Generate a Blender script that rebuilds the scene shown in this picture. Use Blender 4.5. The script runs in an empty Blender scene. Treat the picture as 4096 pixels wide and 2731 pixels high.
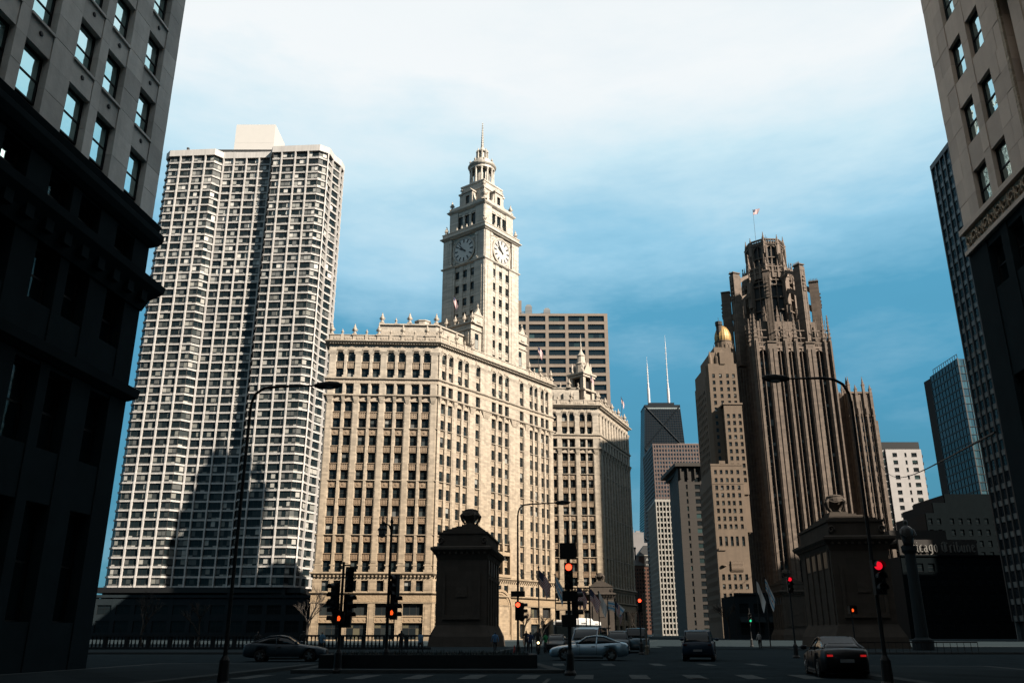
import bpy, bmesh, math, random
from mathutils import Vector, Matrix

random.seed(7)
scn = bpy.context.scene
COL = scn.collection
R = math.radians
PI = math.pi

# ------------------------------------------------------------------ camera
cam_d = bpy.data.cameras.new('camera')
cam = bpy.data.objects.new('camera', cam_d)
COL.objects.link(cam)
cam.location = (0.0, 0.0, 1.6)
cam.rotation_euler = (R(90 + 18.86), 0, 0)
cam_d.sensor_width = 36.0
cam_d.lens = 29.94
cam_d.clip_start = 0.1
cam_d.clip_end = 9000
scn.camera = cam

# ------------------------------------------------------------------ light
SUN_AZ, SUN_EL = 127.0, 33.0          # clockwise from the camera's heading
sdir = Vector((math.sin(R(SUN_AZ)) * math.cos(R(SUN_EL)),
               math.cos(R(SUN_AZ)) * math.cos(R(SUN_EL)), math.sin(R(SUN_EL))))
sun_d = bpy.data.lights.new('sun', 'SUN')
sun_d.energy = 5.0
sun_d.angle = R(0.55)
sun_d.color = (1.0, 0.89, 0.755)
sun = bpy.data.objects.new('sun', sun_d)
COL.objects.link(sun)
sun.location = (200, -200, 300)
sun.rotation_euler = (-sdir).to_track_quat('-Z', 'Y').to_euler()

world = bpy.data.worlds.new('World')
scn.world = world
world.use_nodes = True
nt = world.node_tree
nt.nodes.clear()
N = nt.nodes.new
L = nt.links.new
out = N('ShaderNodeOutputWorld')
bg = N('ShaderNodeBackground')
sky = N('ShaderNodeTexSky')
sky.sky_type = 'NISHITA'
sky.sun_disc = False
sky.sun_elevation = R(SUN_EL)
sky.sun_rotation = R(SUN_AZ)
sky.air_density = 1.0
sky.dust_density = 0.2
sky.ozone_density = 3.0
skm = N('ShaderNodeMixRGB'); skm.blend_type = 'MULTIPLY'; skm.inputs[0].default_value = 1
skm.inputs[2].default_value = (0.055, 0.075, 0.085, 1)
L(sky.outputs[0], skm.inputs[1])
tc = N('ShaderNodeTexCoord')
sep = N('ShaderNodeSeparateXYZ')
L(tc.outputs['Generated'], sep.inputs[0])
ramp = N('ShaderNodeValToRGB')
cr = ramp.color_ramp
cr.elements[0].position = 0.0
cr.elements[0].color = (0.06, 0.24, 0.34, 1)
cr.elements[1].position = 1.0
cr.elements[1].color = (0.80, 0.90, 0.95, 1)
for p_, c_ in ((0.13, (0.07, 0.29, 0.42)), (0.24, (0.085, 0.345, 0.53)), (0.34, (0.10, 0.385, 0.585)),
               (0.42, (0.33, 0.65, 0.85)), (0.50, (0.66, 0.89, 0.99)), (0.58, (1.0, 1.04, 1.05))):
    e_ = cr.elements.new(p_); e_.color = c_ + (1,)
cl = N('ShaderNodeTexNoise'); cl.inputs['Scale'].default_value = 2.2; cl.inputs['Detail'].default_value = 6
cl.inputs['Roughness'].default_value = 0.62
mp = N('ShaderNodeMapping'); mp.inputs['Scale'].default_value = (1.0, 1.0, 3.4)
mp.inputs['Rotation'].default_value = (0.25, 0.1, 0.4)
L(tc.outputs['Generated'], mp.inputs[0]); L(mp.outputs[0], cl.inputs[0])
# thin veil of cloud lifts the elevation used for the ramp a little where it is thick
ma = N('ShaderNodeMath'); ma.operation = 'MULTIPLY_ADD'
L(cl.outputs[0], ma.inputs[0]); ma.inputs[1].default_value = 0.24; L(sep.outputs[2], ma.inputs[2])
mb_ = N('ShaderNodeMath'); mb_.operation = 'SUBTRACT'; L(ma.outputs[0], mb_.inputs[0]); mb_.inputs[1].default_value = 0.125
L(mb_.outputs[0], ramp.inputs[0])
mx = N('ShaderNodeMixRGB'); mx.inputs[0].default_value = 0.9
L(skm.outputs[0], mx.inputs[1]); L(ramp.outputs[0], mx.inputs[2])
wisp = N('ShaderNodeValToRGB')
wisp.color_ramp.elements[0].position = 0.50; wisp.color_ramp.elements[0].color = (0, 0, 0, 1)
wisp.color_ramp.elements[1].position = 0.78; wisp.color_ramp.elements[1].color = (0.30, 0.30, 0.30, 1)
L(cl.outputs[0], wisp.inputs[0])
mw = N('ShaderNodeMixRGB'); mw.inputs[2].default_value = (0.62, 0.80, 0.90, 1)
L(wisp.outputs[0], mw.inputs[0]); L(mx.outputs[0], mw.inputs[1])
L(mw.outputs[0], bg.inputs[0])
bg.inputs[1].default_value = 0.25
L(bg.outputs[0], out.inputs[0])

scn.view_settings.view_transform = 'Standard'
scn.view_settings.look = 'None'
scn.view_settings.exposure = 2.0
scn.view_settings.gamma = 1.0
scn.view_settings.use_curve_mapping = False
scn.render.engine = 'CYCLES'
scn.cycles.max_bounces = 6
scn.cycles.diffuse_bounces = 2
scn.cycles.glossy_bounces = 3

# ------------------------------------------------------------------ materials
def principled(name):
    m = bpy.data.materials.new(name)
    m.use_nodes = True
    t = m.node_tree
    b = t.nodes['Principled BSDF']
    return m, t, b

G_ALB = 0.34
def mat(name, col, rough=0.8, var=0.25, scale=0.6, streak=0.0, brick=None, island=0.0, top=None,
        zr=(0, 60), metal=0.0, spec=0.3, bump=0.0, bscale=6.0, emit=None, obj=0.0):
    """Procedural surface: base colour, cloudy variation, rain streaks, ashlar courses, tint by height."""
    m, t, b = principled(name)
    col = tuple(c * G_ALB for c in col)
    if top is not None: top = tuple(c * G_ALB for c in top)
    n = t.nodes.new; l = t.links.new
    geo = n('ShaderNodeNewGeometry')
    cur = None
    def rgb(c):
        q = n('ShaderNodeRGB'); q.outputs[0].default_value = tuple(c) + (1,); return q.outputs[0]
    cur = rgb(col)
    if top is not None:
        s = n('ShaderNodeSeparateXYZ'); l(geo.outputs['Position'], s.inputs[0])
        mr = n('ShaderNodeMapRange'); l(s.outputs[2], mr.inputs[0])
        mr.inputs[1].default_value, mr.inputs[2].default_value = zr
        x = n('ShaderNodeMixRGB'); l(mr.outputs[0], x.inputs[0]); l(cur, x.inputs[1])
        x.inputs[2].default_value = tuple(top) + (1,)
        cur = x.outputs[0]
    def scaleby(cur, fac, lo, hi):
        mr = n('ShaderNodeMapRange'); l(fac, mr.inputs[0])
        mr.inputs[3].default_value = lo; mr.inputs[4].default_value = hi
        mm = n('ShaderNodeVectorMath'); mm.operation = 'SCALE'
        l(cur, mm.inputs[0]); l(mr.outputs[0], mm.inputs[3])
        return mm.outputs[0]
    if var:
        no = n('ShaderNodeTexNoise'); no.inputs['Scale'].default_value = scale; no.inputs['Detail'].default_value = 7
        no.inputs['Roughness'].default_value = 0.65
        l(geo.outputs['Position'], no.inputs['Vector'])
        cur = scaleby(cur, no.outputs[0], 1 - var * 1.6, 1 + var * 1.6)
    if streak:
        mp = n('ShaderNodeMapping'); mp.inputs['Scale'].default_value = (1.6, 1.6, 0.10)
        l(geo.outputs['Position'], mp.inputs[0])
        no = n('ShaderNodeTexNoise'); no.inputs['Scale'].default_value = 1.0; no.inputs['Detail'].default_value = 5
        l(mp.outputs[0], no.inputs['Vector'])
        cur = scaleby(cur, no.outputs[0], 1 - streak * 1.6, 1 + streak * 1.2)
    if brick:
        bw, bh, amt = brick
        s = n('ShaderNodeSeparateXYZ'); l(geo.outputs['Position'], s.inputs[0])
        m1 = n('ShaderNodeMath'); m1.operation = 'MULTIPLY'; l(s.outputs[0], m1.inputs[0]); m1.inputs[1].default_value = .8
        m2 = n('ShaderNodeMath'); m2.operation = 'MULTIPLY_ADD'; l(s.outputs[1], m2.inputs[0]); m2.inputs[1].default_value = .6
        l(m1.outputs[0], m2.inputs[2])
        cb = n('ShaderNodeCombineXYZ'); l(m2.outputs[0], cb.inputs[0]); l(s.outputs[2], cb.inputs[1])
        br = n('ShaderNodeTexBrick'); l(cb.outputs[0], br.inputs['Vector'])
        br.inputs['Scale'].default_value = 1.0
        br.inputs['Brick Width'].default_value = bw; br.inputs['Row Height'].default_value = bh
        br.inputs['Mortar Size'].default_value = 0.012; br.inputs['Bias'].default_value = 0.0
        br.inputs['Color1'].default_value = (1 - amt,) * 3 + (1,)
        br.inputs['Color2'].default_value = (1 + amt * .6,) * 3 + (1,)
        br.inputs['Mortar'].default_value = (1 - amt * 1.6,) * 3 + (1,)
        x = n('ShaderNodeMixRGB'); x.blend_type = 'MULTIPLY'; x.inputs[0].default_value = 1
        l(cur, x.inputs[1]); l(br.outputs[0], x.inputs[2]); cur = x.outputs[0]
    if island:
        cur = scaleby(cur, geo.outputs['Random Per Island'], 1 - island, 1 + island)
    if obj:
        oi = n('ShaderNodeObjectInfo')
        cur = scaleby(cur, oi.outputs['Random'], 1 - obj, 1 + obj)
    l(cur, b.inputs['Base Color'])
    b.inputs['Roughness'].default_value = rough
    b.inputs['Metallic'].default_value = metal
    b.inputs['Specular IOR Level'].default_value = spec
    if bump:
        no = n('ShaderNodeTexNoise'); no.inputs['Scale'].default_value = bscale; no.inputs['Detail'].default_value = 4
        l(geo.outputs['Position'], no.inputs['Vector'])
        bp = n('ShaderNodeBump'); bp.inputs['Strength'].default_value = bump; bp.inputs['Distance'].default_value = 0.1
        l(no.outputs[0], bp.inputs['Height']); l(bp.outputs[0], b.inputs['Normal'])
    if emit:
        b.inputs['Emission Color'].default_value = tuple(emit[0]) + (1,)
        b.inputs['Emission Strength'].default_value = emit[1]
    return m

def glass(name, dark=(0.008, 0.012, 0.014), blinds=((0.72, None),), rough=0.04, ior=1.5, per='object', wav=0.02, wscale=0.5,
          frac=(), metal=0.0, spec=.5):
    """Window pane: what shows through (dark room or a drawn blind, picked per pane) under a glossy glass face."""
    m, t, b = principled(name)
    n = t.nodes.new; l = t.links.new
    if per == 'object':
        r = n('ShaderNodeObjectInfo').outputs['Random']
    else:
        r = n('ShaderNodeNewGeometry').outputs['Random Per Island']
    rp = n('ShaderNodeValToRGB'); rp.color_ramp.interpolation = 'CONSTANT'
    rp.color_ramp.elements[0].color = dark + (1,)
    el = rp.color_ramp.elements
    if frac:
        el[1].position = frac[0][0]; el[1].color = frac[0][1] + (1,)
        for p_, c_ in frac[1:]:
            q = el.new(p_); q.color = c_ + (1,)
    else:
        el[1].color = dark + (1,)
    l(r, rp.inputs[0]); l(rp.outputs[0], b.inputs['Base Color'])
    b.inputs['Metallic'].default_value = metal
    b.inputs['Specular IOR Level'].default_value = spec
    b.inputs['Roughness'].default_value = rough
    b.inputs['IOR'].default_value = ior
    if wav:
        geo = n('ShaderNodeNewGeometry')
        no = n('ShaderNodeTexNoise'); no.inputs['Scale'].default_value = wscale; no.inputs['Detail'].default_value = 2
        l(geo.outputs['Position'], no.inputs['Vector'])
        bp = n('ShaderNodeBump'); bp.inputs['Strength'].default_value = wav; bp.inputs['Distance'].default_value = 1.0
        l(no.outputs[0], bp.inputs['Height']); l(bp.outputs[0], b.inputs['Normal'])
    return m

def lamp_mat(name, col, strength):
    m, t, b = principled(name)
    b.inputs['Base Color'].default_value = tuple(c * .3 for c in col) + (1,)
    b.inputs['Emission Color'].default_value = tuple(col) + (1,)
    b.inputs['Emission Strength'].default_value = strength
    return m

M = {}
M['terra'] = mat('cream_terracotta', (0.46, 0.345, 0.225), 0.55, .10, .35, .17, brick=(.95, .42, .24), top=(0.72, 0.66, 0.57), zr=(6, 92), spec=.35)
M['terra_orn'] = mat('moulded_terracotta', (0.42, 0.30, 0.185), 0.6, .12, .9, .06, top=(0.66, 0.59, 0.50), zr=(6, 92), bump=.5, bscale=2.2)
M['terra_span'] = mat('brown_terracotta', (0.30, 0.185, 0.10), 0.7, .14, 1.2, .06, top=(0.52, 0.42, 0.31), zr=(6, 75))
M['carve'] = mat('carved_terracotta', (0.38, 0.27, 0.16), 0.65, .30, 2.6, 0, top=(0.66, 0.59, 0.50), zr=(6, 92), bump=1.0, bscale=3.0)
M['sash'] = mat('dark_sash', (0.035, 0.03, 0.024), .6, .1, 1)
GW = glass('office_pane', dark=(.004, .006, .007), spec=.18, frac=((.70, (.008, .012, .013)), (.86, (.025, .03, .03)), (.94, (.06, .062, .06)), (.98, (.13, .13, .12))))
GWs = glass('office_pane_far', dark=(.004, .006, .007), spec=.18, per='island', frac=((.70, (.008, .012, .013)), (.86, (.025, .03, .03)), (.94, (.06, .062, .06)), (.98, (.13, .13, .12))))
M['black'] = mat('black_metal', (.012, .013, .014), .5, .1, spec=.15)
M['core'] = mat('dark_interior', (.012, .013, .014), .9, 0)
M['roof'] = mat('roof_felt', (.10, .10, .10), .9, .2)

# ------------------------------------------------------------------ mesh building
class MB:
    def __init__(self):
        self.v, self.f, self.m = [], [], []
    def add(self, vs, fs, m=0):
        o = len(self.v)
        self.v.extend(tuple(q) for q in vs)
        for f in fs:
            self.f.append(tuple(i + o for i in f)); self.m.append(m)
        return self
    def box(self, x0, x1, y0, y1, z0, z1, m=0):
        return self.add([(x0, y0, z0), (x1, y0, z0), (x1, y1, z0), (x0, y1, z0), (x0, y0, z1), (x1, y0, z1), (x1, y1, z1), (x0, y1, z1)],
                        [(0, 3, 2, 1), (4, 5, 6, 7), (0, 1, 5, 4), (1, 2, 6, 5), (2, 3, 7, 6), (3, 0, 4, 7)], m)
    def taper(self, x0, x1, y0, y1, z0, X0, X1, Y0, Y1, z1, m=0):
        return self.add([(x0, y0, z0), (x1, y0, z0), (x1, y1, z0), (x0, y1, z0), (X0, Y0, z1), (X1, Y0, z1), (X1, Y1, z1), (X0, Y1, z1)],
                        [(0, 3, 2, 1), (4, 5, 6, 7), (0, 1, 5, 4), (1, 2, 6, 5), (2, 3, 7, 6), (3, 0, 4, 7)], m)
    def prism(self, poly, z0, z1, m=0, poly1=None):
        n = len(poly); p1 = poly1 or poly
        vs = [(x, y, z0) for x, y in poly] + [(x, y, z1) for x, y in p1]
        fs = [tuple(range(n - 1, -1, -1)), tuple(range(n, 2 * n))] + [(i, (i + 1) % n, n + (i + 1) % n, n + i) for i in range(n)]
        return self.add(vs, fs, m)
    def panel(self, poly, y0, y1, m=0):
        """polygon in the facade's own plane (s, z), front at y0, back at y1 (y grows inward)"""
        n = len(poly)
        vs = [(x, y0, z) for x, z in poly] + [(x, y1, z) for x, z in poly]
        fs = [tuple(range(n)), tuple(range(2 * n - 1, n - 1, -1))] + [(i, n + i, n + (i + 1) % n, (i + 1) % n) for i in range(n)]
        return self.add(vs, fs, m)
    def lathe(self, prof, n=12, cx=0, cy=0, m=0, rot=0.0, sx=1, sy=1):
        vs, fs = [], []
        for r, z in prof:
            for i in range(n):
                a = rot + 2 * PI * i / n
                vs.append((cx + sx * r * math.cos(a), cy + sy * r * math.sin(a), z))
        k = len(prof)
        for j in range(k - 1):
            for i in range(n):
                fs.append((j * n + i, j * n + (i + 1) % n, (j + 1) * n + (i + 1) % n, (j + 1) * n + i))
        fs.append(tuple(range(n - 1, -1, -1))); fs.append(tuple(range((k - 1) * n, k * n)))
        return self.add(vs, fs, m)
    def tube(self, pts, r, n=8, m=0, cap=True):
        pts = [Vector(p) for p in pts]
        rs = r if isinstance(r, (list, tuple)) else [r] * len(pts)
        vs, fs = [], []
        up = None
        for i, p in enumerate(pts):
            d = (pts[min(i + 1, len(pts) - 1)] - pts[max(i - 1, 0)]).normalized()
            if up is None:
                up = Vector((0, 0, 1)) if abs(d.z) < .9 else Vector((1, 0, 0))
            a = d.cross(up).normalized(); b = a.cross(d).normalized(); up = b
            for k in range(n):
                t = 2 * PI * k / n
                vs.append(p + (a * math.cos(t) + b * math.sin(t)) * rs[i])
        for i in range(len(pts) - 1):
            for k in range(n):
                fs.append((i * n + k, i * n + (k + 1) % n, (i + 1) * n + (k + 1) % n, (i + 1) * n + k))
        if cap:
            fs.append(tuple(range(n - 1, -1, -1))); fs.append(tuple(range((len(pts) - 1) * n, len(pts) * n)))
        return self.add(vs, fs, m)
    def sweep(self, line, prof, m=0, closed=False):
        """moulding run along a plan polyline (left to right seen from outside); prof = [(outward, z)...] bottom to top"""
        P = [Vector(p) for p in line]; n = len(P)
        dirs = []
        for i in range(n if closed else n - 1):
            dirs.append((P[(i + 1) % n] - P[i]).normalized())
        offs = []
        for i in range(n):
            if closed: a, b = dirs[i - 1], dirs[i]
            else: a, b = dirs[max(i - 1, 0)], dirs[min(i, n - 2)]
            na, nb = Vector((a.y, -a.x)), Vector((b.y, -b.x))
            k = na + nb
            offs.append(k / max(0.3, 1 + na.dot(nb)))
        pr = list(prof) + [(-.35, prof[-1][1]), (-.35, prof[0][1])]
        q = len(pr); vs, fs = [], []
        for i in range(n):
            for o, z in pr:
                p = P[i] + offs[i] * o
                vs.append((p.x, p.y, z))
        for i in range(n if closed else n - 1):
            j = (i + 1) % n
            for k in range(q):
                fs.append((i * q + k, j * q + k, j * q + (k + 1) % q, i * q + (k + 1) % q))
        if not closed:
            fs.append(tuple(range(q - 1, -1, -1))); fs.append(tuple(range((n - 1) * q, n * q)))
        return self.add(vs, fs, m)
    def xf(self, mat4, start=0):
        for i in range(start, len(self.v)):
            self.v[i] = tuple(mat4 @ Vector(self.v[i]))
        return self
    def mesh(self, name, mats, smooth=False):
        me = bpy.data.meshes.new(name)
        me.from_pydata(self.v, [], self.f)
        for q in (mats if isinstance(mats, (list, tuple)) else [mats]):
            me.materials.append(q)
        if any(self.m):
            me.polygons.foreach_set('material_index', self.m)
        if smooth:
            me.polygons.foreach_set('use_smooth', [True] * len(me.polygons))
        me.update()
        return me

def put(name, me, parent=None, loc=(0, 0, 0), rz=0.0, kind=None, label=None):
    o = bpy.data.objects.new(name, me)
    COL.objects.link(o)
    o.parent = parent
    o.location = loc
    o.rotation_euler = (0, 0, rz)
    if kind: o['kind'] = kind
    if label: o['label'] = label
    return o

def build(mb, name, mats, parent=None, loc=(0, 0, 0), rz=0.0, smooth=False, kind=None, label=None):
    return put(name, mb.mesh(name, mats, smooth), parent, loc, rz, kind, label)

def build_split(mb, name, mats, parent=None, loc=(0, 0, 0), rz=0.0, gap=.004, **k):
    """one object for each separate piece (pieces whose boxes touch stay together)"""
    par = list(range(len(mb.v)))
    def find(i):
        while par[i] != i: par[i] = par[par[i]]; i = par[i]
        return i
    for f in mb.f:
        r = find(f[0])
        for i in f[1:]: par[find(i)] = r
    bb = {}
    for i, v in enumerate(mb.v):
        r = find(i); q = bb.get(r)
        if q is None: bb[r] = [list(v), list(v)]
        else:
            for a in range(3):
                q[0][a] = min(q[0][a], v[a]); q[1][a] = max(q[1][a], v[a])
    ks = list(bb)
    for i in range(len(ks)):
        for j in range(i):
            A, B = bb[ks[i]], bb[ks[j]]
            if all(A[0][a] - gap <= B[1][a] and B[0][a] - gap <= A[1][a] for a in range(3)): par[find(ks[i])] = find(ks[j])
    groups = {}
    for f, m in zip(mb.f, mb.m): groups.setdefault(find(f[0]), []).append((f, m))
    res = []
    for fs in groups.values():
        g = MB(); mp = {}
        for f, m in fs:
            for i in f:
                if i not in mp: mp[i] = len(g.v); g.v.append(mb.v[i])
            g.f.append(tuple(mp[i] for i in f)); g.m.append(m)
        res.append(build(g, name, mats, parent, loc, rz, **k))
    return res

def thing(name, label, cat, loc=(0, 0, 0), rz=0.0, group=None):
    o = bpy.data.objects.new(name, None)
    COL.objects.link(o)
    o.empty_display_size = 0.3
    o.location = loc; o.rotation_euler = (0, 0, rz)
    o['label'] = label; o['category'] = cat
    if group: o['group'] = group
    return o

def copy_tree(o, parent=None):
    c = o.copy(); COL.objects.link(c); c.parent = parent
    for ch in list(o.children):
        copy_tree(ch, c)
    return c

class Frame:
    """a facade: origin, azimuth of its left-to-right direction (clockwise from +Y); x along, y inward, z up"""
    def __init__(self, ox, oy, az):
        self.o = Vector((ox, oy)); self.a = R(90 - az)
        self.ex = Vector((math.cos(self.a), math.sin(self.a))); self.ey = Vector((-self.ex.y, self.ex.x))
    def p(self, s, y=0.0):
        q = self.o + self.ex * s + self.ey * y
        return (q.x, q.y)
    def loc(self, s, y, z):
        q = self.p(s, y); return (q[0], q[1], z)
    def mat(self):
        return Matrix.Translation((self.o.x, self.o.y, 0)) @ Matrix.Rotation(self.a, 4, 'Z')
    def put(self, name, me, root, s=0.0, y=0.0, z=0.0, **k):
        return put(name, me, root, self.loc(s, y, z), self.a, **k)

def face2(p0, p1):
    d = Vector(p1) - Vector(p0)
    return Frame(p0[0], p0[1], math.degrees(math.atan2(d.x, d.y))), d.length

# ------------------------------------------------------------------ windows
WC = {}
def win_meshes(w, h, nx, rails, bar, fm, gm, depth=.10):
    """frame with bars, and one pane mesh per light"""
    key = (round(w, 2), round(h, 2), nx, tuple(rails), bar, fm.name, gm.name)
    if key in WC: return WC[key]
    f = MB()
    f.box(0, w, 0, depth, 0, bar); f.box(0, w, 0, depth, h - bar, h)
    f.box(0, bar, 0, depth, bar, h - bar); f.box(w - bar, w, 0, depth, bar, h - bar)
    xs = [0 + w * i / nx for i in range(nx + 1)]
    for x in xs[1:-1]:
        f.box(x - bar * .4, x + bar * .4, .01, depth - .01, bar, h - bar)
    zs = [0] + [r * h for r in rails] + [h]
    for z in zs[1:-1]:
        f.box(bar, w - bar, .02, depth - .02, z - bar * .5, z + bar * .5)
    fmsh = f.mesh('window', fm)
    panes = []
    for i in range(nx):
        for j in range(len(zs) - 1):
            x0 = bar if i == 0 else xs[i] + bar * .4
            x1 = w - bar if i == nx - 1 else xs[i + 1] - bar * .4
            z0 = bar if j == 0 else zs[j] + bar * .5
            z1 = h - bar if j == len(zs) - 2 else zs[j + 1] - bar * .5
            p = MB().box(x0, x1, depth * .55, depth * .75, z0, z1).mesh('pane', gm)
            panes.append(p)
    WC[key] = (fmsh, panes)
    return WC[key]

class Windows:
    """places windows as parts until the budget is spent, the rest joined into one part"""
    def __init__(self, root, fm, gm, gms, budget=300, bar=.07, panes=True):
        self.root, self.fm, self.gm, self.budget, self.bar, self.panes = root, fm, gm, budget, bar, panes
        self.rest = MB(); self.mats = [fm, gms]
    def add(self, fr, s, y, z, w, h, nx=1, rails=(.5,), part=True):
        if part and self.budget > 0:
            self.budget -= 1
            f, ps = win_meshes(w, h, nx, rails, self.bar, self.fm, self.gm)
            o = fr.put('window', f, self.root, s, y, z)
            for p in ps:
                put('pane', p, o)
            return o
        st = len(self.rest.v); b = self.bar
        self.rest.box(0, w, 0, .1, 0, b); self.rest.box(0, w, 0, .1, h - b, h)
        self.rest.box(0, b, 0, .1, b, h - b); self.rest.box(w - b, w, 0, .1, b, h - b)
        zs = [0] + [r * h for r in rails] + [h]
        for r in rails: self.rest.box(b, w - b, .02, .08, r * h - b * .5, r * h + b * .5)
        for i in range(nx):
            x0, x1 = w * i / nx + b * .5, w * (i + 1) / nx - b * .5
            if i: self.rest.box(w * i / nx - b * .4, w * i / nx + b * .4, .01, .09, b, h - b)
            for j in range(len(zs) - 1):
                self.rest.box(x0, x1, .05, .07, zs[j] + b * .5, zs[j + 1] - b * .5, 1)
        self.rest.xf(fr.mat() @ Matrix.Translation((s, y, z)), st)
    def done(self):
        if self.rest.v:
            build(self.rest, 'window_rows', self.mats, self.root, kind='stuff')
# ================================================================== cream terracotta block with the clock tower
Z_ROWS = [12.97 + 3.62 * k for k in range(10)]
ROW_H = 2.22
SPC = {}
def spandrel_mesh(w, h, typ):
    k = (round(w, 2), round(h, 2), typ)
    if k in SPC: return SPC[k]
    b = MB()
    b.box(0, w, .22, .62, 0, h)                       # panel
    b.box(.02, w - .02, .10, .2199, .001, h - .003)
    b.box(-.03, w + .03, -.10, .098, h - .14, h - .002)      # sill of the window above
    b.box(.0, w, .02, .098, 0, .12)
    if typ < 3:
        b.box(0, .12, .03, .098, .121, h - .141); b.box(w - .12, w, .03, .098, .121, h - .141)
        iw = w - .24
    if typ == 0:                                      # lattice of diamonds
        for i in range(3):
            for j in range(2):
                cx = .12 + iw * (i + .5) / 3; cz = .20 + (h - .42) * (j + .5) / 2
                a, c = iw / 6.4, (h - .42) / 4.3
                b.panel([(cx - a, cz), (cx, cz - c), (cx + a, cz), (cx, cz + c)], .035, .099)
                b.panel([(cx - a * .5, cz), (cx, cz - c * .5), (cx + a * .5, cz), (cx, cz + c * .5)], .0, .034)
    elif typ == 1:                                    # rosette
        cx, cz = w / 2, h / 2 - .02
        for r, y in ((.40, .05), (.30, .0), (.14, -.05)):
            b.panel([(cx + r * math.cos(q * PI / 4 + .39), cz + r * math.sin(q * PI / 4 + .39)) for q in range(8)], y, y + .06 if r < .4 else .099)
        for x in (.26, w - .26):
            b.box(x - .07, x + .07, .04, .099, .22, .36); b.box(x - .07, x + .07, .04, .099, h - .42, h - .28)
    elif typ == 2:                                    # flutes
        for i in range(4):
            cx = .12 + iw * (i + .5) / 4
            b.box(cx - iw / 12, cx + iw / 12, .01, .099, .22, h - .30)
    else:                                             # plain with three small drops
        for i in range(3):
            cx = w * (i + 1) / 4
            b.panel([(cx - .07, h * .55), (cx, h * .28), (cx + .07, h * .55), (cx, h * .74)], .03, .099)
        b.box(-.02, w + .02, .03, .098, h - .32, h - .20)
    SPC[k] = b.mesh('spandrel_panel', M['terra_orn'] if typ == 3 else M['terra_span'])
    return SPC[k]

PIC = {}
def pier_mesh(w, wide, z0=12.96, z1=58.9, flat=False):
    k = (round(w, 2), wide, z0, z1, flat)
    if k in PIC: return PIC[k]
    b = MB(); p = .24 if wide else .06
    h = w / 2
    c_ = min(.22, w * .24) if not flat else .05
    b.prism([(-h, .65), (-h, .28), (-h + c_, -p), (h - c_, -p), (h, .28), (h, .65)], z0, z1)
    b.box(-h - .05, h + .05, -p - .08, .2, z0 + .02, z0 + .5)
    if wide:
        b.box(-h - .04, h + .04, -p - .05, .2, z0 + 1.2, z0 + 1.45)
        c = min(.2, w * .3)
        b.box(-h + c + .16, h - c - .16, -p - .07, -p - .001, z0 + 1.7, 47.2) if w > 1.2 else None
    if z1 > 58:
        # capital and its base above the second belt; corbel below the first
        b.box(-h - .05, h + .05, -p - .09, .2, 53.0, 53.45)
        for i in range(4):
            e = .03 + .05 * i
            b.box(-h - e, h + e, -p - e, .2, 58.12 + .19 * i, 58.12 + .19 * i + .16)
        b.taper(-h * .35, h * .35, -p - .06, .1, 47.3, -h * .8, h * .8, -p - .42, .1, 48.72)
        b.box(-h * .5, h * .5, -p - .30, .1, 48.1, 48.35)
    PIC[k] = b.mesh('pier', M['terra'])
    return PIC[k]

def urn_mesh(h, name='urn'):
    b = MB()
    pr = [(.26, 0), (.30, .06), (.30, .12), (.16, .16), (.14, .24), (.28, .36), (.32, .46), (.30, .56), (.18, .62), (.22, .66), (.16, .74), (.10, .84), (.07, .90), (.10, .94), (.03, 1.0)]
    b.lathe([(r * h * .62, z * h) for r, z in pr], 10)
    b.box(-.21 * h, .21 * h, -.21 * h, .21 * h, -.3, .0)
    for q in range(4):
        a = q * PI / 2
        b.tube([(math.cos(a) * .19 * h, math.sin(a) * .19 * h, .5 * h), (math.cos(a) * .26 * h, math.sin(a) * .26 * h, .44 * h), (math.cos(a) * .16 * h, math.sin(a) * .16 * h, .28 * h)], .03 * h, 5)
    return b.mesh(name, M['terra_orn'])
URN_L, URN_S = urn_mesh(2.4), urn_mesh(1.25)

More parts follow.
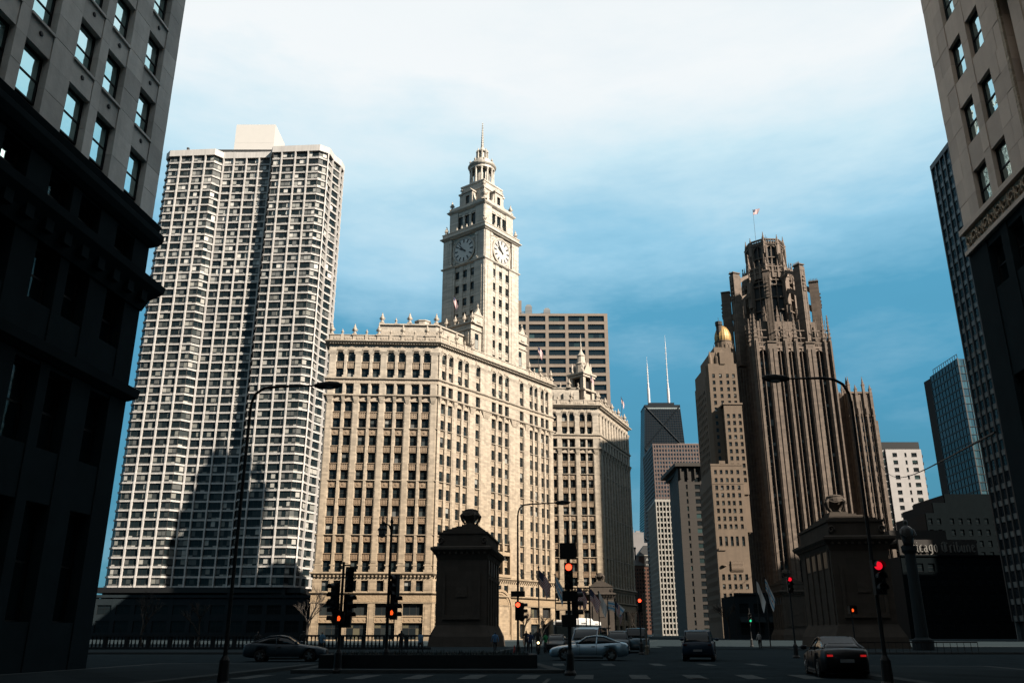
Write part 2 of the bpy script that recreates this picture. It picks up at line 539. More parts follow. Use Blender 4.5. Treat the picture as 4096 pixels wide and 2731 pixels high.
def terra_face(root, wins, fr, L, cols, flat=False, z_top=True, skip=()):
    """piers, windows and spandrels of one facade, rows z 9 to 59"""
    edges = [0.0]
    for s, w in cols: edges += [s, s + w]
    edges.append(L)
    for i in range(0, len(edges), 2):
        a, b_ = edges[i], edges[i + 1]
        if b_ - a < .05: continue
        w = b_ - a; wide = w > .72
        me = pier_mesh(w - .02, wide, flat=flat)
        fr.put('pier', me, root, (a + b_) / 2, 0, 0)
    yw = .44 if not flat else .20
    for s, w in cols:
        for k, z in enumerate(Z_ROWS):
            wins.add(fr, s, yw, z, w, ROW_H)
            if k < 9:
                typ = 3 if flat else (8 - k) % 3
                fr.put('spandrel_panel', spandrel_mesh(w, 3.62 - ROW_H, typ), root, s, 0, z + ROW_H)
        wins.add(fr, s, yw, 49.36, w, 2.16)
        wins.add(fr, s, yw, 53.05, w, 2.0)
        wins.add(fr, s, yw, 56.5, w, 2.28)
        fr.put('spandrel_panel', spandrel_mesh(w, 1.45, 3 if flat else 2), root, s, 0, 55.05)
        wins.add(fr, s, yw, 9.32, w, 2.05)
        # canopy over the top row, arch in the frieze
        c = MB()
        c.panel([(-.1, 47.8), (w + .1, 47.8), (w + .1, 48.2), (w * .5, 48.62), (-.1, 48.2)], -.16, .06)
        c.box(-.12, w + .12, -.24, .06, 47.72, 47.86)
        r = min(.62, w * .5)
        pts = [(w / 2 + r * math.cos(t * PI / 8), 59.28 + r * math.sin(t * PI / 8)) for t in range(9)]
        c.panel(pts, -.16, .06)
        pts = [(w / 2 + r * .66 * math.cos(t * PI / 8), 59.30 + r * .66 * math.sin(t * PI / 8)) for t in range(9)]
        c.panel(pts, -.22, -.161)
        c.box(w / 2 - r - .12, w / 2 + r + .12, -.20, .06, 59.08, 59.26)
        build(c, 'canopy', M['terra_orn'], root, fr.loc(s, 0, 0), fr.a)
    b = MB()
    for z0, z1 in ((47.78, 48.78), (51.5, 53.06), (58.77, 61.25), (11.36, 13.0), (7.0, 9.33)):
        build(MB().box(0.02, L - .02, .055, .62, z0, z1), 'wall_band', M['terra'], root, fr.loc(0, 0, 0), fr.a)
    # second-floor piers under the base cornice
    b = MB()
    for i in range(0, len(edges), 2):
        a, c = edges[i], edges[i + 1]
        if c - a < .05: continue
        b.box(a + .01, c - .01, -.10, .6, 9.2, 11.6)
        if c - a > .7:
            b.box(a + .22, c - .22, -.16, -.101, 9.6, 11.2)
        else:
            for q in range(5): b.box(a + .06, c - .06, -.18, -.101, 9.4 + q * .42, 9.62 + q * .42)
    build_split(b, 'storey_pier', M['terra'], root, fr.loc(0, 0, 0), fr.a)

def mould(root, name, line, prof, m='terra', kind=None):
    b = MB().sweep(line, prof)
    return build(b, name, M[m], root, kind=kind)

def dentils(root, line, out, z0, z1, step, w):
    b = MB()
    for i in range(len(line) - 1):
        fr, L_ = face2(line[i], line[i + 1])
        n = int(L_ / step)
        for k in range(n):
            s = (k + .5) * L_ / n; st = len(b.v)
            b.box(s - w / 2, s + w / 2, -out, 0, z0, z1); b.xf(fr.mat(), st)
    build(b, 'dentils', M['terra'], root, kind='stuff')

def terra_mouldings(root, line):
    mould(root, 'cornice', line, [(.10, 60.42), (.35, 60.5), (.5, 60.68), (.95, 60.86), (1.02, 61.0), (1.02, 61.1), (.85, 61.22)])
    dentils(root, line, .62, 60.44, 60.66, .55, .28)
    mould(root, 'parapet', line, [(.22, 61.2), (.22, 62.38), (.34, 62.42), (.34, 62.58)], 'terra')
    mould(root, 'belt_course', line, [(.1, 52.30), (.32, 52.42), (.55, 52.62), (.58, 52.86), (.35, 52.98)])
    mould(root, 'carved_frieze', line, [(.28, 51.66), (.28, 52.26)], 'carve')
    mould(root, 'belt_course', line, [(.1, 48.68), (.34, 48.78), (.56, 48.95), (.58, 49.18), (.3, 49.32)])
    mould(root, 'belt_course', line, [(.12, 12.2), (.30, 12.34), (.62, 12.62), (.66, 12.8), (.4, 12.95)])
    dentils(root, line, .44, 12.02, 12.32, .75, .34)
    mould(root, 'belt_course', line, [(.12, 8.74), (.30, 8.82), (.46, 8.98), (.46, 9.14), (.26, 9.22)])
    mould(root, 'carved_frieze', line, [(.12, 7.30), (.12, 8.55)], 'carve')
    mould(root, 'belt_course', line, [(.14, 6.98), (.26, 7.06), (.26, 7.24)])
    for z in (31.0, 41.9, 20.1):
        mould(root, 'string_course', line, [(.26, z), (.30, z + .04), (.30, z + .13), (.26, z + .17)])

def parapet_trim(root, line, urns=True, step=2.7):
    """panels with raised ornament between little piers, urns on top"""
    b = MB(); k = 0
    for i in range(len(line) - 1):
        fr, L_ = face2(line[i], line[i + 1])
        n = max(1, round(L_ / step))
        for j in range(n + 1):
            s = min(max(j * L_ / n, .35), L_ - .35)
            st = len(b.v)
            b.box(s - .3, s + .3, -.40, -.10, 61.2, 62.62)
            if j < n:
                c = s + L_ / n / 2
                b.box(c - L_ / n * .30, c + L_ / n * .30, -.30, -.215, 61.45, 62.15)
                for q in (-.5, 0, .5):
                    b.panel([(c + q * 1.1 + .26 * math.cos(t * PI / 4), 61.8 + .26 * math.sin(t * PI / 4)) for t in range(8)], -.36, -.301)
            b.xf(fr.mat(), st)
            if urns:
                fr.put('urn', URN_L if j % 2 == 0 else URN_S, root, s, -.05, 62.66)
    build_split(b, 'parapet_panel', M['terra_orn'], root)

E_AZ, S_AZ = 37.5, 87.0
C0 = Vector((-15.86, 175.03))
wb = thing('clock_tower_building', 'cream terracotta office block with a tall white clock tower, facing the bridge', 'building', (C0.x, C0.y, 0))
ww = Windows(wb, M['sash'], GW, GWs, 300, .07)
dS = Vector((math.sin(R(S_AZ)), math.cos(R(S_AZ)))); dE = Vector((math.sin(R(E_AZ)), math.cos(R(E_AZ)))); dB = Vector((-dE.y, dE.x))
LS, LE, T0, TW = 23.45, 42.6, 15.19, 13.2
fS = Frame(*(-dS * LS), S_AZ)
fE = Frame(0, 0, E_AZ)
colsS = []
for k in range(4):
    a = LS - .64 - 21.05 + 5.4 * k
    colsS += [(a, 1.42), (a + 2.33, 1.42)]
colsE = [(1.0, 1.35), (3.25, 1.35), (6.25, 1.35), (8.5, 1.35), (12.5, 1.4), (18.2, 1.4), (20.65, 1.4), (23.1, 1.4), (28.85, 1.4),
         (32.8, 1.2), (34.85, 1.2), (37.45, 1.2), (39.45, 1.2)]
terra_face(wb, ww, fS, LS, colsS)
terra_face(wb, ww, fE, LE, colsE, flat=True)
A0 = -dS * LS; D0 = dE * LE
F0 = D0 + dB * 22; G0 = A0 + Vector((-3, 26))
line = [tuple(A0 + Vector((-1.2, 10))), tuple(A0), (0, 0), tuple(D0), tuple(D0 + dB * 10)]
terra_mouldings(wb, line)
parapet_trim(wb, [tuple(A0), (0, 0)]); parapet_trim(wb, [(0, 0), tuple(dE * 11.4)]); parapet_trim(wb, [tuple(dE * 32.6), tuple(D0)])
def inset(poly, d):
    c = sum((Vector(p) for p in poly), Vector((0, 0))) / len(poly)
    return [tuple(Vector(p) + (c - Vector(p)).normalized() * d) for p in poly]
poly = [tuple(A0), (0, 0), tuple(D0), tuple(F0), tuple(G0)]
core = MB().prism(inset(poly, 1.0), 0, 61.3)
build(core, 'building_core', M['core'], wb)
build(MB().prism(inset(poly, .45), 61.3, 61.5), 'roof', M['roof'], wb)
# unseen rear walls
b = MB()
for p, q in ((D0, F0), (F0, G0), (G0, A0)):
    fr, l_ = face2(p, q); st = len(b.v)
    b.box(.3, l_ - .3, .0, .7, 0, 61.2); b.xf(fr.mat(), st)
build_split(b, 'rear_wall', M['terra'], wb)
# ground floor: piers, shop windows, panels
gshop = glass('shop_pane', dark=(.006, .008, .009), spec=.15, frac=((.7, (.012, .014, .014)), (.9, (.05, .045, .03))))
def shop_floor(root, fr, L_, bays, dark=False):
    edges = [0]
    for s, w in bays: edges += [s, s + w]
    edges.append(L_)
    for i in range(0, len(edges), 2):
        a, c = edges[i], edges[i + 1]
        if c - a < .1: continue
        p = MB().box(a, c, -.14, .7, 0, 7.02)
        p.box(a - .02, c + .02, -.26, .3, 0, .75)
        if c - a > .9: p.box(a + .3, c - .3, -.20, -.141, 1.2, 6.5)
        for q in range(14): p.box(c - .12, c - .02, -.20, -.141, 1 + q * .42, 1.2 + q * .42)
        build(p, 'shop_pier', M['terra'], root, fr.loc(0, 0, 0), fr.a)
    for s, w in bays:
        f, ps = win_meshes(w, 2.35, 3, (.8,), .08, M['sash'], gshop)
        o = fr.put('window', f, root, s, .45, 4.78)
        for p in ps: put('pane', p, o)
        f, ps = win_meshes(w, 3.0, 3, (.7,), .08, M['sash'], gshop)
        o = fr.put('shop_window', f, root, s, .45, .35)
        for p in ps: put('pane', p, o)
        b = MB().box(0, w, .12, .6, 3.42, 4.74); b.box(-.05, w + .05, -.02, .119, 4.55, 4.77); b.box(0, w, .04, .119, 3.42, 3.56)
        n = max(2, int(w / 1.0))
        for i in range(n):
            cx = w * (i + .5) / n
            if i % 2: b.panel([(cx - .34, 4.05), (cx, 3.7), (cx + .34, 4.05), (cx, 4.42)], .05, .121)
            else:
                b.panel([(cx + .30 * math.cos(t * PI / 4), 4.06 + .30 * math.sin(t * PI / 4)) for t in range(8)], .05, .121)
        build(MB().box(0, w, .12, .6, 0, .34), 'stall_riser', M['terra'], root, fr.loc(s, 0, 0), fr.a)
        build(b, 'spandrel_panel', M['terra_orn'], root, fr.loc(s, 0, 0), fr.a)
shop_floor(wb, fS, LS, [(c[0] - .1, 4.0) for c in colsS[::2]])
shop_floor(wb, fE, LE, [(1.0, 3.6), (6.2, 3.7), (12.4, 1.6), (28.7, 1.6), (32.8, 3.2), (37.4, 3.2)])
# entrance arch under the tower
b = MB()
for r0, r1, y in ((2.6, 3.1, .25), (3.1, 3.6, .02), (3.6, 4.1, -.2)):
    n = 14
    for k in range(n):
        t0, t1 = PI * k / n, PI * (k + 1) / n
        b.panel([(21.7 + r0 * math.cos(t0), 6.4 + r0 * math.sin(t0)), (21.7 + r1 * math.cos(t0), 6.4 + r1 * math.sin(t0)),
                 (21.7 + r1 * math.cos(t1), 6.4 + r1 * math.sin(t1)), (21.7 + r0 * math.cos(t1), 6.4 + r0 * math.sin(t1))], y - .22, .5)
    b.box(21.7 - r1, 21.7 - r0, y - .22, .5, 0, 6.4); b.box(21.7 + r0, 21.7 + r1, y - .22, .5, 0, 6.4)
build(b, 'entrance_arch', M['terra_orn'], wb, fE.loc(0, 0, 0), fE.a)
build(MB().box(19.1, 24.3, .3, .42, 0, 9.0), 'entrance_glass', glass('entry_pane'), wb, fE.loc(0, 0, 0), fE.a)
b = MB()
for s in (19.2, 22.0, 24.6):
    b.box(s - .22, s + .22, -.75, -.1, 12.9, 19.2); b.taper(s - .2, s + .2, -.7, -.2, 19.2, s - .02, s + .02, -.5, -.4, 21.2)
b.box(18.9, 24.9, -.7, -.12, 17.6, 18.4); b.box(18.9, 24.9, -.85, -.12, 13.0, 13.6)
build_split(b, 'entrance_aedicule', M['terra_orn'], wb, fE.loc(0, 0, 0), fE.a)

# attic behind the parapet
b = MB()
a_ = [(.0, 63.7), (.12, 63.9), (.12, 65.9), (.4, 66.05), (.4, 66.35)]
pl = [(-13.2, 2.6), (-.9, 3.2), (4.6, 10.5), (-3, 16), (-13.2, 14)]
b.sweep(pl, [(0, 61.5), (0, 65.9), (.18, 66.0), (.38, 66.1), (.38, 66.4)], closed=True)
b.prism(inset(pl, .3), 66.0, 66.3)
build(b, 'attic', M['terra'], wb)
mould(wb, 'carved_frieze', [(-13.2, 2.6), (-.9, 3.2), (4.6, 10.5)], [(.1, 63.6), (.1, 64.7)], 'carve')
for x, y in ((-13, 2.8), (-9.9, 2.85), (-6.9, 2.95), (-1.0, 3.4)):
    put('urn', URN_L if x in (-13, -6.9, -1.0) else URN_S, wb, (x, y, 66.7))
b = MB().lathe([(1.75, 66.3), (1.75, 67.3), (1.95, 67.4), (1.95, 67.65), (1.2, 67.9)], 8, -4.2, 5.0, rot=.39)
build(b, 'roof_lantern', M['terra'], wb)

# pavilions each side of the tower
def pavilion(root, s0, s1, ws):
    b = MB()
    b.box(s0, s1, .5, 13, 61.4, 69.2)
    for z, o in ((67.6, .25), (69.1, .45)):
        b.box(s0 - o, s1 + o, .5 - o, 13 + o, z, z + .35)
    for k in range(9):
        b.box(s0 - .12, s0 - .0, 1.2 + k * 1.3, 1.7 + k * 1.3, 64.0, 67.3)
    b.box(s0 + .6, s1 - .1, .1, 12.0, 69.45, 71.3)
    b.box(s0 + .45, s1 - .05, -.05, 12.2, 71.3, 71.6)
    c = (s0 + s1) / 2 + .2
    b.panel([(c - 1.2, 71.6), (c + 1.2, 71.6), (c + .5, 72.4), (c + .35, 73.0), (c - .35, 73.0), (c - .5, 72.4)], .1, .7)
    b.panel([(c + .7 * math.cos(t * PI / 8), 69.6 + .7 * math.sin(t * PI / 8)) for t in range(9)], -.06, .1)
    for k in range(7): b.box(s0 + .3, s0 + .7, 1 + k * 1.8, 1.4 + k * 1.8, 69.45, 70.3)
    build(b, 'pavilion', M['terra'], root, fE.loc(0, 0, 0), fE.a)
    fE.put('urn', URN_S, root, c, .4, 73.2); fE.put('urn', URN_L, root, s0 + .3, .4, 69.5)
    ww.add(fE, ws, .42, 63.2, 1.25, 3.7, 1, (.62,))
    for k in (2.6, 5.4, 8.2): fE.put('urn', URN_L, root, s0 + .1, k, 69.5)
pavilion(wb, 11.2, 15.3, 12.6)
pavilion(wb, 28.3, 32.4, 29.2)

# ---- tower
fR = Frame(*(dE * T0 - dB * .02), E_AZ)                     # right face, starts at the near corner
dL = dB
fL = Frame(*(dE * T0 + dL * TW), E_AZ + 90)                 # left face, ends at the near corner
fB = Frame(*(dE * (T0 + TW)), E_AZ - 90)                    # far right
fK = Frame(*(dE * (T0 + TW) + dL * TW), E_AZ + 180)
TROWS = [61.2 + 3.66 * k for k in range(7)]
def shaft(fr, cols, vis=True):
    b = MB()
    ed = [0]
    for s, w in cols: ed += [s, s + w]
    ed.append(TW)
    for i in range(0, len(ed), 2):
        a, c = ed[i], ed[i + 1]; w = c - a
        big = w > 2
        b.box(a + (.004 if i == 0 else 0), c - (.004 if c == TW else 0), -.22 if big else -.02, .8, 61.3, 86.6)
        if big:
            b.box(a + .9, c - .7, -.30, -.221, 62.5, 85.2)
    for s, w in cols:
        for k in range(8):
            z1 = TROWS[k] if k < 7 else 86.6
            z0 = TROWS[k - 1] + 2.05 if k else 61.3
            if z1 - z0 < .05: continue
            b.box(s, s + w, .1, .75, z0, z1)
            if k and k < 7:
                b.box(s - .03, s + w + .03, -.06, .099, z1 - .15, z1 - .01)
                cx = s + w / 2
                b.panel([(cx + .24 * math.cos(t * PI / 4), z0 + .72 + .24 * math.sin(t * PI / 4)) for t in range(8)], .03, .099)
    build(b, 'tower_wall', M['terra'], wb, fr.loc(0, 0, 0), fr.a)
    if vis:
        for s, w in cols:
            for z in TROWS: ww.add(fr, s, .32, z, w, 2.05)
shaft(fR, [(3.05, 1.2), (5.6, 1.2), (8.15, 1.2)])
shaft(fL, [(3.95, 1.35), (6.4, 1.35), (8.8, 1.35)])
shaft(fB, []); shaft(fK, [])
def ring(i):   # tower plan, inset i, seen from outside left to right (clockwise order)
    o = dE * T0
    return [tuple(o + dE * i + dL * i), tuple(o + dE * (TW - i) + dL * i), tuple(o + dE * (TW - i) + dL * (TW - i)), tuple(o + dE * i + dL * (TW - i))]
def tring(name, i, prof, m='terra'):
    return build(MB().sweep(ring(i), prof, closed=True), name, M[m], wb)
build(MB().prism(ring(1.2), 61, 96.2), 'tower_core', M['terra'], wb)
build(MB().prism(ring(2.4), 96.2, 103.6), 'upper_stage_core', M['core'], wb)
tring('belt_course', 0, [(.1, 86.45), (.3, 86.6), (.5, 86.8), (.5, 87.0), (.25, 87.1)])
tring('clock_stage_wall', .25, [(0, 86.9), (0, 94.6)])
tring('carved_frieze', .25, [(.12, 94.0), (.12, 94.5)], 'carve')
tring('cornice', 0, [(.1, 94.4), (.35, 94.55), (.55, 94.8), (.8, 94.95), (.82, 95.15), (.3, 95.3), (.3, 96.1), (.42, 96.2), (.42, 96.42)])
for fr in (fR, fL):
    b = MB()
    for a, c in ((.0, 1.9), (2.0, 2.75), (TW - 2.75, TW - 2.0), (TW - 1.9, TW)):
        b.box(a + .006, c - .006, -.24, .6, 87.05, 94.3)
    for a in (2.0, TW - 2.75):
        b.box(a - .1, a + .85, -.34, .4, 93.4, 94.1); b.box(a - .1, a + .85, -.34, .4, 87.05, 87.6)
    for x in (3.4, TW - 3.4):
        for z in (87.8, 93.4):
            b.panel([(x + .38 * math.cos(t * PI / 6), z + .38 * math.sin(t * PI / 6)) for t in range(12)], .08, .3)
    build_split(b, 'tower_pilaster', M['terra'], wb, fr.loc(0, 0, 0), fr.a)
enamel = mat('clock_enamel', (.74, .72, .68), .4, .05, .4, spec=.4)
black = mat('black_iron', (.014, .014, .015), .5, 0)
for fr in (fR, fL):
    cz, cr_ = 90.62, 3.22
    circ = lambda r, n=48: [(TW / 2 + r * math.cos(2 * PI * t / n), cz + r * math.sin(2 * PI * t / n)) for t in range(n)]
    face = build(MB().panel(circ(cr_), -.02, .4), 'clock_face', enamel, wb, fr.loc(0, 0, 0), fr.a)
    b = MB(); n = 48
    for k in range(n):
        t0, t1 = 2 * PI * k / n, 2 * PI * (k + 1) / n
        b.panel([(TW / 2 + r * math.cos(t), cz + r * math.sin(t)) for r, t in ((cr_ + .004, t0), (cr_ + .34, t0), (cr_ + .34, t1), (cr_ + .004, t1))], -.12, .35)
    put('rim', b.mesh('rim', M['terra_orn']), face)
    hm = MB().taper(-.13, .13, -.05, 0, 1.95, -.2, .2, -.05, 0, 2.85).mesh('hour_mark', black)
    for k in range(12):
        o = put('hour_mark', hm, face, (TW / 2, -.03, cz)); o.rotation_euler = (0, k * PI / 6, 0)
    mm = MB()
    for k in range(60):
        st = len(mm.v); mm.box(-.045, .045, -.04, 0, 2.92, 3.08); mm.xf(Matrix.Translation((TW / 2, -.03, cz)) @ Matrix.Rotation(k * PI / 30, 4, 'Y'), st)
    put('minute_track', mm.mesh('minute_track', black), face)
    for ang, l_, w in ((298, 1.75, .26), (319, 2.7, .13)):
        h_ = MB().taper(-.12, .12, -.05, 0, -.7, -w, w, -.05, 0, l_ * .55).taper(-w, w, -.05, 0, l_ * .55 + .001, -.03, .03, -.05, 0, l_)
        o = put('clock_hand', h_.mesh('clock_hand', black), face, (TW / 2, -.10 if w > .2 else -.16, cz)); o.rotation_euler = (0, R(ang), 0)
# upper stage
I2 = 1.0
for fr in (fR, fL):
    b = MB(); W2 = TW - 2 * I2
    cs = [(2.75, 1.45), (4.88, 1.45), (7.0, 1.45)]
    sc = W2 / 11.2
    ed = [0]
    for s, w in cs: ed += [s, s + w]
    ed.append(W2)
    for i in range(0, len(ed), 2):
        a, c = ed[i], ed[i + 1]
        b.box(I2 + a + .005, I2 + c - .005, I2 - (.2 if c - a > 1 else .05), I2 + .55, 96.43, 102.1)
        if c - a < 1: b.box(I2 + a - .06, I2 + c + .06, I2 - .2, I2 + .2, 100.4, 100.9)
    for s, w in cs:
        b.box(I2 + s, I2 + s + w, I2 - .02, I2 + .55, 100.7, 102.1); b.box(I2 + s, I2 + s + w, I2 - .02, I2 + .55, 96.43, 96.9)
        b.panel([(I2 + s + w / 2 + .6 * math.cos(t * PI / 8), 101.05 + .6 * math.sin(t * PI / 8)) for t in range(9)], I2 - .14, I2 - .021)
        ww.add(fr, I2 + s, I2 + .25, 96.9, w, 3.8)
    build_split(b, 'upper_stage_pier', M['terra'], wb, fr.loc(0, 0, 0), fr.a)
    for s in (.4, TW - .4) if fr is fR else (.4,):
        fr.put('urn', URN_L, wb, s, .4, 96.5)
    for s in (4.0, 5.6, 7.2, 8.8): fr.put('urn', URN_S, wb, s, .25, 96.45)
    fr.put('urn', URN_S, wb, 2.35, -.1, 87.2); fr.put('urn', URN_S, wb, TW - 2.35, -.1, 87.2)
    # dormer over the cornice
    c = TW / 2; b = MB()
    b.box(c - 1.5, c - .62, I2 + .0, I2 + 2.6, 103.3, 107.0); b.box(c + .62, c + 1.5, I2 + .0, I2 + 2.6, 103.3, 107.0)
    b.box(c - .62, c + .62, I2 + .0, I2 + 2.6, 106.1, 107.0); b.box(c - 1.75, c + 1.75, I2 - .25, I2 + 2.6, 107.0, 107.35)
    b.panel([(c + 1.2 * math.cos(t * PI / 8), 107.36 + 1.0 * math.sin(t * PI / 8)) for t in range(9)], I2 - .05, I2 + .8)
    for sgn in (-1, 1):
        b.panel([(c + sgn * 1.52, 103.4), (c + sgn * 3.1, 103.4), (c + sgn * 2.2, 104.6), (c + sgn * 1.8, 106.2), (c + sgn * 1.52, 106.6)][::sgn], I2 + .2, I2 + .7)
    build(b, 'dormer', M['terra_orn'], wb, fr.loc(0, 0, 0), fr.a)
    ww.add(fr, c - .62, I2 + .3, 103.8, 1.24, 2.3)
tring('cornice', I2, [(.1, 102.0), (.35, 102.2), (.65, 102.5), (.7, 102.75), (.35, 102.9), (.35, 103.1), (.2, 103.2), (.2, 103.75)])
for i, p in enumerate(ring(I2 + .3)):
    put('urn', urn_mesh(3.3) if i == 0 else URN_L, wb, p + (103.7,))
for i, p in enumerate(ring(3.1)):
    put('urn', URN_L, wb, p + (108.4,))
tring('belfry_base', 2.6, [(0, 103.5), (0, 107.7), (.25, 107.9), (.25, 108.3), (-.3, 108.4), (-.3, 109.9), (-.1, 110.1), (-.1, 110.45)])
ctr = dE * (T0 + TW / 2) + dL * (TW / 2)
cx_, cy_ = ctr.x, ctr.y
build(MB().lathe([(3.7, 109), (3.6, 110.6), (3.35, 110.8), (3.35, 111.1), (2.1, 111.15), (2.1, 115.2)], 24, cx_, cy_), 'belfry_drum', M['terra'], wb)
colm = MB().lathe([(.36, 111.1), (.36, 111.35), (.29, 111.45), (.25, 114.8), (.3, 114.9), (.38, 115.3)], 10).mesh('column', M['terra'])
for k in range(12):
    a = 2 * PI * k / 12
    put('column', colm, wb, (cx_ + 2.95 * math.cos(a), cy_ + 2.95 * math.sin(a), 0))
build(MB().lathe([(3.0, 115.25), (3.3, 115.4), (3.3, 115.9), (3.6, 116.2), (3.75, 116.5), (3.4, 116.7), (3.4, 117.2), (2.4, 117.4), (2.3, 118.4), (1.9, 118.7)], 24, cx_, cy_), 'belfry_cornice', M['terra'], wb)
for k in range(8):
    a = 2 * PI * k / 8 + .2
    put('urn', URN_S, wb, (cx_ + 3.1 * math.cos(a), cy_ + 3.1 * math.sin(a), 117.2))
b = MB().lathe([(1.15, 118.6), (1.15, 121.2)], 8, cx_, cy_)
for k in range(8):
    a = 2 * PI * k / 8
    x, y = cx_ + 1.4 * math.cos(a), cy_ + 1.4 * math.sin(a)
    b.lathe([(.2, 118.6), (.2, 121.0), (.27, 121.1), (.27, 121.3), (.05, 122.0)], 6, x, y)
b.lathe([(1.5, 121.0), (1.55, 121.3), (.9, 121.6), (.55, 122.3), (.4, 122.8)], 16, cx_, cy_)
build(b, 'lantern', M['terra'], wb)
pr = []
for k in range(14):
    z = 122.6 + k * .53; r = .34 - .02 * k
    pr += [(r, z), (r, z + .40), (r + .1, z + .44), (r + .1, z + .49)]
build(MB().lathe(pr + [(.02, 130.3)], 8, cx_, cy_), 'spire', M['terra'], wb)
ww.done()

# ---- companion block behind
C1 = Vector((23.9, 229.0)); E2 = 22.5
nb = thing('companion_block', 'cream terracotta office block with small turret, behind the clock tower building', 'building', (C1.x, C1.y, 0))
nw = Windows(nb, M['sash'], GW, GWs, 300, .07)
d2 = Vector((math.sin(R(E2)), math.cos(R(E2)))); d2b = Vector((-d2.y, d2.x))
LN, LNE = 30.0, 30.8
gS = Frame(*(-dS * LN), S_AZ); gE = Frame(0, 0, E2)
cN = []
for k in range(6):
    a = LN - 10.2 - 4.9 * (4 - k)
    if a > 0.5: cN += [(a, 1.3), (a + 2.02, 1.27)]
cN = [c for c in cN if c[0] + c[1] < LN - 1.0]
cNE = [(2.2 + 2.8 * k, 1.3) for k in range(10)]
terra_face(nb, nw, gS, LN, cN)
terra_face(nb, nw, gE, LNE, cNE, flat=True)
An, Dn = -dS * LN, d2 * LNE
ln = [tuple(An), (0, 0), tuple(Dn), tuple(Dn + d2b * 10)]
terra_mouldings(nb, ln)
parapet_trim(nb, [tuple(An), (0, 0)], step=3.6); parapet_trim(nb, [(0, 0), tuple(Dn)], step=3.6)
pn = [tuple(An), (0, 0), tuple(Dn), tuple(Dn + d2b * 24), tuple(An + Vector((0, 24)))]
build(MB().prism(inset(pn, 1.0), 0, 61.3), 'building_core', M['core'], nb)
build(MB().prism(inset(pn, .45), 61.3, 61.5), 'roof', M['roof'], nb)
b = MB()
for p, q in ((pn[2], pn[3]), (pn[3], pn[4])):
    fr, l_ = face2(p, q); st = len(b.v); b.box(.3, l_ - .3, 0, .7, 0, 61.2); b.xf(fr.mat(), st)
build_split(b, 'rear_wall', M['terra'], nb)
shop_floor(nb, gS, LN, [(c[0] - .1, 3.5) for c in cN[::2]])
shop_floor(nb, gE, LNE, [(1.8 + 5.6 * k, 4.4) for k in range(5)])
# attic and turret
b = MB().sweep([(-16, 3), (-5, 3.6), (-4.4, 14), (-16, 14)], [(0, 61.4), (0, 66.6), (.2, 66.8), (.3, 67.2)], closed=True)
for k in range(4): b.box(-15 + k * 2.8, -13.4 + k * 2.8, 2.7, 3.2, 62.2, 65.6)
b.prism([(-15.8, 3.2), (-5.2, 3.8), (-4.6, 13.8), (-15.8, 13.8)], 66.8, 67.0)
build(b, 'attic', M['terra'], nb)
for k in range(5): put('urn', URN_L if k % 2 else URN_S, nb, (-15.2 + 2.5 * k, 3.3, 67.4))
gT = Frame(-3.6, 4.2, E2 + 20)
b = MB()
W_ = 5.0
for a in (0, W_ - 1.1):
    for c in (0, W_ - 1.1): b.box(a, a + 1.1, c, c + 1.1, 61.4, 71.0)
b.box(.6, W_ - .6, .6, W_ - .6, 61.4, 67.0); b.box(1.0, W_ - 1.0, 1.0, W_ - 1.0, 67.0, 71.0, 1)
for z, o in ((66.8, .35), (70.9, .3), (71.6, .6)): b.box(-o, W_ + o, -o, W_ + o, z, z + .5)
for c in (0.15, W_ - .15):
    b.panel([(.4, 72.1), (W_ - .4, 72.1), (W_ / 2, 75.6)], c - .12, c + .12)
for q in (.6, W_ - .6):
    for r_ in (.6, W_ - .6): b.lathe([(.32, 72.1), (.4, 73), (.2, 73.6), (.3, 74.2), (.05, 75.6)], 8, q, r_)
b.lathe([(1.7, 72), (1.55, 75), (1.75, 75.4), (1.3, 75.8), (1.1, 77.6), (1.3, 77.9), (.9, 78.4), (.45, 79.2), (.35, 79.6), (.22, 80), (.2, 81.5), (.12, 82), (.1, 83.6), (.02, 84.6)], 10, W_ / 2, W_ / 2)
build(b, 'turret', [M['terra_orn'], M['core']], nb, gT.loc(0, 0, 0), gT.a)
nw.done()
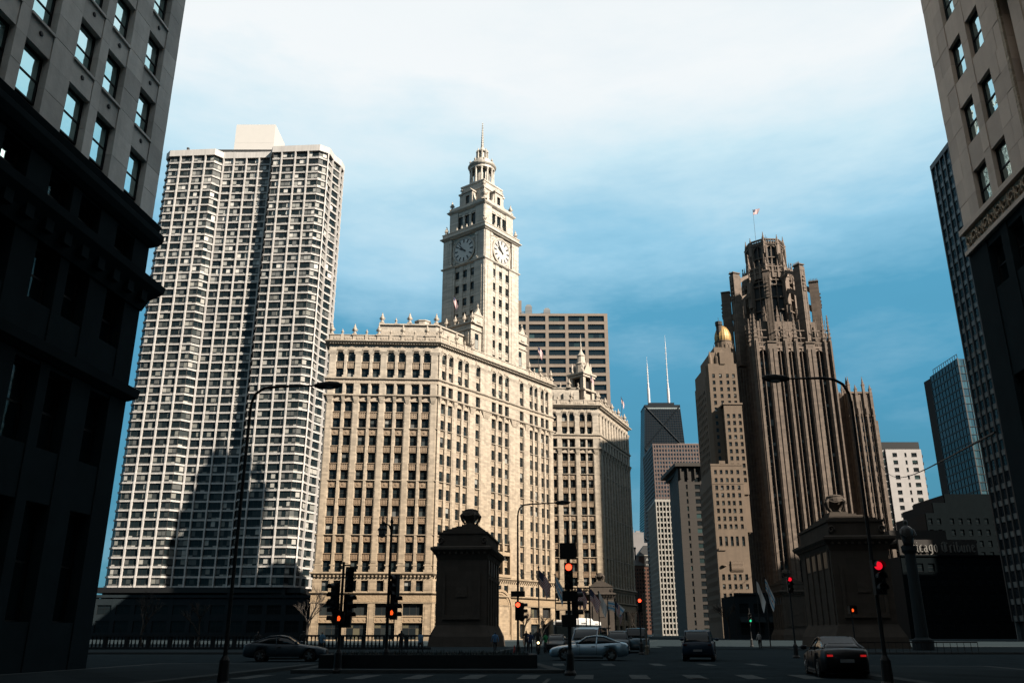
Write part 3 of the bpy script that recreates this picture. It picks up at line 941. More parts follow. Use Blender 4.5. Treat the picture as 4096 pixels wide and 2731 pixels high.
# ================================================================== generic gridded slab
def grid_face(root, wins, p0, p1, z0, z1, floors, bays, sp_h, sp_out, pier_w, pier_out, ms, mp=None, nx=3, rails=(.22,), wy=.25,
              end=(True, True), pier_part=True, sp_part=True, parts=lambda k: True, bulge=False, sp_name='spandrel', yb=.55, rest=None):
    """spandrel bands, piers and windows between two plan points; bays = count or list of divisions 0..1"""
    fr, L_ = face2(p0, p1)
    pitch = (z1 - z0) / floors
    div = [L_ * i / bays for i in range(bays + 1)] if isinstance(bays, int) else [L_ * q for q in bays]
    mp = mp or ms
    sm = MB().box(.012, L_ - .012, -sp_out, yb, 0, sp_h)
    sm.box(.012, L_ - .012, -sp_out - .05, -sp_out - .001, sp_h - .12, sp_h)
    if rest is None: me = sm.mesh(sp_name, ms)
    for k in range(floors):
        if sp_part:
            fr.put(sp_name, me, root, 0, 0, z0 + k * pitch)
        else:
            st = len(rest.v); rest.add(sm.v, sm.f); rest.xf(fr.mat() @ Matrix.Translation((0, 0, z0 + k * pitch)), st)
    pm = MB()
    if bulge:
        h = pier_w / 2
        for k in range(floors):
            za, zb = z0 + k * pitch, z0 + (k + 1) * pitch
            zm = za + sp_h * .5
            w0, w1 = h * .86, h * 1.08
            o0, o1 = pier_out * .8, pier_out * 1.12
            pm.taper(-w1, w1, -o1, yb, za, -w0, w0, -o0, yb, zm + sp_h, ); pm.taper(-w0, w0, -o0, yb, zm + sp_h, -w1, w1, -o1, yb, zb)
    else:
        pm.box(-pier_w / 2, pier_w / 2, -pier_out, yb, z0, z1)
    pme = pm.mesh('pier', mp)
    for i, s in enumerate(div):
        if i == 0 and not end[0] or i == len(div) - 1 and not end[1]: continue
        ss = min(max(s, pier_w / 2 + .01), L_ - pier_w / 2 - .01)
        fr.put('pier', pme, root, ss, 0, 0)
    for i in range(len(div) - 1):
        a = div[i] + (pier_w / 2 if i or end[0] else .02); c = div[i + 1] - (pier_w / 2 if i < len(div) - 2 or end[1] else .02)
        if i == 0 and end[0]: a += pier_w / 2
        if i == len(div) - 2 and end[1]: c -= pier_w / 2
        w = c - a
        n_ = max(1, round(nx * w / (L_ / (len(div) - 1)))) if not isinstance(bays, int) else nx
        for k in range(floors):
            wins.add(fr, a, wy, z0 + k * pitch + sp_h, w, pitch - sp_h, n_, rails, parts(k))
    return fr, L_

# ------------------------------------------------------------------ white concrete apartment tower (left)
M['rp'] = mat('white_concrete', (.71, .68, .65), .75, .13, .35, .20, spec=.2)
M['rpf'] = mat('bronze_mullion', (.03, .028, .026), .5, 0)
GA = glass('apartment_pane', dark=(.005, .008, .009), ior=1.3, spec=.35, frac=((.44, (.02, .024, .024)), (.56, (.07, .072, .07)), (.72, (.16, .16, .15)), (.90, (.30, .29, .27))))
GAs = glass('apartment_pane_far', dark=(.005, .008, .009), ior=1.3, spec=.3, per='island', frac=((.60, (.02, .024, .024)), (.74, (.05, .052, .05)), (.86, (.10, .10, .09)), (.95, (.18, .175, .16))))
rp = thing('apartment_tower', 'very tall white concrete apartment tower with stepped bays, left of the clock tower', 'building', (-90, 257, 0))
V_ = [(-120.3, 268), (-119.8, 259.8), (-118.0, 257.9), (-102.4, 256.8), (-100.1, 259.3), (-83.2, 258.6), (-81.7, 255.2), (-65.7, 254.1),
      (-62.9, 256.2), (-62.4, 260.3), (-60.6, 264.3), (-60.3, 268.2), (-62.0, 273.5)]
V_ = [(x + 90, y - 257) for x, y in V_]
RPW = Windows(rp, M['rpf'], GA, GAs, 300, .07)
RZ1 = 157.0; RF = 52; RZ0 = RZ1 - RF * 2.75
top = lambda n: (lambda k: k >= RF - n)
specs = [  # bays, end piers, floors built as parts
    (2, (False, False), 0, 2), ([0, 1], (False, False), 17, 2), ([0, .245, .525, .807, 1], (False, False), 17, 3), ([0, 1], (False, False), 17, 2),
    ([0, .23, .49, .75, 1], (True, True), 17, 3), ([0, 1], (False, False), 17, 2), ([0, .195, .49, .765, 1], (False, False), 17, 3),
    ([0, 1], (False, True), 17, 2), ([0, 1], (False, True), 17, 2), ([0, 1], (False, False), 17, 2), ([0, 1], (True, True), 10, 2), (2, (False, True), 0, 2)]
rest_sp = MB()
for i, (bays, end, n, nx) in enumerate(specs):
    grid_face(rp, RPW, V_[i], V_[i + 1], RZ0, RZ1, RF, bays, .54, .10, .44, .42, M['rp'], M['rp'], nx, (.24,), .22, end,
              parts=top(n), bulge=True, sp_part=True)
RPW.done()
pl = V_ + [(-10, 40), (25 - 45, 40)]
plc = [(-30.0, 11), (-28.6, 2.6), (-13, 1.6), (-10.5, 3.6), (7, 3.2), (8.8, -.2), (23.5, -1.2), (25.6, .8), (26.2, 4.5), (28, 8), (28, 16), (20, 34), (-30, 34)]
build(MB().prism(plc, RZ0 - 13.9, RZ1), 'building_core', M['core'], rp)
mould(rp, 'parapet', V_, [(.45, 157.0), (.45, 159.3), (.15, 159.35)], 'rp')
build(MB().prism([(x * .985, y + .5) for x, y in plc], 157.1, 158.6), 'roof', M['roof'], rp)
b = MB().box(-19, 19.5, 6, 26, 158.6, 162.4); b.box(-19.3, 19.8, 5.7, 26.3, 162.41, 162.9, 1)
build(b, 'roof_storey', [M['rp'], M['roof']], rp)
M['whitepanel'] = mat('white_panel', (.80, .77, .73), .6, .03)
b = MB().box(-9.5, 4.6, 9, 22, 162.9, 175.2); b.box(-9.52, 4.62, 8.98, 9.0, 167.6, 167.75)
for q in range(3): b.box(12 + q * .9, 12.3 + q * .9, 8, 8.3, 162.9, 165.6)
build_split(b, 'penthouse', M['whitepanel'], rp)
b = MB()
for x, y in ((-23, 2.5), (20.5, 2.0)): b.lathe([(.35, 159.2), (.35, 161.0), (.5, 161.05), (.5, 161.5)], 10, x, y)
build_split(b, 'vent_pipe', M['roof'], rp)
b = MB()
for p in V_[1::1]:
    b.box(p[0] - .5, p[0] + .5, p[1] + .6, p[1] + 1.6, 0, RZ0 - .4)
b.box(-24, 22, 9, 30, 0, RZ0 - 1.5)
b.box(-31, 29, -1.5, 30, RZ0 - 1.5, RZ0 - .02)
build_split(b, 'podium', M['black'], rp)

lr = thing('dark_low_building', 'low dark building at the foot of the white apartment tower', 'building', (-112, 238, 0))
lrw = Windows(lr, M['black'], GA, GAs, 60, .08)
M['lowdark'] = mat('low_building_cladding', (.022, .032, .038), .95, .2, .4, spec=.04)
DPN = glass('low_building_pane', dark=(.004, .006, .007), ior=1.15)
lrw.gm = DPN
fr = Frame(0, 0, 88)
b = MB()
for k in range(16): b.box(k * 5, k * 5 + 1.2, 0, .6, 0, 10.5)
for z in (0, 4.6, 8.6): b.box(1.2, 75, .02, .6, z, z + 1.6)
b.box(.3, 76, .6, 10, 0, 10.3); b.box(-.3, 76.5, -.3, 10.3, 10.5, 11.2)
build(b, 'wall', M['lowdark'], lr, fr.loc(0, 0, 0), fr.a)
for k in range(15):
    for z, h in ((1.6, 3.0), (6.2, 2.4)): lrw.add(fr, k * 5 + 1.2, .3, z, 3.8, h, 2, (.6,))
lrw.done()

# ------------------------------------------------------------------ brown gridded office slab behind the clock tower
M['beige'] = mat('beige_precast', (.34, .275, .22), .8, .08, .3, .08, brick=(3.1, 1.86, .06))
Gd = glass('dark_pane', dark=(.006, .008, .009), frac=((.8, (.012, .02, .02)), (.93, (.02, .035, .035))), wav=.01)
Gds = glass('dark_pane_far', dark=(.006, .008, .009), per='island', frac=((.8, (.012, .02, .02)), (.93, (.02, .035, .035))), wav=.01)
gb = thing('beige_office_slab', 'beige office slab with long black window strips, behind the clock tower', 'building', (10, 380, 0))
gw = Windows(gb, M['black'], Gd, Gds, 300, .06)
# divisions measured on the front: right edge X=45, bay 9.3
p0, p1 = (-31.0, 0), (35.3, 0)
nfl = 37; zt = 144.2; gp = 4.24
L0 = 66.3
divs = [0] + [(L0 - .8 - 9.3 * k) / L0 for k in range(6, -1, -1)] + [1]
divs = [d for d in divs if d >= 0]
grid_face(gb, gw, p0, p1, zt - nfl * gp, zt, nfl, [d for d in divs[1:]], 1.5, .12, 1.5, .14, M['beige'], None, 4, (), .55, (True, True), parts=lambda k: k > nfl - 12)
grid_face(gb, gw, p1, (35.6, 24), zt - nfl * gp, zt, nfl, 2, 1.5, .12, 1.5, .14, M['beige'], None, 3, (), .55, (True, True), parts=lambda k: False)
build(MB().prism([(-30, 1.2), (34.6, 1.2), (34.6, 24), (-30, 24)], 0, zt), 'building_core', M['core'], gb)
build(MB().sweep([p0, p1, (35.6, 24), (-31, 24)], [(.14, zt), (.14, zt + 1.2)], closed=True), 'parapet', M['beige'], gb)
build(MB().prism([(-31, 0), (35.3, 0), (35.3, 24), (-31, 24)], zt, zt + .3), 'roof', M['roof'], gb)
M['galv'] = mat('galvanised_duct', (.32, .33, .33), .45, .15, .8, metal=.3)
for x, h in ((-3.6, 7.2), (5.2, 5.4)):
    b = MB().box(x, x + 3.2, 3, 6, zt + .3, zt + h - 1.2); b.taper(x, x + 3.2, 3, 6, zt + h - 1.2, x + .8, x + 2.4, 3.4, 5.6, zt + h)
    b.lathe([(.35, zt + 1.6), (.35, zt + 1.7)], 10, x + 1.2, 2.9); b.box(x - .05, x + 3.25, 2.95, 6.05, zt + h * .5, zt + h * .5 + .2)
    for q in range(4): b.tube([(x - 1.6 + q * .4, 3.4, zt), (x - 1.6 + q * .4, 3.4, zt + h * .5), (x, 3.4, zt + h * .5)], .12, 5)
    build(b, 'cooling_unit', M['galv'], gb)
build(MB().box(-9.5, -5.4, 4, 9, zt, zt + 9.5), 'stair_head', M['beige'], gb)

# ------------------------------------------------------------------ black braced tower far up the street
M['hk'] = mat('black_anodised', (.016, .022, .028), .5, .1, .05, spec=.1)
Gh = glass('tower_pane', dark=(.005, .008, .011), spec=.15, per='island', frac=((.75, (.02, .032, .040)), (.92, (.04, .05, .055))))
hk = thing('braced_tower', 'black tapering skyscraper with twin white masts, far up the street', 'building', (236, 1290, 0))
z1, z0 = 338.0, 0
w1, w0 = 27.5, 46.0; dd = 24
def hw(z): return w0 + (w1 - w0) * z / z1
b = MB().prism([(-w0, 0), (w0, 0), (w0, 60), (-w0, 60)], 0, z1, poly1=[(-w1, 9), (w1, 9), (w1, 51), (-w1, 51)])
build(b, 'tower_body', Gh, hk)
b = MB(); fl = 86
for k in range(fl):
    z = z1 * k / fl; h = hw(z) + .25; y = 9 * z / z1 - .25
    b.box(-h, h, y, y + 1.0, z, z + 1.5); b.box(-h, -h + 1.0, y + .1, 60 - y, z, z + 1.5)
for i in range(17):
    f_ = -1 + 2 * i / 16
    b.taper(f_ * w0 - .3, f_ * w0 + .3, -.5, .5, 0, f_ * w1 - .3, f_ * w1 + .3, 8.5, 9.5, z1)
build(b, 'floor_bands', M['hk'], hk, kind='stuff')
b = MB(); n = 5
for k in range(n):
    za, zb = z1 * k / n, z1 * (k + 1) / n
    for s in (-1, 1):
        b.tube([(-s * hw(za), 9 * za / z1 - .5, za), (s * hw(zb), 9 * zb / z1 - .5, zb)], 1.2, 4)
    b.box(-hw(zb), hw(zb), 9 * zb / z1 - .9, 9 * zb / z1 + .2, zb - 2, zb)
build(b, 'cross_brace', M['hk'], hk)
M['mast'] = mat('mast_white', (.72, .73, .74), .5, .05)
b = MB().box(-28, 28, 8.7, 51.5, z1, z1 + 2.2, 0); b.box(-27.4, 27.4, 8.4, 51.8, z1 - 4.5, z1 - 2.4, 1); b.box(-20, 20, 14, 44, z1 + 2.2, z1 + 7)
build(b, 'crown', [M['hk'], mat('crown_light', (.34, .40, .40), .5, .05)], hk)
for x, zt_, zs in ((-17.5, 425, (7, 8)), (14, 462, (7, 9))):
    b = MB().lathe([(2.1, 343), (2.1, 372), (1.4, 373), (1.4, 380), (1.0, 381), (.9, 400), (.7, 402), (.55, zt_ - 12), (.25, zt_ - 11), (.2, zt_)], 8, x, 26)
    for q in range(8):
        z = 376 + q * (zt_ - 390) / 8
        b.box(x - 1.5, x + 1.5, 25.4, 26.6, z, z + .8)
    build(b, 'mast', M['mast'], hk)

# ------------------------------------------------------------------ buildings along the far right of the street
def slab(name, label, x0, x1, y, depth, z1, fl, bays, sp_h, pier_w, ms, mp, gms, west=None, sp_out=.1, pier_out=.2, parts=300, nx=1, rails=(), westbays=6, z0=0, wy=.25, top_h=1.5, fm=None, waz=3.0, core=True, wm=None, stf=None):
    root = thing(name, label, 'building', (x0, y, 0))
    w = Windows(root, fm or M['black'], gms[0], gms[1], parts, .06)
    L_ = x1 - x0
    dx = math.tan(R(waz)) * depth
    grid_face(root, w, (0, 0), (L_, 0), z0, z1, fl, bays, sp_h, sp_out, pier_w, pier_out, ms, mp, nx, rails, wy)
    grid_face(root, w, (dx, depth), (0, 0), z0, z1, fl, westbays, sp_h, sp_out, pier_w, pier_out, wm or ms, wm or mp, nx, rails, wy, parts=lambda k: False)
    build(MB().prism([(.8, .8), (L_ - .3, .8), (L_ - .3 + dx, depth), (dx + .8, depth)], 0, z1), 'building_core', M['core'], root)
    build(MB().sweep([(dx, depth), (0, 0), (L_, 0), (L_ + dx, depth)], [(pier_out + .02, z1), (pier_out + .02, z1 + top_h)], closed=True), 'parapet', ms, root)
    build(MB().prism([(.1, .1), (L_ - .1, .1), (L_ + dx - .1, depth - .1), (dx + .1, depth - .1)], z1 + .2, z1 + .5), 'roof', M['roof'], root)
    build(MB().box(L_, L_ + .4, .1, depth, 0, z1 - .1), 'party_wall', ms, root)
    w.done()
    return root

M['redgran'] = mat('red_granite', (.16, .105, .088), .5, .12, .1, .06)
Gr = (glass('granite_pane', dark=(.010, .014, .018), frac=((.7, (.025, .035, .042)),)), glass('granite_pane_far', dark=(.010, .014, .018), per='island', frac=((.7, (.025, .035, .042)),)))
slab('red_granite_tower', 'red brown granite tower with square windows, in front of the black skyscraper', 134, 183, 800, 70, 170.5, 44, 18, 1.5, 1.0, M['redgran'], M['redgran'], Gr, parts=300, westbays=14, waz=1)
M['whitecon'] = mat('pale_concrete', (.46, .43, .38), .75, .06, .2, .05)
slab('far_white_slab', 'pale gridded slab peeking out behind the red granite tower', 178, 216, 900, 40, 192, 44, 8, 1.3, 1.2, M['whitecon'], M['whitecon'], Gr, parts=120, westbays=4)
slab('white_grid_tower', 'white concrete grid tower with tall narrow windows, beside the street', 87.0, 101.5, 520, 46, 76.6, 24, 7, .95, .62, M['whitecon'], M['whitecon'], (Gd, Gds), parts=300, westbays=14, sp_out=.12, pier_out=.3, wy=.35, waz=3)
M['greystone'] = mat('grey_limestone', (.042, .034, .027), .8, .1, .2, .1)
r_ = slab('overhanging_roof_tower', 'dark office tower with a flat projecting roof, beside the white grid tower', 84.0, 103, 430, 40, 79.5, 22, 3, 1.35, 3.6, M['greystone'], M['greystone'], (Gd, Gds), parts=100, westbays=10, pier_out=.05, sp_out=.02, waz=4)
b = MB().box(-1.6, 20, -2.2, 42, 81.2, 83.0); b.box(.8, 18, .8, 40, 79.4, 81.2)
build(b, 'roof_slab', M['greystone'], r_)
for k in range(5): build(MB().box(1 + k * 3.6, 1.6 + k * 3.6, -1.2, .5, 75, 81.2), 'roof_fin', M['greystone'], r_)

# hotel with the gilded dome
M['lime'] = mat('brown_limestone', (.20, .145, .10), .85, .16, .25, .12, brick=(1.5, .75, .05), bump=.2, bscale=1.5)
ic = thing('domed_hotel', 'brown limestone hotel with a gilded onion dome, left of the gothic tower', 'building', (63.0, 274.7, 0))
ic.scale = (.82, .82, .82)
iw = Windows(ic, M['sash'], GW, GWs, 300, .08)
def wall_with_windows(root, wins, p0, p1, z0, z1, rows, cols, m, w_part=True, name='wall', th=.6):
    """solid wall split round its openings: rows=[(z,h)], cols=[(s,w)]"""
    fr, L_ = face2(p0, p1); b = MB()
    ed = [0.005]
    for s, w in cols: ed += [s, s + w]
    ed.append(L_ - .005)
    for i in range(0, len(ed), 2): b.box(ed[i], ed[i + 1], 0, th, z0, z1)
    for s, w in cols:
        zz = z0
        for z, h in rows:
            if z > zz: b.box(s, s + w, 0.002, th, zz, z)
            zz = z + h
            b.box(s - .06, s + w + .06, -.08, .0, z - .16, z - .002)
        b.box(s, s + w, 0.002, th, zz, z1)
        for z, h in rows: wins.add(fr, s, .25, z, w, h, part=w_part)
    return build(b, name, m, root, fr.loc(0, 0, 0), fr.a), fr
rows = [(55.0 - 3.0 * k, 1.7) for k in range(6)][::-1] + [(58.0, 1.6), (61.2, 1.6)]
rows_low = [(3.5, 4.2), (9.2, 3.2), (14.2, 1.8), (17.6, 1.8), (20.8, 2.2), (33.5, 3.6)]
wall_with_windows(ic, iw, (1.8, 0), (14.2, 0), 0, 64.5, rows_low + rows, [(1.2, 1.1), (3.4, 1.1), (5.6, 1.1), (7.6, 1.1), (10.0, 1.1)], M['lime'])
wall_with_windows(ic, iw, (1.8 + 2.5, 34), (1.8, 0), 0, 62, [(6 + 3.3 * k, 1.7) for k in range(16)], [(2 + 2.7 * k, 1.2) for k in range(11)], M['lime'], False)
b = MB().box(1.7, 14.4, -.15, .5, 64.5, 65.2); b.box(5.2, 7.6, -.2, .5, 65.2, 66.4); b.box(1.7, 14.4, -.12, -.001, 57.2, 57.6)
b.prism([(2.5, .7), (14.1, .7), (18, 30), (5, 33)], 0, 64.3)
b.box(2.4, 5.2, -.45, -.05, 31.8, 32.6); b.box(6.6, 11.4, -.30, -.05, 24.0, 28.0)
b.lathe([(1.0, 26.0), (1.0, 26.3)], 12, 4, -.2)
for k in range(16): b.lathe([(.15, 24.3), (.3, 25.2), (.22, 26.3), (.3, 27), (.1, 27.7)], 6, 6.9 + k * .29, -.36)
build_split(b, 'carved_relief', M['lime'], ic)
# tall rear tower
rT = [(70 + 2.98 * k, 1.7) for k in range(13)]
wall_with_windows(ic, iw, (8.0, 17), (20.2, 17), 60, 112, rT, [(1.4, 1.2), (4.4, 1.2), (7.4, 1.2), (10, 1.2)], M['lime'])
wall_with_windows(ic, iw, (6.6, 40), (6.9, 19), 50, 106, [(52 + 2.98 * k, 1.7) for k in range(17)], [(1.5 + 2.6 * k, 1.2) for k in range(7)], M['lime'], False)
wall_with_windows(ic, iw, (12, 12), (19.6, 12), 55, 92.5, [(60 + 2.98 * k, 1.7) for k in range(10)], [(1.0, 1.2), (3.4, 1.2), (5.8, 1.2)], M['lime'])
b = MB().prism([(7.2, 18.6), (8.2, 17.6), (20.1, 17.6), (20.1, 40), (7.0, 40)], 40, 111.5); b.prism([(12.6, 12.6), (19.5, 12.6), (19.5, 18), (12.6, 18)], 40, 92)
b.box(11.7, 19.9, 11.6, 18, 92.5, 93.2)
b.prism([(6.7, 19.0), (8.0, 17.02), (8.2, 18.5), (7.2, 20)], 55, 106.4)
b.prism([(9.5, 18), (19.5, 18), (19.5, 38), (9.5, 38)], 111.5, 117.5); b.prism([(11.6, 19), (19.0, 19), (19.0, 34), (11.6, 34)], 117.5, 120.2)
for x in (9.2, 12.2): b.lathe([(.9, 108), (.9, 115), (.5, 116.5), (.1, 118)], 8, x, 18)
b.box(13.2, 15.4, 16.6, 17.4, 111.8, 117.0); b.taper(13.0, 15.6, 16.6, 17.4, 117, 14.2, 14.4, 16.9, 17.1, 118.6)
build(b, 'tower_block', M['lime'], ic)
b = MB()
cx, cy = 16.9, 23.0
b.lathe([(4.0, 120.2), (4.0, 121.6), (3.7, 121.7), (3.7, 123.4), (3.9, 123.5), (3.9, 123.8)], 16, cx, cy)
for k in range(16): b.box(cx + 4.3 * math.cos(k * PI / 8) - .08, cx + 4.3 * math.cos(k * PI / 8) + .08, cy + 4.3 * math.sin(k * PI / 8) - .08, cy + 4.3 * math.sin(k * PI / 8) + .08, 120.2, 122.6)
build(b, 'dome_drum', M['lime'], ic)
M['gold'] = mat('gilded_copper', (.66, .42, .15), .5, .12, .6, metal=.25)
pr = [(3.3, 123.8), (3.5, 124.8), (3.55, 126.0), (3.3, 127.6), (2.7, 129.2), (1.9, 130.4), (1.0, 131.2), (.4, 131.6)]
b = MB().lathe(pr, 20, cx, cy)
for k in range(20):
    a = 2 * PI * k / 20
    b.tube([(cx + (r + .03) * math.cos(a), cy + (r + .03) * math.sin(a), z) for r, z in pr], .08, 4)
build(b, 'dome', M['gold'], ic)
build(MB().lathe([(1.3, 123), (1.3, 131.0), (1.6, 131.2), (1.6, 132.8), (1.2, 132.9), (.1, 133.2), (.08, 135)], 10, 15.2, 21.5), 'chimney', M['greystone'], ic)
iw.done()

db = thing('dark_entrance_block', 'low black block with awnings between the domed hotel and the gothic tower', 'building', (59.5, 238, 0))
dw = Windows(db, M['black'], DPN, DPN, 40, .07)
wall_with_windows(db, dw, (0, 0), (24, 0), 0, 11.2, [(1, 3.4), (6.4, 2.6)], [(1.2 + 3.8 * k, 2.4) for k in range(6)], M['lowdark'])
build(MB().box(.3, 23.7, .7, 16, 0, 11), 'building_core', M['lowdark'], db)
build(MB().sweep([(0, 0), (24, 0)], [(.1, 11.0), (.4, 11.2), (.4, 11.7)]), 'cornice', M['lowdark'], db)
for k in range(6): build(MB().add([(1 + 3.8 * k, -1.5, 4.3), (3.8 + 3.8 * k, -1.5, 4.3), (3.8 + 3.8 * k, -.02, 5.6), (1 + 3.8 * k, -.02, 5.6), (1 + 3.8 * k, -1.5, 4.1), (3.8 + 3.8 * k, -1.5, 4.1), (3.8 + 3.8 * k, -.02, 5.4), (1 + 3.8 * k, -.02, 5.4)], [(0, 1, 2, 3), (4, 7, 6, 5), (0, 4, 5, 1), (1, 5, 6, 2), (3, 7, 4, 0)]), 'awning', M['lowdark'], db)
dw.done()

# ------------------------------------------------------------------ gothic newspaper tower
M['goth'] = mat('gothic_limestone', (.19, .142, .108), .85, .18, .5, .16, brick=(1.5, .8, .26), bump=.25, bscale=2)
M['goth2'] = mat('gothic_carving', (.24, .18, .14), .85, .22, 1.4, .05, bump=.8, bscale=2.5)
M['gspan'] = mat('bronze_spandrel', (.018, .018, .017), .6, .1)
GT = glass('gothic_pane', frac=((.72, (.02, .03, .033)), (.90, (.09, .11, .11))))
GTs = glass('gothic_pane_far', per='island', frac=((.72, (.02, .03, .033)), (.90, (.09, .11, .11))))
tt = thing('gothic_tower', 'brown gothic stone skyscraper with flying buttress crown, right of the street', 'building', (86.4, 288, 0))
tw_ = Windows(tt, M['gspan'], GT, GTs, 300, .06)
tS = Frame(0, 0, 87); tW = Frame(*(Vector((math.sin(R(5)), math.cos(R(5)))) * 42), 185); tE = Frame(*(tS.p(28)), 5)
ZT = 101.4
def goth_face(fr, L_, spec, part, ztop=99.4):
    """spec: list of ('P', s0, s1) big piers, ('p', s0, s1) piers and ('b', s0, s1) bays"""
    for t, s0, s1 in spec:
        w = s1 - s0; c = (s0 + s1) / 2
        if t == 'P':
            b = MB().box(-w / 2, w / 2, -.9, 1.2, 0, ztop); b.box(-w / 2 + .35, -.2, -1.15, -.901, 4, ztop - 2.2); b.box(.2, w / 2 - .35, -1.15, -.901, 4, ztop - 2.2)
            b.box(-w / 2 - .15, w / 2 + .15, -1.3, .8, ztop, ztop + .5)
            build(b, 'pier', M['goth'], tt, fr.loc(c, 0, 0), fr.a)
        elif t == 'p':
            b = MB().box(-w / 2, w / 2, -.7, 1.6, 0, ZT); b.box(-w / 5, w / 5, -1.0, -.701, 6, ZT - 1)
            b.box(-w / 2 - .1, w / 2 + .1, -.95, .5, ZT, ZT + .45)
            b.taper(-w / 2.4, w / 2.4, -.7, .1, ZT + .45, -.12, .12, -.4, -.1, ZT + 9)
            for q in range(5):
                z = ZT + 1.6 + q * 1.5; e = w / 2.2 * (1 - q * .17)
                b.box(-e - .14, e + .14, -.78 + q * .07, .18 - q * .07, z, z + .35)
            build(b, 'pier', M['goth'], tt, fr.loc(c, 0, 0), fr.a)
        else:
            m = MB().box(c - .16, c + .16, .1, 1.4, 10, 96.5); m.box(c - .06, c + .06, -.02, .099, 10, 96.5)
            # arch heads and tracery screen over the bay
            for hs, hw_ in ((c - w / 4 - .04, w / 4 - .1), (c + w / 4 + .04, w / 4 - .1)):
                pass
            n = 8
            for k in range(n):
                t0, t1 = PI * k / n, PI * (k + 1) / n; r = w / 2
                m.panel([(c + r * math.cos(t0), 95.2 + r * math.sin(t0) * 1.1), (c + (r if k < n / 2 else -r), 97.6), (c + (r if k + 1 <= n / 2 else -r), 97.6) if k != n // 2 - 1 else (c, 97.6), (c + r * math.cos(t1), 95.2 + r * math.sin(t1) * 1.1)], -.2, .9)
            m.box(s0, s1, -.25, .9, 97.6, 98.3)
            for q in range(6): m.box(s0 + w * (q + .5) / 6 - .1, s0 + w * (q + .5) / 6 + .1, -.2, .2, 98.3, 99.6)
            m.box(s0, s1, -.25, .3, 99.6, 99.9)
            m.tube([(c, -.1, 98.3), (c, -.1, 108.5)], .14, 5)
            m.box(s0 - .3, s1 + .3, -.22, .02, 104.2, 104.5); m.box(s0 - .3, s1 + .3, -.22, .02, 101.4, 101.7)
            m.lathe([(.35, 101.9), (.5, 102.6), (.3, 103.4), (.1, 104)], 6, c, -.1)
            build(m, 'tracery', M['goth2'], tt, fr.loc(0, 0, 0), fr.a)
            hw2 = w / 2 - .16
            sp = MB()
            for k in range(25):
                z = 10.0 + k * 3.5
                sp.box(s0, c - .16, .85, 1.4, z - 1.3, z); sp.box(c + .16, s1, .85, 1.4, z - 1.3, z)
                sp.box(s0, s1, .55, .849, z - .25, z - .12)
            sp.box(s0, s1, .86, 1.4, 96, 98); sp.box(s0, s1, .86, 1.4, 0, 8)
            build_split(sp, 'spandrel', M['gspan'], tt, fr.loc(0, 0, 0), fr.a)
            for k in range(24):
                z = 10.0 + k * 3.5
                tw_.add(fr, s0, .9, z, hw2, 2.2, 1, (.5,), part); tw_.add(fr, c + .16, .9, z, hw2, 2.2, 1, (.5,), part)
goth_face(tS, 28, [('p', 0, 1.4), ('b', 1.4, 4.6), ('P', 4.6, 7.9), ('b', 7.9, 10.6), ('p', 10.6, 11.9), ('b', 11.9, 14.5), ('p', 14.5, 15.8), ('b', 15.8, 18.5),
                   ('P', 18.5, 21.8), ('b', 21.8, 25), ('p', 25, 26.2), ('b', 26.2, 27.2), ('p', 27.2, 28)], True)
spw = []
x = 0
for k in range(8):
    spw += [('p', x, x + 1.3), ('b', x + 1.3, x + 5.2)]; x += 5.2
goth_face(tW, 42, spw + [('p', 41.6, 42)], False)
b = MB()
cor = [tS.p(1.5, 1.5), tS.p(26.6, 1.5), tE.p(41, 1.5), tW.p(.8, 1.5)]
b.prism(cor, 0, 99.5)
build(b, 'building_core', M['gspan'], tt)
build(MB().box(.2, 41.5, -.5, .8, 0, 101), 'east_wall', M['goth'], tt, tE.loc(0, 0, 0), tE.a)
build(MB().sweep([tW.p(0), tW.p(42), tS.p(28), tE.p(42)], [(.2, 99.2), (.3, 99.4), (.3, 99.9)], closed=True), 'ledge', M['goth'], tt)
# crown: octagon, buttress piers, flying arches, pinnacles
def pinnacle(h, w, name='pinnacle'):
    b = MB().box(-w, w, -w, w, 0, h * .55)
    b.box(-w * 1.25, w * 1.25, -w * 1.25, w * 1.25, h * .50, h * .55 + .01)
    b.taper(-w * .9, w * .9, -w * .9, w * .9, h * .55, -.04, .04, -.04, .04, h)
    for k in range(4):
        z = h * (.60 + k * .095); e = w * (1.05 - k * .24)
        b.box(-e, e, -w * .2, w * .2, z, z + h * .03); b.box(-w * .2, w * .2, -e, e, z + .005, z + h * .03 + .005)
    b.lathe([(.05, h * .96), (w * .35, h * .985), (.03, h * 1.02)], 6)
    return b.mesh(name, M['goth2'])
oc = Vector(tS.p(14.2, 17.5))
OA = R(90 - 87) + PI / 8
def octa(r, n=8): return [(oc.x + r * math.cos(OA + k * PI / 4), oc.y + r * math.sin(OA + k * PI / 4)) for k in range(n)]
build(MB().prism(octa(8.1), 98, 132.5), 'crown_core', M['gspan'], tt)
build(MB().prism([tS.p(3, 3.2), tS.p(25, 3.2), tE.p(32, 3.2), tW.p(10, 3.2)], 99.5, 109), 'shoulder_block', M['goth'], tt)
build(MB().prism(octa(6.3), 132.5, 144.6), 'crown_core', M['gspan'], tt)
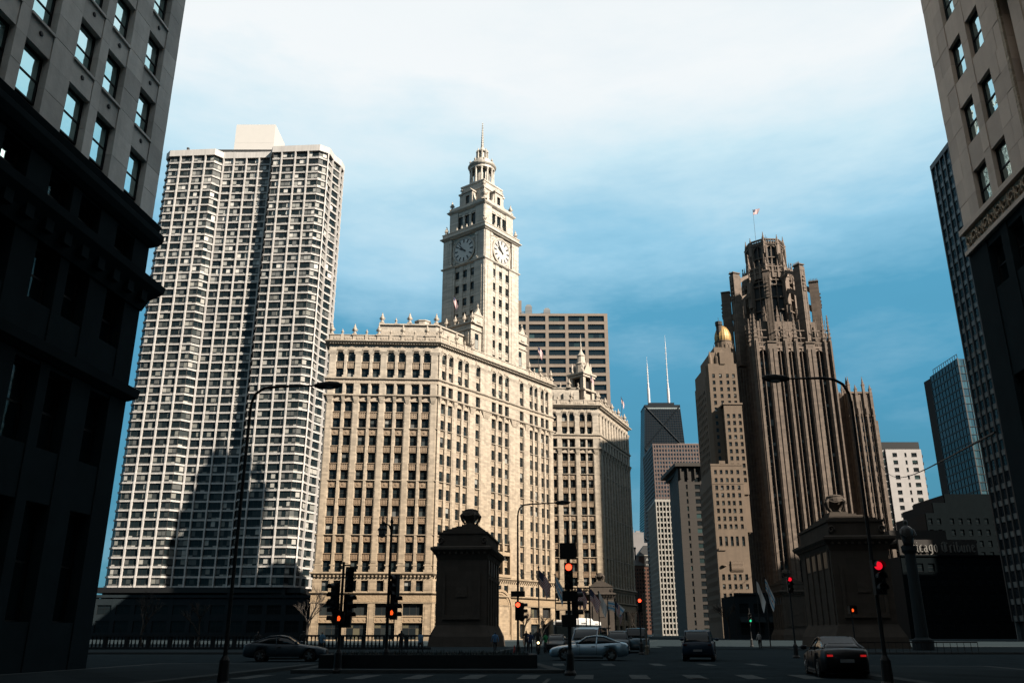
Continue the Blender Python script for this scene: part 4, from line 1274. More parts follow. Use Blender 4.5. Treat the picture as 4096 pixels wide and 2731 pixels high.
for k in range(8):
    a = OA + k * PI / 4 - PI / 8
    # one side: piers, big arch, gallery, upper window
    nrm = Vector((math.cos(a), math.sin(a))); tang = Vector((-nrm.y, nrm.x))
    az = math.degrees(math.atan2(tang.x, tang.y))
    for r, zb, za, zt_, half, nm in ((8.9, 98, 126.5, 132.8, 3.35, 'crown_side'), (7.0, 132.6, 141.2, 145.0, 2.62, 'crown_upper_side')):
        ap = r * math.cos(PI / 8)
        o = oc + nrm * ap - tang * half
        fr = Frame(o.x, o.y, az); W2 = half * 2
        b = MB()
        b.box(0, .95, -.5, .8, zb, zt_); b.box(W2 - .95, W2, -.5, .8, zb, zt_)
        b.box(.2, .7, -.8, -.501, zb + 3, zt_ - 2); b.box(W2 - .7, W2 - .2, -.8, -.501, zb + 3, zt_ - 2)
        rr = (W2 - 1.9) / 2; n = 10
        for q in range(n):
            t0, t1 = PI * q / n, PI * (q + 1) / n
            tops = lambda t: (W2 / 2 + rr * math.cos(t), za + rr * math.sin(t) * 1.15)
            x0, x1 = tops(t0), tops(t1)
            b.panel([x0, (x0[0], za + rr * 1.15 + .9), (x1[0], za + rr * 1.15 + .9), x1], -.25, .5)
        b.box(.95, W2 - .95, -.3, .5, za + rr * 1.15 + .9, zt_)
        for q in range(5): b.box(.6 + (W2 - 1.2) * q / 4 - .12, .6 + (W2 - 1.2) * q / 4 + .12, -.6, -.3, zt_ - 1.2, zt_ + .9)
        b.box(.3, W2 - .3, -.62, .3, zt_ + .5, zt_ + .95); b.box(.3, W2 - .3, -.62, .3, zt_ - 1.4, zt_ - 1.1)
        mz0 = zb + 4 if zb < 120 else zb + 1
        b.box(W2 / 2 - .13, W2 / 2 + .13, -.1, .4, mz0, za + rr)
        for z in ([zb + 18, zb + 23, zb + 28, zb + 30] if zb < 120 else [zb + 2.4, zb + 5.5]):
            b.box(.9, W2 - .9, -.12, .4, z, z + .4)
        build(b, nm, M['goth'], tt, fr.loc(0, 0, 0), fr.a)
    v = oc + Vector((math.cos(OA + k * PI / 4), math.sin(OA + k * PI / 4))) * 9.1
    put('pinnacle', pinnacle(22 - 3 * (k % 2), .95), tt, (v.x, v.y, 118), OA)
    v2 = oc + Vector((math.cos(OA + k * PI / 4), math.sin(OA + k * PI / 4))) * 7.05
    put('pinnacle', pinnacle(9.0 if k % 2 else 8.0, .52), tt, (v2.x, v2.y, 139.8), OA)
    # buttress pier outside each octagon corner, joined by flying arches
    out_ = Vector((math.cos(OA + k * PI / 4), math.sin(OA + k * PI / 4)))
    bp = oc + out_ * 16.4
    zt_ = 128.5 if k % 2 else 131.3
    rz = math.atan2(out_.y, out_.x)
    b = MB().box(-1.7, 1.7, -1.2, 1.2, 94, zt_ - 1.2)
    b.box(-1.4, 1.4, -.95, .95, zt_ - 1.2, zt_); b.box(-1.8, 1.8, -1.3, 1.3, zt_ - .5, zt_ - .1)
    for q in range(6): b.taper(-1.5 + q * .55, -1.2 + q * .55, -1.25, -.95, zt_ - .1, -1.4 + q * .55, -1.3 + q * .55, -1.15, -1.05, zt_ + .8)
    for y in (-.62, .62): b.box(-1.7, 1.7, y - .22, y + .22, 100, zt_ - 2.5); b.box(-1.1, 1.1, y * 1.5 - .12, y * 1.5 + .12, 112, zt_ - 3)
    b.taper(-1.95, -.9, -.6, .6, 112, -1.65, -1.2, -.15, .15, 121)
    b.taper(1.0, 2.0, -.6, .6, zt_ - 11, 1.35, 1.65, -.1, .1, zt_ - 4)
    for q in range(4): b.box(1.2, 2.1, -.7 + .1 * q, .7 - .1 * q, zt_ - 10 + q * 1.5, zt_ - 9.6 + q * 1.5)
    o = build(b, 'buttress', M['goth'], tt, (bp.x, bp.y, 0), rz)
    a_ = MB(); n = 9
    for zc, th in ((zt_ - 12.5, 1.5), (zt_ - 4.6, 1.1)):
        prev = None
        for q in range(n + 1):
            t = q / n; x = -1.4 - t * 6.0
            lo = zc + 3.6 * math.sin(t * PI / 2); hi = zc + th + 4.4 * (t * .72 + .28)
            if prev: a_.add([(prev[0], -.45, prev[1]), (x, -.45, lo), (x, -.45, hi), (prev[0], -.45, prev[2]), (prev[0], .45, prev[1]), (x, .45, lo), (x, .45, hi), (prev[0], .45, prev[2])],
                           [(0, 1, 2, 3), (7, 6, 5, 4), (0, 4, 5, 1), (3, 2, 6, 7), (0, 3, 7, 4), (1, 5, 6, 2)])
            prev = (x, lo, hi)
    build_split(a_, 'flying_arch', M['goth2'], o)
for k in range(16):
    a = OA + k * PI / 8 + .2
    x, y = oc.x + 11.8 * math.cos(a), oc.y + 11.8 * math.sin(a)
    put('pinnacle', pinnacle(11 if k % 2 else 8.5, .5), tt, (x, y, 107.5), a)
for k in range(8):
    a = OA + k * PI / 4 + PI / 8
    for q in (-1, 1):
        x, y = oc.x + 8.6 * math.cos(a + q * .13), oc.y + 8.6 * math.sin(a + q * .13)
        put('pinnacle', pinnacle(7.5, .32), tt, (x, y, 129.0), a)
build(MB().box(oc.x - 1.8, oc.x + 1.8, oc.y - 1.8, oc.y + 1.8, 144.6, 147.0), 'roof_hut', M['whitepanel'], tt)
b = MB()
for k in range(5): b.tube([(oc.x - 1 + k * .5, oc.y - 1, 146.8), (oc.x - 1 + k * .5, oc.y - 1, 149.5 + (k % 2))], .05, 4)
for z in (148, 149.2): b.tube([(oc.x - 1.2, oc.y - 1, z), (oc.x + 1.2, oc.y - 1, z)], .05, 4)
build(b, 'roof_aerial', M['black'], tt)
tw_.done()

# gothic annex tower to its right
ga = thing('gothic_annex', 'smaller brown gothic annex tower with pinnacles, right of the gothic skyscraper', 'building', (122.5, 300, 0))
gw2 = Windows(ga, M['gspan'], GT, GTs, 300, .06)
def annex_face(p0, p1, ztop, part):
    fr, L_ = face2(p0, p1)
    n = max(2, round(L_ / 3.0)); st_ = L_ / n
    for i in range(n + 1):
        s = min(max(i * st_, .5), L_ - .5)
        b = MB().box(-.5, .5, -.5, .6, 0, ztop); b.box(-.25, .25, -.7, -.501, 3, ztop - 6)
        b.box(-.62, .62, -.62, .4, ztop - 9, ztop - 8.6)
        fr.put('pier', b.mesh('pier', M['goth']), ga, s)
        fr.put('pinnacle', pinnacle(6.5 if i % 2 == 0 else 3.5, .42), ga, s, 0, ztop - .6)
    b = MB()
    b.box(.3, L_ - .3, .15, .6, ztop - 8, ztop - .4); b.box(.3, L_ - .3, -.2, .6, ztop - .4, ztop + .3)
    for i in range(n):
        c = (i + .5) * st_
        b.box(c - .12, c + .12, -.05, .6, 0, ztop - 3)
        for k in range(int(ztop / 3.6) - 2): b.box(i * st_ + .3, (i + 1) * st_ - .3, .2, .6, k * 3.6, k * 3.6 + 1.4)
        b.panel([(c + (st_ / 2 - .5) * math.cos(t * PI / 8), ztop - 8 + (st_ / 2 - .5) * 1.3 * math.sin(t * PI / 8)) for t in range(9)], .08, .149)
    build(b, 'bay_wall', M['goth'], ga, fr.loc(0, 0, 0), fr.a)
    for i in range(n):
        for k in range(int(ztop / 3.6) - 2):
            gw2.add(fr, i * st_ + .5, .3, k * 3.6 + 1.4, st_ - 1.0, 2.2, 2, (.5,), part)
annex_face((0, 0), (8.8, .4), 84.5, True)
annex_face((2, 24), (0, 0), 84.5, False)
annex_face((-5.5, 6), (0, 6.3), 80, True)
build(MB().prism([(.6, .9), (8.4, 1.1), (9.5, 24), (2.2, 23)], 0, 84), 'building_core', M['gspan'], ga)
build(MB().prism([(-5.3, 6.9), (0.2, 7), (1.5, 24), (-5, 24)], 0, 79.6), 'link_core', M['gspan'], ga)
build(MB().box(8.4, 9.6, .2, 22, 0, 74), 'east_wall', M['goth'], ga)
gw2.done()

# ------------------------------------------------------------------ right hand background
M['panel'] = mat('white_cladding', (.50, .475, .46), .7, .05, .2, .06, brick=(1.9, 1.85, .06))
wp = thing('white_clad_block', 'white panel clad block with black top storey, right of the gothic towers', 'building', (146.6, 336, 0))
wp.scale = (.8, .8, .8)
wpw = Windows(wp, M['black'], Gd, Gds, 300, .07)
rows = [(47.6 - 3.72 * k - 0, 2.05) for k in range(12)][::-1] + [(51.3 + 3.72 * k, 2.05) for k in range(10)]
rows = [r for r in rows if r[0] > 2]
wall_with_windows(wp, wpw, (3.2, 0), (21.0, 0), 0, 88.6, rows, [(3.2, 2.3), (9.2, 1.0), (12.6, 2.7)], M['panel'])
fr, _ = face2((0, .4), (3.2, .4))
b = MB().box(-.6, 3.2, .3, .8, 0, 88.5)
build(b, 'glazed_strip_wall', M['panel'], wp, fr.loc(0, 0, 0), fr.a)
for z, h in rows: wpw.add(fr, 0, .1, z - .4, 3.0, 3.0, 2, (.4,))
b = MB().prism([(-.2, 1), (20.6, 1), (22, 30), (0, 30)], 0, 88.4)
build(b, 'building_core', M['core'], wp)
build(MB().box(20.7, 21.0, .6, 30, 0, 88.5), 'side_wall', M['panel'], wp)
b = MB()
for z, h in rows: b.box(21.0, 21.9, 1.0, 4.0, z - .2, z + .2); b.box(21.8, 21.9, 1.0, 4.0, z + .2, z + 1.3)
build_split(b, 'railed_ledge', M['black'], wp)
build(MB().box(.4, 20.6, .5, 29, 88.6, 92.4), 'top_storey', M['black'], wp)
wpw.done()

# dark glass tower
M['teal'] = mat('teal_mullion', (.02, .03, .035), .5, .1)
Gt = (glass('teal_pane', dark=(.018, .040, .052), frac=((.5, (.030, .065, .080)),), ior=1.9, wav=.006), glass('teal_pane_far', dark=(.008, .012, .015), per='island', frac=((.6, (.012, .018, .022)),), ior=1.45, wav=.006))
gt = thing('dark_glass_tower', 'dark glass tower with a bright blue glazed side, near the right edge', 'building', (204.5, 400, 0))
gtw = Windows(gt, M['teal'], Gt[0], Gt[1], 300, .07)
grid_face(gt, gtw, (0, 0), (-1.6, -30), 0, 120, 34, 9, .5, .05, .2, .08, M['teal'], None, 2, (), .1, parts=lambda k: False)
grid_face(gt, gtw, (-1.6, -30), (36, -33), 0, 119.6, 34, 13, .22, .05, .14, .08, M['teal'], None, 2, (), .1)
build(MB().prism([(.6, 1), (-.9, -29.2), (35.5, -32), (36, 8), (0.6, 8)], 0, 119.5), 'building_core', M['core'], gt)
b = MB().box(6, 36, -20, 4, 119.6, 122.5)
for k in range(12): b.tube([(-1.2 + .05 * k, -29.5 + k * 2.2, 119.8), (-1.2 + .05 * k, -29.5 + k * 2.2, 122)], .15, 4)
b.tube([(-1.2, -29.5, 122), (-.6, -5, 122)], .15, 4)
build_split(b, 'roof_plant', M['teal'], gt)
gtw.done()
# stepped dark block in front of it
M['soot'] = mat('dark_brick', (.010, .014, .016), .95, .15, .5, spec=.0)
sb = thing('stepped_dark_block', 'dark stepped brick block in front of the glass tower, lower right', 'building', (144, 300, 0))
sw = Windows(sb, M['black'], DPN, DPN, 120, .06)
for x0, x1, z in ((0, 3, 41), (3, 7.5, 44.6), (7.5, 60, 47.6)):
    wall_with_windows(sb, sw, (x0, 0), (x1, 0), 0, z, [(3 + 3.8 * k, 2.0) for k in range(10)], [(x0 * 0 + .6 + 3 * q, 1.4) for q in range(int((x1 - x0) / 3))], M['soot'])
    build(MB().box(x0 + .3, x1 - .05, .8, 25, 0, z - .1), 'building_core', M['core'], sb)
sw.done()

# newspaper office with the sign on its parapet
M['signwall'] = mat('tan_parapet', (.035, .030, .026), .9, .12, .5)
cs = thing('newspaper_office', 'low dark stone office with a blackletter newspaper sign along its parapet', 'building', (111, 250, 0))
cw = Windows(cs, M['black'], DPN, DPN, 200, .06)
rws = [(2.5 + 3.9 * k, 2.2) for k in range(5)]
wall_with_windows(cs, cw, (0, 0), (30, 0), 0, 22.4, rws, [(1 + 3.2 * k, 1.9) for k in range(9)], M['soot'])
b = MB().box(0, 22.4, .2, 1.0, 22.4, 26.9); b.box(-.2, 23, .9, 20, 26.0, 26.7); b.box(.3, 17, 6, 18, 26.7, 30.2)
build(b, 'sign_parapet', M['signwall'], cs)
build(MB().box(.4, 29.6, .8, 20, 0, 22.3), 'building_core', M['core'], cs)
build(MB().sweep([(0, 0), (30, 0)], [(.1, 22.1), (.4, 22.25), (.4, 22.6)]), 'cornice', M['soot'], cs)
cw.done()
M['letter'] = mat('sign_letter', (.20, .19, .17), .6, .05)
STROKES = {  # blackletter built from broad-nib strokes: (x0, z0, x1, z1)
 'C': [(.15, .2, .15, .8), (.15, .8, .55, 1), (.55, 1, .8, .8), (.15, .2, .5, 0), (.5, 0, .8, .2), (.42, .25, .42, .8)],
 'h': [(.15, 0, .15, 1.05), (.15, .6, .45, .75), (.45, .75, .6, .5), (.6, .5, .5, -.15), (.15, 1.05, .3, .95)],
 'i': [(.2, .1, .2, .7), (.2, .1, .35, 0), (.1, .62, .25, .75), (.18, .92, .28, 1.0)],
 'c': [(.12, .15, .12, .6), (.12, .6, .4, .75), (.12, .15, .35, 0), (.35, 0, .5, .12)],
 'a': [(.12, .12, .12, .35), (.12, .35, .45, .45), (.45, .1, .45, .6), (.45, .6, .2, .75), (.12, .12, .3, 0), (.3, 0, .45, .15), (.45, .1, .6, 0)],
 'g': [(.12, .2, .12, .6), (.12, .6, .35, .75), (.48, .7, .48, -.15), (.48, -.15, .15, -.25), (.12, .2, .45, .1), (.35, .75, .58, .7)],
 'o': [(.12, .15, .12, .6), (.12, .6, .35, .75), (.5, .6, .5, .15), (.12, .15, .35, 0), (.35, .75, .5, .6), (.35, 0, .5, .15)],
 'T': [(.1, .85, .45, 1.05), (.45, 1.05, .95, .9), (.5, .95, .5, .15), (.12, .75, .15, .2), (.15, .2, .45, 0), (.45, 0, .8, .2), (.68, .85, .68, .25)],
 'r': [(.2, 0, .2, .7), (.2, .6, .45, .75), (.1, .05, .3, 0)],
 'b': [(.15, .1, .15, 1.05), (.15, .1, .35, 0), (.35, 0, .52, .15), (.52, .15, .52, .55), (.52, .55, .2, .7)],
 'u': [(.15, .12, .15, .7), (.15, .12, .35, 0), (.35, 0, .5, .15), (.5, .05, .5, .7), (.5, .05, .62, 0)],
 'n': [(.15, 0, .15, .7), (.15, .6, .4, .75), (.4, .75, .5, .6), (.5, .6, .5, .05), (.5, .05, .62, 0)],
 'e': [(.12, .15, .12, .6), (.12, .6, .35, .75), (.35, .75, .5, .58), (.5, .58, .15, .35), (.12, .15, .35, 0), (.35, 0, .5, .12)]}
sg = thing('newspaper_sign', 'row of pale blackletter letters spelling the newspaper name on the parapet', 'sign', (112.2, 249.75, 22.6))
x = 0.0; H_ = 2.7
for ch in 'Chicago Tribune':
    if ch == ' ': x += 1.0; continue
    b = MB()
    for x0, z0, x1, z1 in STROKES[ch]:
        p, q = Vector((x0 * H_ * .75, 0, z0 * H_)), Vector((x1 * H_ * .75, 0, z1 * H_))
        d = (q - p).normalized(); w = .17 if abs(d.x) < .5 else .11
        n_ = Vector((-d.z, 0, d.x)) * w
        b.panel([((p - n_).x, (p - n_).z), ((q - n_).x, (q - n_).z), ((q + n_).x, (q + n_).z), ((p + n_).x, (p + n_).z)], -.12 - .003 * len(b.v) / 8, .2)
    build(b, 'letter', M['letter'], sg, (x, 0, .8))
    x += H_ * .75 * (max(max(s[0], s[2]) for s in STROKES[ch]) + .12)

# brick hotel and grey block in the gap at the end of the street
M['redbrick'] = mat('red_brick', (.13, .055, .035), .85, .12, .2, .06)
al = thing('brick_hotel', 'dark red brick hotel with painted sign, at the end of the street', 'building', (121, 900, 0))
aw = Windows(al, M['black'], Gd, Gds, 200, .06)
rr_ = [(4 + 3.6 * k, 1.9) for k in range(17)]
wall_with_windows(al, aw, (0, 0), (14.4, 0), 0, 67.5, rr_, [(1.2 + 2.7 * k, 1.3) for k in range(5)], M['redbrick'])
wall_with_windows(al, aw, (10, 6), (40, 6), 0, 77.5, rr_, [(5 + 3.0 * k, 1.4) for k in range(8)], M['redbrick'])
wall_with_windows(al, aw, (10, 30), (10, 6), 0, 77.5, rr_, [(2 + 3.0 * k, 1.4) for k in range(7)], M['redbrick'], False)
b = MB().prism([(.4, .8), (14, .8), (14, 24), (.4, 24)], 0, 67); b.prism([(10.5, 6.8), (39, 6.8), (39, 30), (10.5, 30)], 0, 77)
build(b, 'building_core', M['core'], al)
b = MB().taper(-.6, 15, -.6, 24, 67.5, 6, 8.5, 10, 14, 73); b.taper(9.4, 40.6, 5.4, 31, 77.6, 17, 33, 14, 22, 88)
build(b, 'roof', mat('slate_roof', (.02, .022, .024), .7, .1), al)
build(MB().sweep([(0, 0), (14.4, 0)], [(.3, 66.8), (.5, 67.0), (.5, 67.5)]).sweep([(10, 6), (40, 6)], [(.3, 76.6), (.6, 76.9), (.6, 77.6)]), 'cornice', M['whitecon'], al)
build(MB().lathe([(.8, 70), (.8, 84), (1.3, 84.2), (1.3, 86)], 8, 7.3, 12), 'chimney', M['black'], al)
# painted sign on the wall
def text_obj(name, s, size, m, parent, loc, rz=0.0, ext=.02, align='LEFT', up=True):
    cu = bpy.data.curves.new(name, 'FONT'); cu.body = s; cu.size = size; cu.extrude = ext; cu.align_x = align
    ob = bpy.data.objects.new(name, cu); COL.objects.link(ob)
    dg = bpy.context.evaluated_depsgraph_get()
    me = bpy.data.meshes.new_from_object(ob.evaluated_get(dg)); me.name = name
    bpy.data.objects.remove(ob)
    me.transform(Matrix.Rotation(PI / 2, 4, 'X'))
    me.materials.clear(); me.materials.append(m)
    return put(name, me, parent, loc, rz)
M['paintwhite'] = mat('painted_white', (.62, .60, .56), .7, .05)
build(MB().box(15.5, 34, 5.4, 5.9, 66.2, 76.3), 'sign_board', mat('sign_black', (.012, .012, .013), .7, 0), al)
text_obj('painted_sign', 'ALLERTON', 4.2, M['paintwhite'], al, (17.2, 5.3, 71.6))
text_obj('painted_sign', 'HOTEL', 2.4, M['paintwhite'], al, (20.8, 5.3, 69.3))
text_obj('painted_sign', 'TIP TOP TAP', 2.9, M['paintwhite'], al, (17.2, 5.3, 66.7))
aw.done()
M['greycon'] = mat('grey_concrete', (.33, .31, .305), .8, .08, .1, .12, brick=(6, 3.4, .05))
gk = thing('grey_blank_block', 'plain grey concrete block seen over the brick hotel', 'building', (136.5, 1000, 0))
b = MB().box(0, 15.2, 0, 40, 0, 111); b.box(15.2, 19, 1, 40, 0, 99.3)
for k in range(6): b.box(16.4, 17.4, .8, .99, 60 + k * 6, 62.5 + k * 6)
b.box(4, 4.8, 4, 4.8, 111, 114.5); b.box(-.05, 15.25, -.1, 40, 109.6, 110.2)
build(b, 'wall', M['greycon'], gk)
build(MB().box(7, 12, 6, 12, 111, 113.4), 'roof_hut', M['greycon'], gk)

# glass slab whose edge shows beside the right hand stone building; its bulk shades the street beyond
eq = thing('blue_glass_slab', 'tall blue glass slab with pale spandrel bands, behind the right edge building', 'building', (113, 202, 0))
eqw = Windows(eq, M['teal'], glass('blue_pane', dark=(.02, .05, .065), frac=((.5, (.035, .075, .095)),), ior=1.9, wav=.004), Gt[1], 300, .06)
M['eqband'] = mat('pale_spandrel', (.16, .20, .21), .4, .1)
grid_face(eq, eqw, (0, 0), (-3.3, -38), 4, 119, 32, 13, 1.2, .04, .55, .35, M['eqband'], M['teal'], 2, (), .12, parts=lambda k: k > 8)
build(MB().prism([(1, -.5), (-2.4, -37.5), (46.8, -37.5), (46.8, -.5)], 0, 119), 'building_core', M['teal'], eq)
build(MB().box(47.2, 92, -37, -.6, 0, 70), 'low_shade_wing', M['eqband'], eq)  # added unseen wing, sized to shade the newspaper office
build(MB().box(92.2, 177, -16, -.6, 0, 118), 'tall_shade_wing', M['eqband'], eq)  # added unseen wing, sized to shade the gothic tower's foot
build(MB().box(.2, 47.1, -.4, 0, 0, 120.2), 'north_wall', M['eqband'], eq)
build(MB().box(-3.2, 47.1, -38.2, -37.8, 0, 120.2), 'south_wall', M['eqband'], eq)
build(MB().sweep([(0, 0), (-3.3, -38)], [(.4, 119), (.4, 120.4)]), 'parapet', M['teal'], eq)
eqw.done()
# ================================================================== stone office building on the left
ST = 5.4
dF = Vector((math.sin(R(ST)), math.cos(R(ST)))); dN = Vector((dF.y, -dF.x))     # street direction, and to its right
M['lstone'] = mat('left_limestone', (1.36, 1.29, 1.20), .85, .20, .7, .16, bump=.25, bscale=3, obj=.20)
M['lstone_w'] = mat('left_limestone_wall', (1.36, 1.29, 1.20), .85, .16, .7, .14, brick=(1.5, 1.14, .15))
M['lbase'] = mat('base_stone_with_shade', (.022, .037, .044), .9, .25, .8, spec=.03)  # left base: shade painted in as near-black stone; right base is dark stone
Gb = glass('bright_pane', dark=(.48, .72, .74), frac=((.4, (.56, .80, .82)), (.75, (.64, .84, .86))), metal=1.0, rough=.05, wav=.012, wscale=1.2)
Gbs = glass('bright_pane_far', dark=(.01, .014, .016), per='island', frac=((.9, (.02, .03, .03)),), ior=1.5, rough=.06, wav=.012)
def pane_pair(fr, root, wins, s, y, z, w, h): wins.add(fr, s, y, z, w, h, 1, (.47,))
lb_o = -dN * 22
lb = thing('left_stone_building', 'tall shaded limestone office building with deep windows, at the left edge', 'building', (lb_o.x, lb_o.y, 0))
lw = Windows(lb, M['black'], Gb, Gbs, 300, .07)
fl_ = Frame(0, 0, ST); TL = 37.3
cols = []
for k in range(-9, 2):
    for c0, w in ((29.3, 1.58), (31.5, 1.55)):
        t = c0 + 5.15 * k
        if t + w < 36.5: cols.append((t, w))
cols = sorted(c for c in cols if c[0] > -14)
Z0L, PL, HL = 22.0, 3.42, 2.2
stone_n = 0
def stones(fr, root, s0, s1, z0, z1, nz, m, maxw=1.7, y=0.0):
    global stone_n
    hz = (z1 - z0) / nz
    for j in range(nz):
        n = max(1, math.ceil((s1 - s0) / maxw - .01)); off = 0
        cuts = [s0 + (s1 - s0) * q / n for q in range(n + 1)]
        if n > 1 and j % 2: cuts[1:-1] = [c + (.18 if q % 2 else -.18) * (s1 - s0) / n for q, c in enumerate(cuts[1:-1])]
        for q in range(n):
            w = cuts[q + 1] - cuts[q]; p = random.uniform(0, .018)
            b = MB().box(.006, w - .006, -p, .3, .006, hz - .006)
            fr.put('stone', b.mesh('stone', m), root, cuts[q], y, z0 + j * hz); stone_n += 1
vis = [c for c in cols if c[0] > 22]
NV = 5
ed = [22.6]
for s, w in vis: ed += [s, s + w]
ed.append(TL)
for k in range(NV):
    z = Z0L + PL * k
    for i in range(0, len(ed), 2):
        if ed[i + 1] - ed[i] > .1: stones(fl_, lb, ed[i], ed[i + 1], z - (.5 if k == 0 else 0), z + PL, 3 if k else 3, M['lstone'])
    for s, w in vis:
        stones(fl_, lb, s, s + w, z + HL, z + PL - (.0), 1, M['lstone'], 3, .05)
for s, w in vis: pass
b = MB()
for k in range(1, NV):
    for s, w in vis:
        z = Z0L + PL * k
        b.box(s - .02, s + w + .02, -.07, .045, z - .12, z - .004)
build_split(b, 'window_sill', M['lstone_w'], lb, fl_.loc(0, 0, 0), fl_.a)
b = MB()
for k in range(1, NV):
    for s, w in vis:
        z = Z0L + PL * k - .52; st = len(b.v)
        b.lathe([(.11, 0), (.12, .04), (.07, .06)], 8); b.xf(Matrix.Translation((s + w * .5, .04, z)) @ Matrix.Rotation(PI / 2, 4, 'X'), st)
build_split(b, 'drain_rosette', M['black'], lb, fl_.loc(0, 0, 0), fl_.a)
# backing and jambs
b = MB()
for i in range(0, len(ed), 2): b.box(ed[i] + .02, ed[i + 1] - .02, .06, 1.0, 21.4, Z0L + PL * NV - .02)
for k in range(NV):
    for s, w in vis: b.box(s - .05, s + w + .05, .12, 1.0, Z0L + PL * k + HL + .01, Z0L + PL * (k + 1) - .01)
build(b, 'wall', M['lstone_w'], lb, fl_.loc(0, 0, 0), fl_.a)
for k in range(NV):
    for s, w in vis: pane_pair(fl_, lb, lw, s, .30, Z0L + PL * k, w, HL)
# storeys above and bays behind the camera
rows = [(Z0L + PL * k, HL) for k in range(NV, 15)]
def wall_rows(root, wins, fr, s0, s1, z0, z1, rows, cols, m, name='wall', part=False, wy=.5, th=.95):
    b = MB(); ed = [s0]
    for s, w in cols: ed += [s, s + w]
    ed.append(s1)
    for i in range(0, len(ed), 2): b.box(ed[i] + .001, ed[i + 1] - .001, 0, th, z0, z1)
    for s, w in cols:
        zz = z0
        for z, h in rows:
            b.box(s, s + w, .05, th, zz, z); zz = z + h
            wins.add(fr, s, wy, z, w, h, part=part)
        b.box(s, s + w, .05, th, zz, z1)
    build(b, name, m, root, fr.loc(0, 0, 0), fr.a)
wall_rows(lb, lw, fl_, -14, TL, Z0L + PL * NV, 76, rows, cols, M['lstone_w'], wy=.3)
wall_rows(lb, lw, fl_, -14, 22.55, 21.4, Z0L + PL * NV, [(Z0L + PL * k, HL) for k in range(NV)], [c for c in cols if c[0] < 22], M['lstone_w'])
# base: shade of the lower storeys put into a near-black stone
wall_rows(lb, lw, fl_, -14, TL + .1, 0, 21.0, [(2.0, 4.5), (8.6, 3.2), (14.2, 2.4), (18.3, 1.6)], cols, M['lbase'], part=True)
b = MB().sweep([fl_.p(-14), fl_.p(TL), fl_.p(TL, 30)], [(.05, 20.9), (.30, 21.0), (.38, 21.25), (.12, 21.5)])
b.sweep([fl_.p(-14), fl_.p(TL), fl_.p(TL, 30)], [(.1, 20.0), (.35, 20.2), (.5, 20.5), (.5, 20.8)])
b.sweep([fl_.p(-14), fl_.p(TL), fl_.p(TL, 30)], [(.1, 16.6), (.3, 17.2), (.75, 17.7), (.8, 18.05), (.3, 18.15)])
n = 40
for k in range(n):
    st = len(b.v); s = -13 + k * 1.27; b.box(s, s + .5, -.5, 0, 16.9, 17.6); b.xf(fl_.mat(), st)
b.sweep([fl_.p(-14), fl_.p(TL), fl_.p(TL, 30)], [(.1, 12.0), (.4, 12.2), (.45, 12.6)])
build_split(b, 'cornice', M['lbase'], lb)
build(MB().prism([fl_.p(-14, .97), fl_.p(TL - .97, .97), fl_.p(TL - .97, 29), fl_.p(-14, 29)], 0, 75), 'building_core', M['core'], lb)
build(MB().box(0, 30, 0, .9, 21.4, 75.9).box(0, 30, 0, .9, 0, 21.0), 'north_wall', M['lstone_w'], lb, fl_.loc(TL, .96, 0), fl_.a + PI / 2)
build(MB().prism([fl_.p(-14, .5), fl_.p(TL, .5), fl_.p(TL, 30), fl_.p(-14, 30)], 75.9, 76.4), 'roof', M['roof'], lb)
lw.done()

# ================================================================== stone building on the right
M['rstone'] = mat('right_limestone', (1.25, 1.0, .82), .8, .12, .9, .10, bump=.12, bscale=3, obj=.12)
M['rstone_w'] = mat('right_limestone_wall', (1.25, 1.0, .82), .8, .12, .9, .10, brick=(1.6, 1.15, .10))
M['rcarve'] = mat('carved_band', (.80, .62, .44), .8, .3, 4, bump=1.0, bscale=5)
rb_o = dN * 18 + dF * 38.54
rb = thing('right_stone_building', 'tall tan limestone building with a carved band, at the right edge', 'building', (rb_o.x, rb_o.y, 0))
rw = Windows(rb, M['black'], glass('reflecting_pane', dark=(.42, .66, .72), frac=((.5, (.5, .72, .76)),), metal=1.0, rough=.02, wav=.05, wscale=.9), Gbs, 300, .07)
fr_ = Frame(0, 0, 180 + ST)
rc = [(1.8, 1.33), (3.74, 1.3)]
ed = [0.0, 1.8, 3.13, 3.74, 5.04, 6.8]
for k in range(6):
    zt_ = 28.62 - 3.4 * 3 + 3.4 * k + 0           # window heads from 18.42 up
    z0 = zt_ - 2.03
    if k == 0: continue
    for i in range(0, 6, 2): stones(fr_, rb, ed[i], ed[i + 1], z0 - (0 if k > 1 else .1), z0 + 3.4, 3, M['rstone'])
    for s, w in rc:
        stones(fr_, rb, s, s + w, z0 + 2.03, z0 + 3.4, 1, M['rstone'], 3, .03)
        pane_pair(fr_, rb, rw, s, .19, z0, w, 2.03)
b = MB()
for i in range(0, 6, 2): b.box(ed[i] + .02, ed[i + 1] - .02, .05, .9, 19.7, 36.9)
for k in range(1, 6):
    for s, w in rc: b.box(s - .05, s + w + .05, .1, .9, 16.39 + 3.4 * k + 2.04, 16.39 + 3.4 * (k + 1) - .01)
build(b, 'wall', M['rstone_w'], rb, fr_.loc(0, 0, 0), fr_.a)
RL = 150
rcols = [(1.8, 1.33), (3.74, 1.3)] + [(8.2 + 4.3 * k + d, 1.3) for k in range(32) for d in (0, 1.95)]
rcols = [c for c in rcols if c[0] + 1.3 < RL - 1]
wall_rows(rb, rw, fr_, 0, RL, 36.75, 82, [(36.8 + 3.4 * k, 2.03) for k in range(13)], rcols, M['rstone_w'], wy=.3)
wall_rows(rb, rw, fr_, 7.4, RL, 19.7, 36.75, [(19.79 + 3.4 * k, 2.03) for k in range(5)], rcols[2:], M['rstone_w'], wy=.3)
